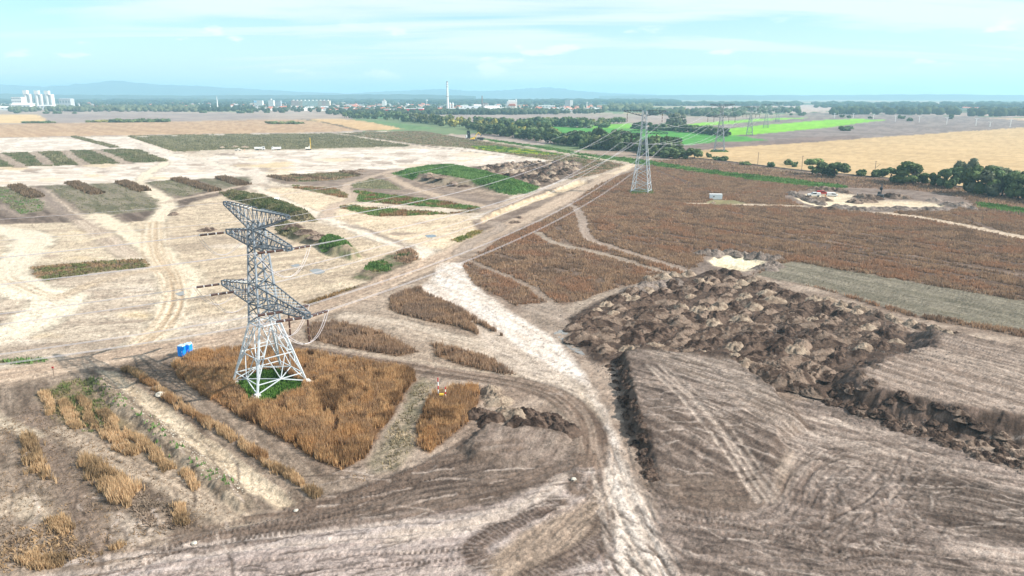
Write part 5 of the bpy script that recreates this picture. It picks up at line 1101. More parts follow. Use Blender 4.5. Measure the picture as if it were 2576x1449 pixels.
row([(280, 308), (420, 306.5)], 20, (5, 9), (12, 20), ['mid_bush', 'dark_bush'], 'bush in the hedge between the golden field and the stubble', 'bushes along the stubble', jy=.4, name='bush')
row([(672, 311), (760, 311.5)], 14, (4, 7), (9, 14), ['mid_bush', 'mid_bush', 'olive_bush'], 'bush on the green island in the stubble', 'bushes of the stubble island', jy=1.0, name='bush')
# woods that read as one mass
def lump(rr):
    bm = bmesh.new(); bmesh.ops.create_icosphere(bm, subdivisions=2, radius=1.0)
    V = np.array([v.co[:] for v in bm.verts]); Fc = np.array([[v.index for v in f.verts] for f in bm.faces]); bm.free()
    V *= (1 + rr.uniform(-.28, .28, len(V)))[:, None]; V[:, 2] = V[:, 2] * .55 + .5
    return V, Fc
LR = np.random.default_rng(5); LUMPS = [lump(LR) for _ in range(5)]
def wood(name, label, areas, cols, kinds_h=(9, 15), wr=(.9, 1.5), seed=1):
    rr = np.random.default_rng(seed); Vs = []; Fs = []; Cs = []; o = 0
    cols = np.array(cols)
    for (u0, u1, v0, v1, cnt) in areas:
        for _ in range(cnt):
            u = rr.uniform(u0, u1); v = rr.uniform(v0, v1)
            x, y, _ = G(u, v); h = rr.uniform(*kinds_h) * (1 + max(0, y - 3500) / 5000); w = h * rr.uniform(*wr) * .5 * (1 + max(0, y - 3500) / 2500)
            V, Fc = LUMPS[rr.integers(0, 5)]
            an = rr.uniform(0, 6.28); c_, s_ = math.cos(an), math.sin(an)
            P = np.stack([(V[:, 0] * c_ - V[:, 1] * s_) * w + x, (V[:, 0] * s_ + V[:, 1] * c_) * w + y, V[:, 2] * h - .3], 1)
            Vs.append(P); Fs.append(Fc + o); o += len(V)
            t = rr.random(); Cs.append(np.tile((cols[0] * (1 - t) + cols[1] * t) * rr.uniform(.75, 1.25), (len(V), 1)) * (1 + .5 * (rr.random((len(V), 1)) - .5)))
    me = np_mesh(name, np.concatenate(Vs), np.concatenate(Fs), M_CROWN, False, np.concatenate(Cs))
    put(link(name, me), label, 'wood', None, 'stuff')
WG = ((0.045, 0.065, 0.035), (0.09, 0.105, 0.05)); WD = ((0.03, 0.048, 0.026), (0.055, 0.075, 0.035))
wood('woodland', 'pale green wood in front of the silos', [(26, 500, 276, 281.5, 260), (60, 500, 270, 276, 200)], ((0.075, 0.09, 0.05), (0.13, 0.14, 0.08)), (9, 15), seed=2)
wood('woodland', 'dark gardens and trees between the silos and the town', [(150, 620, 259, 270, 300), (-200, 30, 262, 276, 60), (480, 640, 270, 281, 90)], WD, (9, 14), seed=3)
wood('woodland', 'trees growing among the houses of the town', [(600, 1100, 262, 282, 330), (820, 1000, 280, 291, 120), (1000, 1300, 281, 289, 260), (1100, 1500, 264, 276, 150)], WG, (8, 13), seed=4)
wood('woodland', 'scrub belt in front of the grain tower', [(1090, 1400, 280, 288, 260), (1380, 1520, 280, 286, 60)], ((0.06, 0.075, 0.035), (0.10, 0.115, 0.06)), (8, 13), seed=5)
wood('woodland', 'pale poplar wood beside the round water tower', [(1520, 1640, 268, 281, 150)], ((0.10, 0.12, 0.06), (0.15, 0.16, 0.09)), (12, 19), seed=6)
wood('woodland', 'tree rows and gardens behind the pylon line', [(1620, 1870, 279, 291, 170), (1740, 1860, 284, 294, 70), (1860, 2010, 276, 285, 60)], WG, (9, 15), seed=7)
wood('woodland', 'dark blue forest edge on the plain', [(1620, 2010, 262, 267, 260), (2050, 2760, 262, 272, 420), (-300, 900, 254, 260, 380), (900, 1700, 255, 262, 520)], WD, (11, 16), (1.6, 2.6), seed=8)
wood('woodland', 'round topped trees along the far stream', [(2090, 2420, 279, 289, 190), (2440, 2760, 279, 293, 190)], WG, (11, 18), seed=9)
# ---------------------------------------------------------------- pylons
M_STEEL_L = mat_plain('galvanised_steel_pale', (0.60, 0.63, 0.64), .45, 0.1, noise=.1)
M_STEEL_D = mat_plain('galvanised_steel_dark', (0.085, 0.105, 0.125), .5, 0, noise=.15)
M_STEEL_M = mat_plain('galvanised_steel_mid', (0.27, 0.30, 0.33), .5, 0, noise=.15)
M_INS = mat_plain('brown_glazed_ceramic', (0.075, 0.035, 0.025), .25, spec=.5)
M_CONC = mat_plain('concrete', (0.62, 0.60, 0.56), .9, noise=.1)
M_WIRE = mat_plain('aluminium_wire', (0.58, 0.54, 0.55), .45, .4)
def vec(*a): return Vector(a)
def square(z, h): return [vec(-h, -h, z), vec(h, -h, z), vec(h, h, z), vec(-h, h, z)]
def insulator(p, d, L, root, rad=.16, twin=True):
    """string of brown discs from p along d, with bright end fittings"""
    d = Vector(d).normalized(); side = d.cross(vec(0, 0, 1)); side = side.normalized() * .22 if side.length > .1 else vec(.22, 0, 0)
    m = MB(); nseg = 3
    offs = (-1, 1) if twin else (0,)
    for s in offs:
        for k in range(nseg):
            a = Vector(p) + side * s + d * (L * (k + .06) / nseg); b = Vector(p) + side * s + d * (L * (k + .90) / nseg)
            m.tube([a, a + (b - a) * .5, b], [rad, rad * 1.05, rad], 6)
    o = m.obj('insulator_string', M_INS, root)
    for k in range(nseg + 1) if twin else ():
        c = Vector(p) + d * (L * (k - .02) / nseg)
        MB().bar(c - side * 1.5, c + side * 1.5, .16).obj('end_fitting', M_STEEL_L, o)
    return Vector(p) + d * (L * 1.04)
class Pylon: pass
def build_t1(base, rot):
    """angle tower: pale splayed legs, dark upper body, three pairs of lattice arms; local y = arm axis"""
    P = Pylon(); root = empty('pylon', base, rot); P.root = root; P.att = {}
    put(root, 'big near lattice pylon with dark crossarms and pale splayed legs', 'pylon')
    B, W_, T = 4.75, 1.95, .95
    def half(z): return B + (W_ - B) * z / 11.4 if z < 11.4 else W_ + (T - W_) * (z - 11.4) / 18.0
    def bar(p, q, w, mat, par=root, nm='brace'): return MB().bar(p, q, w).obj(nm, mat, par)
    sg = [(-1, -1), (1, -1), (1, 1), (-1, 1)]
    for sx, sy in sg:
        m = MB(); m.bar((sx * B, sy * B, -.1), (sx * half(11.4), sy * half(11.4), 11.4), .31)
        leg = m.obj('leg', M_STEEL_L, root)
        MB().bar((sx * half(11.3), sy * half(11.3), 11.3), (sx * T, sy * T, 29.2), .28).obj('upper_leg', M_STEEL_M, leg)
        f = MB(); f.box(sx * B - .75, sx * B + .75, sy * B - .75, sy * B + .75, -.4, .35); f.box(sx * B - .4, sx * B + .4, sy * B - .4, sy * B + .4, .35, .7)
        f.obj('foot', M_CONC, root)
    # splayed base: big A frames on each face with sub braces
    def pt(i, z): h = half(z); return vec(sg[i % 4][0] * h, sg[i % 4][1] * h, z)
    for i in range(4):
        j = i + 1
        a0, b0 = pt(i, .5), pt(j, .5); mid = (pt(i, 11.0) + pt(j, 11.0)) / 2
        zz = [.5, 2.0, 6.0]
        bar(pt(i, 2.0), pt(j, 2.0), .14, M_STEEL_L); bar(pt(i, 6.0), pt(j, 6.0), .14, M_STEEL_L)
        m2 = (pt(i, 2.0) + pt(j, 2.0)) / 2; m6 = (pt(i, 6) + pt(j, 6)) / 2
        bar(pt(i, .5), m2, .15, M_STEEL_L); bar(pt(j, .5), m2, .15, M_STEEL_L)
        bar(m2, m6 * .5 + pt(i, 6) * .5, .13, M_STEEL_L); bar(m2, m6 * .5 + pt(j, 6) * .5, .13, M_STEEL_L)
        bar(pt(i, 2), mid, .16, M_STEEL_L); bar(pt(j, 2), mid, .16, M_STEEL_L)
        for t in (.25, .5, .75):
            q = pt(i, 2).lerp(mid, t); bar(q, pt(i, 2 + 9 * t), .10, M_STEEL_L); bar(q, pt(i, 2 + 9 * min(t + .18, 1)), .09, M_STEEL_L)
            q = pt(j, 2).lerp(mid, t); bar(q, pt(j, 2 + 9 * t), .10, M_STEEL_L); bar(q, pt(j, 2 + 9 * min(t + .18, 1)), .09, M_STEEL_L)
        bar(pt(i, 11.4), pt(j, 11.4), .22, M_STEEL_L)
        # plan cross-brace near the ground
        bar(m2, (pt(j, 2.0) + pt(j + 1, 2.0)) / 2, .12, M_STEEL_L)
        # upper body X bracing
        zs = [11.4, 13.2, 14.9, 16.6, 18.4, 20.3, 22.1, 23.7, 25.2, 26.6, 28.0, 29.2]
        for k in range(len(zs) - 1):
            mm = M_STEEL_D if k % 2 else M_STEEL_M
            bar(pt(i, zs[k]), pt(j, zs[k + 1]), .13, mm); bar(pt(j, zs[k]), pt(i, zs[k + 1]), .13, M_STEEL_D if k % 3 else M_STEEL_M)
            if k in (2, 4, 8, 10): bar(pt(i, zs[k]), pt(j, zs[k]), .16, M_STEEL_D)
    def arm(sy, zb, zt, L, ztb, ztt, nm, nb, tipw=.45):
        hb, htp = half(zb), half(zt)
        rb = [vec(-hb, sy * hb, zb), vec(hb, sy * hb, zb)]; rt = [vec(-htp, sy * htp, zt), vec(htp, sy * htp, zt)]
        tb = [vec(-tipw, sy * L, ztb), vec(tipw, sy * L, ztb)]; tt = [vec(-tipw, sy * L, ztt), vec(tipw, sy * L, ztt)]
        m = MB()
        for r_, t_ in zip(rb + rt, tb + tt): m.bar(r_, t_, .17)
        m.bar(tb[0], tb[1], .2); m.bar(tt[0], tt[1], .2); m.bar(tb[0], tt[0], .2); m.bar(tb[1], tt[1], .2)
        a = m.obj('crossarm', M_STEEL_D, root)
        for k in range(nb):
            t0, t1 = k / nb, (k + 1) / nb
            for s in (0, 1):
                b0, b1 = rb[s].lerp(tb[s], t0), rb[s].lerp(tb[s], t1); u0, u1 = rt[s].lerp(tt[s], t0), rt[s].lerp(tt[s], t1)
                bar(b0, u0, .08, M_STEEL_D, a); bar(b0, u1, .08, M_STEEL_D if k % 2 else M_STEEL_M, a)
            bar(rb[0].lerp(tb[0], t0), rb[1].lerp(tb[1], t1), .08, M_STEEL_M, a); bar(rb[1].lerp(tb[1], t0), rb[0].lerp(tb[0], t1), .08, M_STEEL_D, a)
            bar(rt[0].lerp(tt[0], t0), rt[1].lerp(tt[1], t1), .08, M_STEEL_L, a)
        return a
    for sy in (-1, 1):
        arm(sy, 14.9, 18.4, 15.3, 15.5, 16.3, 'lower', 9)
        arm(sy, 25.2, 28.0, 11.0, 25.9, 26.6, 'upper', 7)
        arm(sy, 28.2, 30.2 + 1.3, 11.3, 31.1, 31.6, 'peak', 7, .3)
        P.att[('lo', sy)] = vec(0, sy * 15.2, 15.7); P.att[('mi', sy)] = vec(0, sy * 9.0, 15.4); P.att[('up', sy)] = vec(0, sy * 10.9, 26.1); P.att[('ew', sy)] = vec(0, sy * 11.3, 31.4)
    return P
def build_sus(base, rot, scale, label, far=False, mat=None):
    """suspension tower: narrow waist, wide T top and one wide lower arm with hanging strings"""
    P = Pylon(); root = empty('pylon', base, rot); P.root = root; P.att = {}
    put(root, label, 'pylon')
    mat = mat or M_STEEL_M; H = 42.4 * scale; k_ = 1.0 if not far else 1.35
    B, W_, T = 4.6 * scale, 1.5 * scale, 1.0 * scale; zw = 27.5 * scale
    def half(z): return B + (W_ - B) * z / zw if z < zw else W_ + (T - W_) * (z - zw) / (H - zw)
    sg = [(-1, -1), (1, -1), (1, 1), (-1, 1)]
    def pt(i, z): h = half(z); return vec(sg[i % 4][0] * h, sg[i % 4][1] * h, z)
    for i in range(4):
        MB().bar(pt(i, -.1), pt(i, zw), .32 * k_).bar(pt(i, zw), pt(i, H), .26 * k_).obj('leg', M_STEEL_L if not far else mat, root)
    zs = np.concatenate([np.linspace(1.2, 27.5, 8), np.linspace(27.5, 42.4, 7)[1:]]) * scale
    for k in range(len(zs) - 1):
        m = MB()
        for i in range(4):
            m.bar(pt(i, zs[k]), pt(i + 1, zs[k + 1]), .13 * k_); m.bar(pt(i + 1, zs[k]), pt(i, zs[k + 1]), .13 * k_)
            if k in (0, 1, 3, 7): m.bar(pt(i, zs[k]), pt(i + 1, zs[k]), .20 * k_)
        m.obj('bracing', M_STEEL_L if (k < 3 and not far) else mat, root)
    def arm(sy, zr0, zr1, L, zt0, zt1, nb):
        m = MB()
        for s in (-1, 1):
            r0 = vec(s * half(zr0), sy * half(zr0), zr0); r1 = vec(s * half(zr1), sy * half(zr1), zr1); t0 = vec(s * .5, sy * L, zt0); t1 = vec(s * .5, sy * L, zt1)
            m.bar(r0, t0, .2 * k_); m.bar(r1, t1, .2 * k_); m.bar(t0, t1, .16)
            for k in range(nb):
                a, b = k / nb, (k + 1) / nb
                m.bar(r0.lerp(t0, a), r1.lerp(t1, b), .10 * k_); m.bar(r1.lerp(t1, a), r0.lerp(t0, a), .10 * k_)
        m.bar((-.5, sy * L, zt0), (.5, sy * L, zt0), .2)
        m.obj('crossarm', M_STEEL_D, root)
    hang = vec(0, 0, -1)
    for sy in (-1, 1):
        arm(sy, 30.6 * scale, 32.6 * scale, 12.4 * scale, 30.8 * scale, 31.4 * scale, 6)
        arm(sy, 39.6 * scale, 42.4 * scale, 11.0 * scale, 41.9 * scale, 42.4 * scale, 6)
        for key, yy, zz in (('lo', 12.1, 30.8), ('mi', 6.6, 30.7), ('up', 9.2, 41.0)):
            p = vec(0, sy * yy * scale, zz * scale)
            P.att[(key, sy)] = insulator(p, hang, 4.6 * scale, root, .15 * k_, False)
        P.att[('ew', sy)] = vec(0, sy * 11.0 * scale, 42.4 * scale)
    return P
def world_att(P, key): return Matrix.Translation(P.root.location) @ Matrix.Rotation(P.root.rotation_euler.z, 4, 'Z') @ P.att[key]
line_dir = math.atan2(267, 112)
T1 = build_t1((-43.5, 122.8, gz(-43.5, 122.8)), R(45))          # local x along the line bisector, local -y to the right-front
spots = [(1613, 483.7), (1809, 380.6), (1885, 341), (1926, 321.3)]
labs = ['tall grey pylon with hanging strings standing in the brown weed field', 'grey pylon standing at the edge of the golden field by the railway', 'far grey pylon standing in the lime green strip field', 'faint distant pylon, fourth along the line beyond the big near one']
TS = []
for k, (u, v) in enumerate(spots):
    x, y, _ = G(u, v)
    TS.append(build_sus((x, y, gz(x, y)), line_dir, 1.0 if k < 2 else .86, labs[k], far=k > 0, mat=M_STEEL_M))
x5, y5 = TS[-1].root.location.x + 112, TS[-1].root.location.y + 267
TS.append(build_sus((x5, y5, 0), line_dir, .86, 'faintest distant pylon, last one made out along the line', far=True))
tufts('green_weeds', scatter(GA([(1585, 480), (1640, 479), (1645, 488), (1588, 489)]), 6, None), .7, .3, WEED, 'green weeds at the feet of the grey pylon in the brown field', 'weeds', blades=2, lean=.5)
tufts('green_weeds', scatter(GA([(1793, 378), (1826, 378), (1829, 382.5), (1790, 382.5)]), 3, None), .8, .4, WEED, 'green weeds at the feet of the pylon by the golden field', 'weeds', blades=2, lean=.5)

def wire_mesh(pairs, sag, rad, n=24, off=((0, 0, 0),)):
    m = MB()
    for (p, q) in pairs:
        for o in off:
            pts = []
            for i in range(n + 1):
                t = i / n; s = p.lerp(q, t); s.z -= sag * 4 * t * (1 - t); pts.append(s + Vector(o))
            m.tube(pts, rad, 4, False)
    return m
out_dir = Vector((112, 267, 0)).normalized(); in_dir = Vector((-.92, -.38, 0)).normalized()
rot1 = Matrix.Rotation(T1.root.rotation_euler.z, 4, 'Z'); inv1 = rot1.inverted()
side = Vector((-out_dir.y, out_dir.x, 0)) * .25
names = {('lo', -1): 'road side outer lower', ('mi', -1): 'road side inner lower', ('up', -1): 'road side upper', ('lo', 1): 'sand side outer lower', ('mi', 1): 'sand side inner lower', ('up', 1): 'sand side upper'}
for key in names:
    p = T1.att[key]
    dl = (inv1 @ out_dir).normalized(); dl.z = -.07
    e1 = insulator(p + dl * .8, dl, 4.2, T1.root, .17)
    dl2 = (inv1 @ in_dir).normalized(); dl2.z = -.05
    e2 = insulator(p + dl2 * .8, dl2, 4.2, T1.root, .17)
    # jumper loop hanging from one dead end to the other
    m = MB(); lo = (e1 + e2) / 2 + vec(0, (-1.2 if key[1] < 0 else 1.2), -4.4)
    for o in (-.22, .22):
        pts = []
        for i in range(15):
            t = i / 14; q = e1 * (1 - t) ** 2 + (lo * 2 - (e1 + e2) / 2) * 2 * t * (1 - t) + e2 * t ** 2
            pts.append(q + vec(o, 0, 0))
        m.tube(pts, .035, 4, False)
    m.obj('jumper_cable', M_WIRE, T1.root)
    if key in (('lo', -1), ('mi', -1)):
        insulator(p + vec(0, 0, -.4), vec(0, 0, -1), 4.0, T1.root, .15, False)
    w1_ = Matrix.Translation(T1.root.location) @ rot1 @ e1; w2_ = Matrix.Translation(T1.root.location) @ rot1 @ e2
    wire_mesh([(w1_, world_att(TS[0], key))], 7.5, .030, 30, (side, -side)).obj('power_cable', M_WIRE)
    put(_LAST[0], 'twin %s cable strung from the big near pylon to the second pylon' % names[key], 'cable', 'cables from the near pylon')
    far_end = w2_ + in_dir * 210 + Vector((0, 0, 8))
    wire_mesh([(w2_, far_end)], 5.5, .030, 26, (Vector((0, .25, 0)), Vector((0, -.25, 0)))).obj('power_cable', M_WIRE)
    put(_LAST[0], 'twin %s cable leaving the big near pylon over the pale sand' % names[key], 'cable', 'cables leaving the near pylon')
for sy in (-1, 1):
    key = ('ew', sy)
    a = world_att(T1, key); b = world_att(TS[0], key)
    put(wire_mesh([(a, b)], 5.0, .02, 26).obj('earth_wire', M_WIRE), ('road side' if sy < 0 else 'sand side') + ' single earth wire from the near pylon peak to the second pylon', 'wire')
    put(wire_mesh([(a, a + in_dir * 210 + Vector((0, 0, 8)))], 4.0, .02, 26).obj('earth_wire', M_WIRE), ('road side' if sy < 0 else 'sand side') + ' single earth wire leaving the near pylon peak over the sand', 'wire')
for k in range(len(TS) - 1):
    for key in list(names) + [('ew', -1), ('ew', 1)]:
        o = wire_mesh([(world_att(TS[k], key), world_att(TS[k + 1], key))], 7.5, .035 + .02 * k, 18, (side, -side) if k == 0 and key[0] != 'ew' else ((0, 0, 0),)).obj('power_cable', M_WIRE)
        nm = dict(names); nm[('ew', -1)] = 'road side earth'; nm[('ew', 1)] = 'sand side earth'
        put(o, '%s cable of the %s span past the brown field pylon' % (nm[key], ('first', 'second', 'third', 'fourth')[k]), 'cable', 'cables of the far spans')
# small white line of distant poles on the right
M_WHITE = mat_plain('white_paint', (.80, .80, .78), .5)
for k, (u, v, h) in enumerate(((2099, 298, 16), (2146, 298, 16), (2197, 300, 16), (2252, 306, 17), (2312, 308, 17), (2381, 313, 17), (2455, 316, 17), (2490, 319, 12), (2541, 320, 18))):
    x, y, _ = G(u, v); o = empty('power_pole', (x, y, 0), R(30))
    m = MB(); h *= .72; m.bar((-.9, 0, 0), (-.25, 0, h), .2); m.bar((.9, 0, 0), (.25, 0, h), .2)
    for q in range(5): m.bar((-.9 + .13 * q, 0, h * q / 5), (.9 - .13 * (q + 1), 0, h * (q + 1) / 5), .12)
    m.obj('mast', M_WHITE, o); MB().bar((0, -3.5, h - .3), (0, 3.5, h - .3), .35).bar((0, -3.2, h - .3), (0, 0, h - 2.4), .2).bar((0, 3.2, h - .3), (0, 0, h - 2.4), .2).obj('crossarm', M_WHITE, o)
    put(o, 'small white lattice pole with a short crossarm on the ploughed land', 'pole', 'white poles on the ploughed land')
M_WOOD = mat_plain('weathered_wood', (.20, .15, .11), .9, noise=.2)
for u, v, h, br, l in ((1906, 414, 9, 0, 'wooden pole standing alone at the golden field edge'), (2016, 433, 11, 0, 'wooden pole standing next to the pair of railway trees'), (2199, 446, 10, 1, 'wooden pole with a stay beside the railway bush')):
    x, y, _ = G(u, v); o = empty('railway_pole', (x, y, gz(x, y))); MB().tube([(0, 0, -.2), (0, 0, h)], [.20, .14], 6).obj('post', M_WOOD, o)
    m = MB().bar((-.8, 0, h - .5), (.8, 0, h - .5), .16)
    if br: m.bar((0, 0, h * .55), (3.0, 0, h * .8), .18)
    m.obj('arm', M_WOOD, o); put(o, l, 'pole')
# rails
M_RAIL = mat_plain('rail_steel', (.10, .085, .075), .5, .5)
Wr = GA(smooth_path([(1740, 397), (1811, 404.6), (2016, 430), (2132, 440), (2197, 446), (2330, 459), (2576, 494), (2800, 522)]))
for s, nm in ((-.75, 'rail of the railway on the golden field side'), (.75, 'rail of the railway on the brown field side')):
    d_ = np.gradient(Wr, axis=0); nn = np.stack([-d_[:, 1], d_[:, 0]], 1) / np.linalg.norm(d_, axis=1)[:, None]
    q = Wr + nn * s; m = MB(); m.tube([(a, b, gz(a, b) + .16) for a, b in q], .12, 4); put(m.obj('rail', M_RAIL), nm, 'rail')

# ---------------------------------------------------------------- site things
M_BLUE = mat_plain('blue_plastic', (0.015, 0.30, 0.92), .45, noise=.05)
M_BLUE2 = mat_plain('pale_blue_plastic', (0.45, 0.62, 0.80), .5)
M_GLASS = mat_plain('dark_glass', (.02, .025, .03), .08, spec=.6)
M_TYRE = mat_plain('rubber', (.025, .024, .023), .9)
M_DKMET = mat_plain('dark_paint', (.05, .055, .06), .6, noise=.2)
M_YEL = mat_plain('yellow_paint', (.72, .46, .05), .5, noise=.1)
M_RED = mat_plain('red_paint', (.48, .03, .03), .45)
M_CREAM = mat_plain('cream_paint', (.70, .66, .58), .6, noise=.05)
def toilet(u, v, label):
    o = empty('portable_toilet', at(u, v), R(-8))
    b = MB(); b.box(-.58, .58, -.58, .58, .08, 2.1); b.obj('cabin', M_BLUE, o)
    d = MB().box(-.44, .44, -.625, -.585, .16, 2.0).obj('door', M_BLUE, o); MB().box(.30, .36, -.66, -.628, 1.0, 1.2).obj('handle', M_WHITE, d)
    for zz in (.5, .9, 1.3, 1.7): MB().box(-.40, .40, -.650, -.628, zz, zz + .05).obj('rib', M_BLUE, d)
    MB().prism([(-.62, 2.1), (.62, 2.1), (.5, 2.28), (-.5, 2.28)], -.62, .62).obj('roof', M_BLUE2, o)
    MB().tube([(.4, .4, 2.2), (.4, .4, 2.55)], .06, 8).obj('vent_pipe', M_BLUE2, o)
    MB().box(-.6, .6, -.6, .6, 0, .075).obj('skid', M_DKMET, o)
    put(o, label, 'toilet')
toilet(459.2, 895, 'blue portable toilet with pale roof, the one farther from the pylon')
toilet(475.2, 891, 'blue portable toilet with pale roof, the one closer to the pylon')
def wheel(par, x, y, r, w=.25):
    t = MB(); n_ = 12
    t.tube([(x, y - w / 2, r), (x, y + w / 2, r)], r, n_); o = t.obj('wheel', M_TYRE, par)
    MB().tube([(x, y - w / 2 - .012, r), (x, y + w / 2 + .012, r)], r * .55, 8).obj('rim', M_STEEL_M, o)
def car(u, v, rot, kind, paint, label):
    o = empty('parked_' + kind, at(u, v), R(rot))
    if kind == 'pickup':
        prof = [(-2.55, .5), (2.5, .5), (2.6, .75), (2.5, 1.0), (1.35, 1.12), (-.5, 1.12), (-2.55, 1.1)]
        MB().prism(prof, -.9, .9).obj('body', paint, o)
        cab = MB().prism([(1.25, 1.12), (.55, 1.72), (-.75, 1.76), (-.95, 1.12)], -.8, .8).obj('cab', paint, o)
        top = (-.95, 1.74)
        MB().prism([(-.98, 1.12), (-.98, 1.70), (-2.45, 1.66), (-2.5, 1.12)], -.82, .82).obj('cargo_cover', paint, o) if paint is not M_CREAM else None
        for s in (-1, 1):
            MB().prism([(1.05, 1.16), (.5, 1.62), (-.7, 1.66), (-.8, 1.16)], s * .805, s * .815).obj('side_window', M_GLASS, cab)
        MB().add([(1.22, -.7, 1.18), (1.22, .7, 1.18), (.62, .66, 1.69), (.62, -.66, 1.69)], [(0, 1, 2, 3)]).obj('windscreen', M_GLASS, cab)
        wx = (1.6, -1.55); wr = .38
    else:
        prof = [(-2.5, .45), (2.45, .45), (2.5, 1.0), (2.2, 1.25), (1.5, 2.0), (1.2, 2.25), (-2.45, 2.3), (-2.5, 2.2)]
        MB().prism(prof, -.95, .95).obj('body', paint, o)
        for s in (-1, 1): MB().prism([(1.85, 1.3), (1.35, 1.9), (-.2, 1.95), (-.2, 1.3)], s * .955, s * .965).obj('side_window', M_GLASS, o)
        MB().add([(2.23, -.8, 1.27), (2.23, .8, 1.27), (1.53, .8, 2.02), (1.53, -.8, 2.02)], [(0, 1, 2, 3)]).obj('windscreen', M_GLASS, o)
        MB().box(-2.52, -2.505, -.75, .75, 1.35, 2.0).obj('rear_window', M_GLASS, o)
        wx = (1.6, -1.5); wr = .34
    for x in wx:
        for y in (-.82, .82): wheel(o, x, y, wr)
    for y in (-.65, .65):
        MB().box(2.5, 2.56, y - .18, y + .18, .78, .95).obj('headlight', M_WHITE, o); MB().box(-2.58, -2.52, y - .1, y + .1, .8, 1.05).obj('tail_light', M_RED, o)
    MB().box(2.5, 2.68, -.85, .85, .42, .62).obj('bumper', M_DKMET, o)
    put(o, label, 'van' if kind == 'van' else 'pickup')
    return o
def truck(u, v, rot, paint, bed, label, tipped=0, s=1.0):
    o = empty('dump_truck', at(u, v), R(rot)); o.scale = (s, s, s)
    MB().box(-4.2, 3.6, -.45, .45, .75, 1.1).obj('chassis', M_DKMET, o)
    cab = MB().prism([(2.0, .8), (4.2, .8), (4.25, 1.6), (4.05, 2.75), (3.8, 3.0), (2.0, 3.0)], -1.2, 1.2).obj('cab', paint, o)
    MB().add([(4.262, -1.05, 1.65), (4.262, 1.05, 1.65), (4.07, 1.05, 2.7), (4.07, -1.05, 2.7)], [(0, 1, 2, 3)]).obj('windscreen', M_GLASS, cab)
    for y in (-1, 1): MB().box(2.6, 3.8, y * 1.205 - .01, y * 1.205 + .01, 1.75, 2.6).obj('side_window', M_GLASS, cab); MB().box(4.22, 4.3, y * .9 - .15, y * .9 + .15, 1.0, 1.2).obj('headlight', M_WHITE, cab)
    b = MB(); b.prism([(-4.3, 1.3), (1.7, 1.3), (1.8, 2.8), (-4.5, 2.8)], -1.22, -1.14); b.prism([(-4.3, 1.3), (1.7, 1.3), (1.8, 2.8), (-4.5, 2.8)], 1.14, 1.22)
    b.box(-4.3, 1.7, -1.14, 1.14, 1.25, 1.4); b.box(1.62, 1.76, -1.14, 1.14, 1.4, 2.95); b.box(-4.45, -4.32, -1.14, 1.14, 1.4, 2.75)
    for x in (-3.4, -2.2, -1.0, .2, 1.2): b.box(x - .06, x + .06, -1.30, -1.223, 1.3, 2.8); b.box(x - .06, x + .06, 1.223, 1.30, 1.3, 2.8)
    bo = b.obj('dump_bed', bed, o)
    if tipped:
        bo.matrix_basis = Matrix.Translation((-4.2, 0, 1.25)) @ Matrix.Rotation(R(tipped), 4, 'Y').inverted() @ Matrix.Translation((4.2, 0, -1.25))
        MB().bar((.0, 0, 1.1), (-3.0, 0, 4.6), .22).obj('hydraulic_ram', M_STEEL_L, o)
    for x in (3.1, -1.6, -3.0):
        for y in (-1.05, 1.05): wheel(o, x, y, .52, .34)
    put(o, label, 'truck')
def excavator(u, v, rot, paint, label, boom, sc=1.0, name='excavator'):
    o = empty(name, at(u, v), R(rot)); o.scale = (sc, sc, sc)
    for y in (-1.15, 1.15):
        MB().prism([(-1.7, 0.0), (1.7, 0.0), (2.1, .42), (1.75, .85), (-1.75, .85), (-2.1, .42)], y - .3, y + .3).obj('track', M_TYRE, o)
    MB().tube([(0, 0, .5), (0, 0, 1.12)], .8, 12).obj('turntable', M_DKMET, o)
    MB().prism([(-2.4, 1.15), (1.4, 1.15), (1.4, 1.7), (-.2, 2.05), (-2.2, 2.05), (-2.45, 1.6)], -1.25, 1.25).obj('house', paint, o)
    cab = MB().prism([(.0, 1.7), (1.5, 1.7), (1.55, 2.1), (1.15, 2.95), (.0, 2.95)], .3, 1.22).obj('cab', paint, o)
    MB().prism([(.15, 1.95), (1.38, 1.95), (1.08, 2.82), (.15, 2.82)], 1.225, 1.24).obj('cab_window', M_GLASS, cab)
    p0, p1, p2, p3 = [Vector(p) for p in boom]
    MB().bar(p0, p1, .42, .6).obj('boom', paint, o); bb = MB().bar(p1, p2, .36, .5).obj('boom_tip', paint, o)
    MB().bar(p2, p3, .30, .42).obj('stick', paint, o)
    MB().add([(p3.x - .5, -.55, p3.z - .1), (p3.x + .4, -.55, p3.z + .2), (p3.x + .5, -.55, p3.z - .7), (p3.x - .3, -.55, p3.z - 1.0),
              (p3.x - .5, .55, p3.z - .1), (p3.x + .4, .55, p3.z + .2), (p3.x + .5, .55, p3.z - .7), (p3.x - .3, .55, p3.z - 1.0)],
             [(0, 1, 2, 3), (7, 6, 5, 4), (0, 4, 5, 1), (1, 5, 6, 2), (2, 6, 7, 3)]).obj('bucket', M_DKMET, o)
    MB().bar((1.0, 0, 1.6), (p0.x + (p1.x - p0.x) * .7, 0, p0.z + (p1.z - p0.z) * .7 - .3), .14).obj('hydraulic_ram', M_STEEL_L, o)
    put(o, label, 'excavator')
car(697, 512, 95, 'van', M_WHITE, 'white van parked alone on the pale plot behind the big pylon')
car(599, 379, 180, 'pickup', M_CREAM, 'white pickup parked beside the white dump trucks').scale = (1.15, 1.15, 1.15)
truck(654, 378, 8, M_WHITE, M_WHITE, 'white dump truck seen from its side at the weedy plot edge', s=1.1)
truck(695, 377.5, -155, M_WHITE, M_WHITE, 'white dump truck turned to show its cab front', s=1.0)
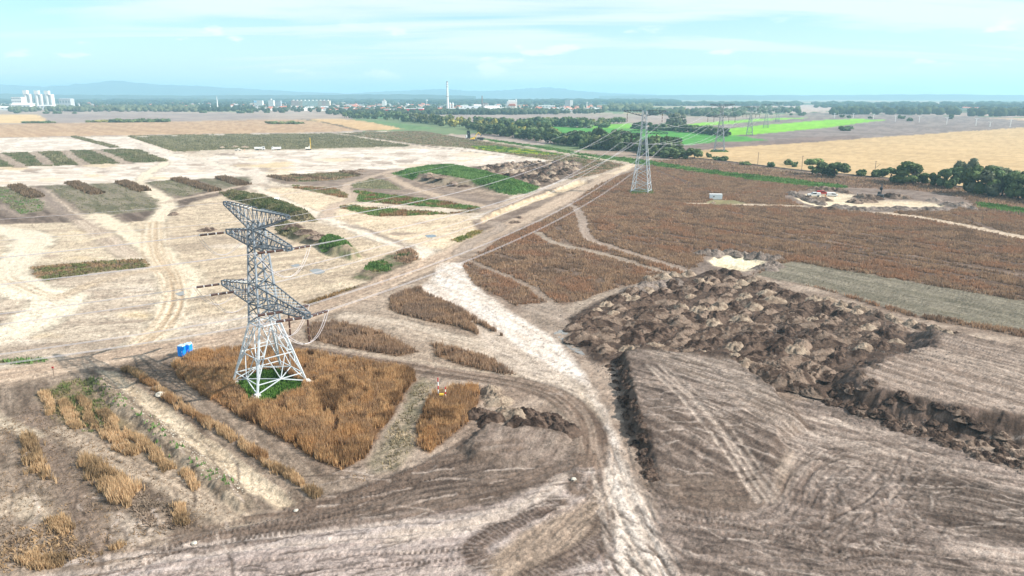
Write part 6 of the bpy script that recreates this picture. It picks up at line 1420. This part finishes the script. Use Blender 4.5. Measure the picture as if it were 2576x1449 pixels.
truck(1177, 349, 105, M_WHITE, M_DKMET, 'dump truck with its dark bed raised high beside the dark earth strip', tipped=58, s=1.35)
truck(1206, 353, 160, M_CREAM, M_DKMET, 'dark bedded truck being loaded by the yellow excavator', s=1.2)
excavator(1190, 353.5, 15, M_YEL, 'yellow excavator with bent boom loading a truck', [(1.2, 0, 1.7), (3.4, 0, 5.6), (5.2, 0, 7.0), (7.2, 0, 4.4)], 1.3)
excavator(2214, 500, 60, M_DKMET, 'dark excavator with raised arm standing in the car pit', [(1.0, 0, 1.8), (1.6, 0, 4.2), (1.2, 0, 6.2), (-.3, 0, 4.8)], 1.15)
o = empty('piling_rig', at(776, 377), R(20)); o.scale = (1.2, 1.2, 1.2)
for y in (-1.1, 1.1): MB().prism([(-1.9, 0), (1.9, 0), (2.2, .4), (1.9, .8), (-1.9, .8), (-2.2, .4)], y - .3, y + .3).obj('track', M_TYRE, o)
MB().prism([(-2.4, .85), (1.4, .85), (1.4, 1.9), (-2.4, 2.1)], -1.2, 1.2).obj('house', M_CREAM, o); MB().box(.2, 1.5, .2, 1.2, 1.9, 2.8).obj('cab', M_CREAM, o)
MB().bar((1.9, 0, .5), (1.7, 0, 9.5), .4).obj('mast', M_YEL, o); MB().bar((.8, 0, 1.8), (1.75, 0, 6), .18).obj('strut', M_STEEL_L, o)
put(o, 'small cream piling rig with upright yellow mast', 'rig')
car(2048, 492, 168, 'pickup', M_WHITE, 'white pickup with covered bed parked in the second sand pit').scale = (1.25,) * 3
car(2070, 487.5, -20, 'pickup', M_RED, 'red pickup parked behind the white ones').scale = (1.2,) * 3
car(2093, 491.5, -25, 'van', M_WHITE, 'white off road car with blue tinted tailgate beside the red pickup').scale = (1.0, 1.1, .85)
# container
o = empty('container', at(1800, 501.5), R(-6))
MB().box(-3.0, 3.0, -1.2, 1.2, .15, 2.6).obj('body', M_CREAM if False else mat_plain('white_sheet_metal', (.74, .78, .80), .5, noise=.05), o)
for i in range(9): MB().box(-2.85 + i * .68, -2.75 + i * .68, -1.24, -1.205, .3, 2.45).obj('rib', M_WHITE, o)
MB().box(-3.05, 3.05, -1.25, 1.25, 2.605, 2.72).obj('roof', M_WHITE, o); MB().box(-1.4, -.8, -1.27, -1.245, 1.3, 1.8).obj('hatch', M_DKMET, o); MB().box(-3, 3, -1.1, 1.1, 0, .14).obj('skid', M_DKMET, o)
put(o, 'white metal container standing alone in the brown weed field', 'container')
# survey poles
for u, v, h, l in ((1103, 1008, 4.2, 'tall red and white survey pole in the orange weeds'), (1121, 1010, 2.6, 'short red and white survey pole in the orange weeds')):
    p = at(u, v); o = empty('survey_pole', p)
    nb = 6
    for k in range(nb): MB().tube([(0, 0, h * k / nb), (0, 0, h * (k + 1) / nb)], .10, 6).obj('band', M_RED if k % 2 else M_WHITE, o)
    put(o, l, 'pole')
o = empty('marker_box', at(1111, 1012)); MB().box(-.35, .35, -.25, .25, 1.3, 1.55).obj('box', M_YEL, o); MB().box(-.05, .05, -.05, .05, 0, 1.3).obj('post', M_WOOD, o); put(o, 'small yellow marker box between the survey poles', 'marker')
o = empty('road_stake', at(137, 952)); MB().tube([(0, 0, 0), (0, 0, 2.2)], .06, 6).obj('stake', M_WOOD, o); MB().box(-.18, .18, -.05, .05, 2.0, 2.3).obj('plate', M_RED, o); put(o, 'thin rusty stake beside the straight road', 'stake')
# limestone boulders beside the weed hedge, clods
def rock(u, v, s, label, mat):
    bm = bmesh.new(); bmesh.ops.create_icosphere(bm, subdivisions=2, radius=s)
    rr = random.Random(int(u * 7 + v))
    for q in bm.verts: q.co *= rr.uniform(.75, 1.2); q.co.z *= .6
    me = bpy.data.meshes.new('boulder'); bm.to_mesh(me); bm.free(); me.materials.append(mat)
    put(link('boulder', me, None, at(u, v) + Vector((0, 0, s * .2))), label, 'boulder')
M_LIME = mat_plain('limestone', (.50, .45, .37), .95, noise=.15)
for u, v, s, l in ((404, 995, .9, 'white boulder in the gap of the straw weed hedge'), (420, 1000, .7, 'pale boulder next to the white one in the hedge gap'), (488, 1364, .35, 'small stone on the rim of the muddy track'), (745, 1286, .3, 'small pale stone by the dark rim'), (1443, 1208, .4, 'white lump on the end of the damp track')):
    rock(u, v, s, l, M_LIME)
M_CLOD = mat_plain('dark_clod', (.13, .105, .088), .98, noise=.3)
cl_rng = random.Random(4); cm = MB()
def clods(path, n, spread, smin, smax):
    P = np.array(path, float); seg = np.hypot(*np.diff(P, axis=0).T); cum = np.concatenate([[0], np.cumsum(seg)])
    for i in range(n):
        s = cl_rng.uniform(0, cum[-1]); u = np.interp(s, cum, P[:, 0]); v = np.interp(s, cum, P[:, 1])
        x, y, _ = G(u, v); x += cl_rng.gauss(0, spread); y += cl_rng.gauss(0, spread); z = gz(x, y); r = cl_rng.uniform(smin, smax)
        vs = [(x + r * cl_rng.uniform(.7, 1.2) * a, y + r * cl_rng.uniform(.7, 1.2) * b, z + r * c * cl_rng.uniform(.5, 1)) for a, b, c in ((1, 0, .1), (0, 1, .1), (-1, 0, .1), (0, -1, .1), (0, 0, 1), (.6, .6, -.3))]
        cm.add(vs, [(0, 1, 4), (1, 2, 4), (2, 3, 4), (3, 0, 4), (0, 5, 1)])
clods([(300, 1418), (500, 1348), (640, 1320), (800, 1285), (1000, 1195), (1150, 1130), (1210, 1080)], 450, .5, .05, .14)
clods([(1450, 850), (1480, 900), (1545, 960), (1570, 1060), (1600, 1150), (1650, 1240)], 400, .8, .05, .16)
clods([(1500, 800), (1600, 870), (1800, 890), (2000, 970), (2150, 1050), (2300, 1085), (2576, 1180)], 900, 1.4, .06, .22)
clods([(1330, 1050), (1440, 1090), (1445, 1180), (1440, 1240)], 250, .8, .05, .15)
clods([(1200, 1340), (1195, 1380), (1260, 1420), (1400, 1280)], 120, .5, .04, .1)
clods([(1600, 820), (1800, 800), (2000, 850), (2200, 860)], 2500, 11, .10, .30)
put(cm.obj('soil_clods', M_CLOD), 'loose dark soil clods strewn along banks, heaps and track rims', 'clods', None, 'stuff')
cm = MB(); clods([(270, 950), (350, 1020), (480, 1125), (620, 1240)], 350, .9, .05, .16); clods([(300, 950), (500, 1095), (720, 1255)], 160, .8, .04, .10)
put(cm.obj('rubble', M_LIME), 'pale rubble scattered along the clod bank and sand strip', 'rubble', None, 'stuff')
# people: one skinned figure each
M_CLOTH1 = mat_plain('dark_clothes', (.04, .045, .06), .9); M_CLOTH2 = mat_plain('orange_vest', (.65, .22, .04), .8); M_SKIN = mat_plain('skin', (.42, .27, .2), .7)
def person(u, v, rot, mat, label, lean=0.0):
    vs = [(0, 0, .95), (0, 0, 1.2), (0, .02, 1.42), (0, .03, 1.52), (0, .05, 1.66), (0, .05, 1.76),
          (.17, .02, 1.40), (.25, 0, 1.12), (.24, .12, .90), (-.17, .02, 1.40), (-.26, 0, 1.12), (-.22, .14, .92),
          (.10, 0, .90), (.12, .06, .50), (.13, -.02, .08), (.13, .14, .04), (-.10, 0, .90), (-.12, -.02, .50), (-.14, -.10, .08), (-.14, .06, .04)]
    es = [(0, 1), (1, 2), (2, 3), (3, 4), (4, 5), (2, 6), (6, 7), (7, 8), (2, 9), (9, 10), (10, 11), (0, 12), (12, 13), (13, 14), (14, 15), (0, 16), (16, 17), (17, 18), (18, 19)]
    rd = [.16, .15, .17, .06, .10, .08, .07, .055, .045, .07, .055, .045, .10, .07, .05, .04, .10, .07, .05, .04]
    me = bpy.data.meshes.new('person'); me.from_pydata(vs, es, []); me.materials.append(mat)
    o = link('person', me, None, at(u, v), R(rot)); o.scale = (1.05, 1.05, 1.05)
    sk = o.modifiers.new('skin', 'SKIN')
    for i, r_ in enumerate(rd): me.skin_vertices[0].data[i].radius = (r_, r_)
    me.skin_vertices[0].data[0].use_root = True
    o.modifiers.new('sub', 'SUBSURF').levels = 1
    MB().tube([(0, .05, 1.60), (0, .055, 1.68), (0, .05, 1.80)], [.10, .118, .07], 8).obj('helmet', M_WHITE, o)
    put(o, label, 'person')
person(2157, 494, 40, M_CLOTH1, 'person in dark clothes standing on the sand of the second pit')
person(2076, 494.5, -60, M_CLOTH2, 'person in an orange vest standing between the parked pickups')
person(615, 380, 20, M_CLOTH2, 'person in an orange vest beside the white pickup and trucks')

# ---------------------------------------------------------------- the town
M_ROOFR = mat_plain('red_tiles', (.52, .17, .10), .85, noise=.2, nscale=.5); M_ROOFG = mat_plain('grey_roof', (.30, .29, .28), .85, noise=.2, nscale=.5)
M_WALLW = mat_plain('white_render', (.78, .76, .72), .85, noise=.05); M_WALLC = mat_plain('cream_render', (.66, .58, .46), .85, noise=.06); M_WALLP = mat_plain('pink_render', (.66, .47, .40), .85); M_WALLG = mat_plain('mint_render', (.60, .70, .62), .85); M_WALLGR = mat_plain('grey_panel', (.44, .45, .46), .85, noise=.08)
M_FRED = mat_plain('bright_red_cladding', (.80, .03, .05), .5); M_BRICK = mat_plain('dark_brick', (.24, .15, .13), .9, noise=.15); M_SKYB = mat_plain('light_blue_panel', (.35, .62, .80), .7); M_WIN = mat_plain('window_band', (.12, .16, .20), .3)
def dist_at(u, v): x, y, _ = G(u, v); return x, y
def pxm(y): return F_PX / y        # picture pixels for a metre, far away
def house(u, v, w, d, h, rh, rot, wall, roof, label, group):
    x, y = dist_at(u, v); o = empty('house', (x, y, -.2), R(rot))
    MB().box(-w / 2, w / 2, -d / 2, d / 2, 0, h).obj('wall', wall, o)
    e = .5; r = MB(); r.prism([(-d / 2 - e, h), (d / 2 + e, h), (0, h + rh)], -w / 2 - e, w / 2 + e)
    me = r.mesh('roof', roof); ro = link('roof', me, o); ro.rotation_euler = (0, 0, R(90)); ro.location.z = .02
    put(o, label, 'house', group)
hr = random.Random(21)
for (u0, u1, v0, v1, cnt) in ((230, 360, 266, 273, 22), (600, 900, 266, 279, 80), (880, 1080, 265, 277, 46), (1290, 1520, 270, 281, 44), (1100, 1290, 268, 279, 26), (380, 600, 262, 270, 22), (840, 1000, 276, 283, 14), (60, 230, 259, 266, 10), (2300, 2520, 268, 280, 7), (1700, 1860, 282, 287, 5)):
    for _ in range(cnt):
        red = hr.random() < .55; big = hr.random() < .22
        u, v = hr.uniform(u0, u1), hr.uniform(v0, v1)
        w = hr.uniform(11, 18) if not big else hr.uniform(20, 40)
        house(u, v, w, hr.uniform(9, 13), hr.uniform(4.5, 8), hr.uniform(3, 4.5) if not big else 2, hr.uniform(-40, 40), M_WALLW if hr.random() < .7 else M_WALLC, M_ROOFR if red else (M_WALLW if big else M_ROOFG),
              ('red roofed' if red else ('long pale roofed' if big else 'grey roofed')) + ' house among the trees of the far town', ('red roofed' if red else ('pale roofed' if big else 'grey roofed')) + ' houses of the town')
def block(name, u, vb, vt, wpx, depth, parts, label, cat='building', rot=0, dist=None):
    """far building: base at the picture position, size from its distance; parts(root, w, d, h)"""
    y = dist or dist_at(u, vb)[1]; x = (u - 1288) / F_PX * (y * CP + CAM_H * SP)
    hor = 724.5 - F_PX * math.tan(PITCH)
    h = CAM_H - (vt - hor) / F_PX * y * .98; w = wpx / F_PX * y
    o = empty(name, (x, y, -.2), R(rot)); parts(o, w, depth, h); put(o, label, cat); return o
def storeys(o, w, d, h, wall, n, bays, band=M_WIN, balcony=None):
    MB().box(-w / 2, w / 2, -d / 2, d / 2, 0, h).obj('wall', wall, o)
    for k in range(n):
        z0 = h * (k + .35) / n; z1 = h * (k + .75) / n
        m = MB()
        for b in range(bays):
            x0 = -w / 2 + w * (b + .22) / bays; x1 = -w / 2 + w * (b + .78) / bays
            m.box(x0, x1, -d / 2 - .08, -d / 2 - .03, z0, z1)
        put(m.obj('window_row', band, o), kind='stuff')
    MB().box(-w / 2 - .2, w / 2 + .2, -d / 2 - .2, d / 2 + .2, h + .02, h + .5).obj('parapet', wall, o)
for k, u in enumerate((76, 104, 129.5)):
    def silo(o, w, d, h):
        r = w * .27
        for s in (-1, 1): MB().tube([(s * r * 1.02, 0, 0), (s * r * 1.02, 0, h * .78), (s * r * 1.02, 0, h * .80)], [r, r, r * .9], 20).obj('silo_drum', M_WALLW, o)
        MB().box(-w * .52, w * .02, -r * .8, r * .8, h * .80, h).obj('head_house', M_WALLW, o); MB().box(-w * .3, w * .1, -r, r, h * .765, h * .80).obj('walkway', M_WALLGR, o)
    block('grain_silo', u, 272, 227.5 + k * 0.6, 19, 20, silo, 'white twin drum silo, %s of the three above the pale wood' % ('nearest the plant hall', 'middle one', 'farthest from the plant hall')[k], 'silo', dist=2900)
def hall(roofh, wall, roof):
    def f(o, w, d, h):
        MB().box(-w / 2, w / 2, -d / 2, d / 2, 0, h - roofh).obj('wall', wall, o)
        r = link('roof', MB().prism([(-d / 2 - .4, h - roofh), (d / 2 + .4, h - roofh), (0, h)], -w / 2 - .4, w / 2 + .4).mesh('roof', roof), o); r.rotation_euler = (0, 0, R(90)); r.location.z = .02
        m = MB()
        for b in range(max(3, int(w / 12))): n_ = max(3, int(w / 12)); m.box(-w / 2 + w * (b + .3) / n_, -w / 2 + w * (b + .7) / n_, -d / 2 - .1, -d / 2 - .03, (h - roofh) * .55, (h - roofh) * .8)
        put(m.obj('window_row', M_WIN, o), kind='stuff')
    return f
block('plant_hall', 50, 272, 244, 24, 25, lambda o, w, d, h: storeys(o, w, d, h, M_WALLW, 4, 6), 'white stepped plant tower beside the silos', dist=2850)
block('plant_hall', 12, 276, 266, 40, 40, hall(4, M_WALLW, M_WALLW), 'long white shed at the foot of the plant tower', dist=2600)
block('plant_hall', 60, 275, 258, 46, 30, hall(6, M_WALLW, M_WALLW), 'white gabled shed under the silos', dist=2700)
block('plant_hall', 118, 274, 263, 36, 30, hall(2, M_WALLW, M_WALLW), 'white low annex between the silos and the wood', dist=2720)
block('warehouse', 170, 268, 247, 28, 30, hall(2, M_WALLGR, M_WALLGR), 'grey block shaped warehouse beside the silos', dist=3200)
block('mast', 548, 275, 241, 3, 3, lambda o, w, d, h: (MB().tube([(0, 0, 0), (0, 0, h * .6), (0, 0, h)], [2.6, 1.6, .3], 10).obj('shaft', M_WALLW, o), MB().tube([(0, 0, h * .58), (0, 0, h * .62)], 2.6, 10).obj('ring', M_WALLW, o)), 'thin white spire rising from the trees between silos and town', 'mast', dist=2800)
block('apartment_block', 652, 270, 252.5, 21, 14, lambda o, w, d, h: (storeys(o, w, d, h, M_WALLW, 9, 8), MB().box(-w / 2 - .1, -w / 6, -d / 2 - .25, -d / 2 - .1, h * .75, h).obj('blue_panel', M_SKYB, o)), 'white apartment block with light blue corner', dist=3000)
block('apartment_block', 684, 270, 251.5, 13, 14, lambda o, w, d, h: (storeys(o, w, d, h, M_WALLW, 9, 5), MB().box(-2, 2, -2, 2, h + .5, h + 6).obj('lift_house', M_WALLW, o)), 'tall white apartment block with a roof hut', dist=3000)
block('apartment_block', 698, 269, 253, 20, 14, lambda o, w, d, h: storeys(o, w, d, h, M_WALLGR, 8, 7), 'grey white apartment block behind the tall one', dist=3100)
def longblock(o, w, d, h):
    segs = (M_WALLP, M_WALLP, M_WALLC, M_WALLG, M_WALLG, M_WALLG, M_WALLG, M_WALLC, M_WALLP, M_WALLC)
    n_ = len(segs)
    for k, mt in enumerate(segs):
        x0 = -w / 2 + w * k / n_; x1 = x0 + w / n_ - .15
        MB().box(x0, x1, -d / 2, d / 2, 0, h).obj('section', mt, o)
        m = MB()
        for s in range(7):
            for b in range(3): m.box(x0 + (x1 - x0) * (b + .25) / 3, x0 + (x1 - x0) * (b + .75) / 3, -d / 2 - .1, -d / 2 - .03, h * (s + .35) / 7, h * (s + .75) / 7)
        put(m.obj('windows', M_WIN, o), kind='stuff')
        MB().box((x0 + x1) / 2 - 2.5, (x0 + x1) / 2 + 2.5, -3, 3, h + .01, h + 3.2).obj('stair_head', M_WALLW, o)
block('apartment_block', 783, 269, 252.5, 97, 13, longblock, 'very long pastel apartment block with many stair heads', rot=-6, dist=3050)
block('church', 967, 271, 251, 9, 14, lambda o, w, d, h: (MB().box(-w / 2, w / 2, -w / 2, w / 2, 0, h * .9).obj('tower', M_WALLW, o), MB().tube([(0, 0, h * .9), (0, 0, h * 1.05), (0, 0, h * 1.25)], [w * .5, w * .2, .2], 8).obj('spire', M_ROOFG, o), MB().box(-w * 1.4, -w / 2, -w / 2, w * .5, 0, h * .55).obj('nave', M_WALLP, o)), 'square white church tower with a low nave', 'church', dist=3100)
block('balloon_tower', 1074, 268, 250, 5, 5, lambda o, w, d, h: (MB().tube([(0, 0, 0), (0, 0, h * .82)], [1.0, .8], 8).obj('shaft', M_WALLW, o), MB().tube([(0, 0, h * .8), (0, 0, h * .84), (0, 0, h * .92), (0, 0, h * .98), (0, 0, h)], [1, 3.4, 4.2, 3.2, .8], 12).obj('tank', M_WALLW, o)), 'white ball shaped water tower above the roofs', 'water tower', dist=3000)
for u, vt, vb, w, l in ((975, 272.3, 284, 15, 'small red hall with a white gable'), (1043, 271, 285, 44, 'long red warehouse with a white roof edge'), (1189, 272, 284, 24, 'bright red warehouse, the shorter of two in a line'), (1232, 272.5, 284, 30, 'bright red warehouse, the longer of two in a line'), (1279, 275, 284, 14, 'low red hall at the end of the warehouses')):
    block('warehouse', u, vb, vt, w, 30, lambda o, w, d, h: (MB().box(-w / 2, w / 2, -d / 2, d / 2, 0, h - 1.4).obj('wall', M_FRED, o), MB().box(-w / 2 - .3, w / 2 + .3, -d / 2 - .3, d / 2 + .3, h - 1.38, h).obj('roof', M_WALLW, o), MB().box(-w * .1, w * .1, -d / 2 - .12, -d / 2 - .03, 0, h * .5).obj('gate', M_WALLW, o)), l, dist=2150 if u < 1100 else 2300)
def stack(wall, bands):
    def f(o, w, d, h):
        MB().tube([(0, 0, 0), (0, 0, h * .5), (0, 0, h)], [w / 2, w * .38, w * .27], 16).obj('shaft', wall, o)
        for t in bands: MB().tube([(0, 0, h * t), (0, 0, h * t + h * .012)], w * .5 * (1 - .45 * t) * 1.25, 16).obj('ring', M_BRICK, o)
        MB().tube([(0, 0, h * .97), (0, 0, h * 1.0)], w * .30, 16).obj('dark_top', M_BRICK, o)
    return f
block('chimney', 1126.5, 277, 206.5, 6.6, 6, stack(M_WALLW, (.5, .9, .82)), 'very tall white chimney towering over the town', 'chimney', dist=2350)
block('chimney', 1213, 272, 240.5, 3.8, 4, stack(M_BRICK, ()), 'dark brick chimney beside the factory', 'chimney', dist=2500)
block('church', 1136, 275, 258, 12, 12, lambda o, w, d, h: ([MB().tube([(s * w * .28, 0, 0), (s * w * .28, 0, h * .8), (s * w * .28, 0, h * .9), (s * w * .28, 0, h * 1.1)], [w * .16, w * .16, w * .18, .2], 8).obj('tower', M_WALLW, o) for s in (-1, 1)], MB().box(-w * 1.2, w, w * .2, w * 1.4, 0, h * .45).obj('nave', M_ROOFR, o)), 'twin towered white church beside the tall chimney', 'church', dist=2700)
block('factory', 1155, 281, 270, 42, 30, hall(1, M_WALLW, M_WALLW), 'white flat factory hall at the foot of the tall chimney', dist=2300)
block('factory', 1185, 279, 266, 44, 40, hall(6, M_WALLW, M_WALLGR), 'white factory hall with a grey gabled roof', dist=2450)
block('factory', 1208, 276, 262, 30, 30, hall(3, M_WALLW, M_WALLW), 'white two storey factory wing by the brick chimney', dist=2550)
block('factory', 1221, 276, 258, 10, 12, lambda o, w, d, h: storeys(o, w, d, h, M_BRICK, 3, 3, M_WALLW), 'brick boiler house beside the brick chimney', dist=2500)
block('factory', 1238, 279, 264.5, 36, 30, hall(9, M_WALLW, M_WALLW), 'white shed with a steep pale gable', dist=2450)
block('factory', 1256, 281, 269, 26, 26, hall(2, M_CREAM, M_WALLW), 'low cream shed next to the grain tower', dist=2400)
def elevator(o, w, d, h):
    MB().box(-w / 2, w / 2, -d / 2, d / 2, 0, h * .86).obj('wall', M_WALLW, o); MB().box(-w * .36, w * .3, -d * .3, d * .3, h * .865, h * .96).obj('head_house', M_WALLW, o)
    MB().box(w * .34, w * .48, -3, 3, h * .865, h * 1.05).obj('lift_tower', M_WALLW, o)
    for k in range(5):
        x = -w * .30 + k * w * .15
        MB().tube([(x, -d / 2 - 2.6, 0), (x, -d / 2 - 2.6, h * .5)], 2.5, 12).obj('bin', M_CREAM, o)
    MB().prism([(-w * .38, h * .5), (w * .38, h * .5), (w * .26, h * .66), (-w * .26, h * .66)], -d / 2 - 5.4, -d / 2 - .05).obj('red_roof', M_ROOFR, o)
    MB().box(w * .44, w * .62, -d / 2 - 4, -d / 2 + 2, 0, h * .3).obj('green_annex', mat_plain('mint_panel', (.25, .55, .45), .7), o)
block('grain_tower', 1288, 284, 250, 25, 26, elevator, 'white grain tower with a red roof over its round bins', dist=2350)
def highrise(o, w, d, h):
    MB().box(-w * .5, w * .12, -d / 2, d / 2, 0, h).obj('grey_front', M_WALLGR, o); MB().box(w * .125, w * .5, -d / 2, d / 2, 0, h + .2).obj('white_side', M_WALLW, o)
    for k in range(10):
        m = MB()
        for b in range(6): m.box(-w * .5 + w * .62 * (b + .2) / 6, -w * .5 + w * .62 * (b + .8) / 6, -d / 2 - .1, -d / 2 - .03, h * (k + .35) / 10, h * (k + .75) / 10)
        put(m.obj('window_row', M_WIN, o), kind='stuff')
block('apartment_block', 1431, 274, 251.3, 19, 16, highrise, 'single grey and white high rise block above the houses', dist=2900)
block('water_tower', 1476, 277, 252, 4, 4, lambda o, w, d, h: (MB().tube([(0, 0, 0), (0, 0, h * .7)], [2.2, 1.6], 10).obj('shaft', M_WALLW, o), MB().tube([(0, 0, h * .68), (0, 0, h * .76), (0, 0, h * .84)], [1.6, 4.0, 2.6], 12).obj('tank', M_WALLGR, o), MB().bar((0, 0, h * .84), (0, 0, h * 1.1), .5).obj('antenna', M_WALLGR, o)), 'slim white water tower with a grey head', 'water tower', dist=2700)
block('warehouse', 1410, 282, 274, 34, 30, hall(3, M_CREAM, mat_plain('pale_blue_roof', (.50, .62, .70), .6)), 'shed with a pale blue roof before the high rise', dist=2250)
block('warehouse', 1440, 284, 275, 48, 24, hall(2, M_CREAM, M_ROOFG), 'long low shed along the ploughed land', dist=2200)
block('warehouse', 1375, 272, 264, 40, 24, hall(1, M_WALLW, M_WALLW), 'long white hall between grain tower and high rise', dist=2900)
block('church', 2500, 280, 266, 5, 8, lambda o, w, d, h: (MB().box(-w / 2, w / 2, -w / 2, w / 2, 0, h * .7).obj('tower', M_WALLW, o), MB().tube([(0, 0, h * .7), (0, 0, h * .8), (0, 0, h * 1.0)], [w * .55, w * .3, .1], 8).obj('spire', M_ROOFG, o)), 'small white church tower among the far stream trees', 'church', dist=2500)
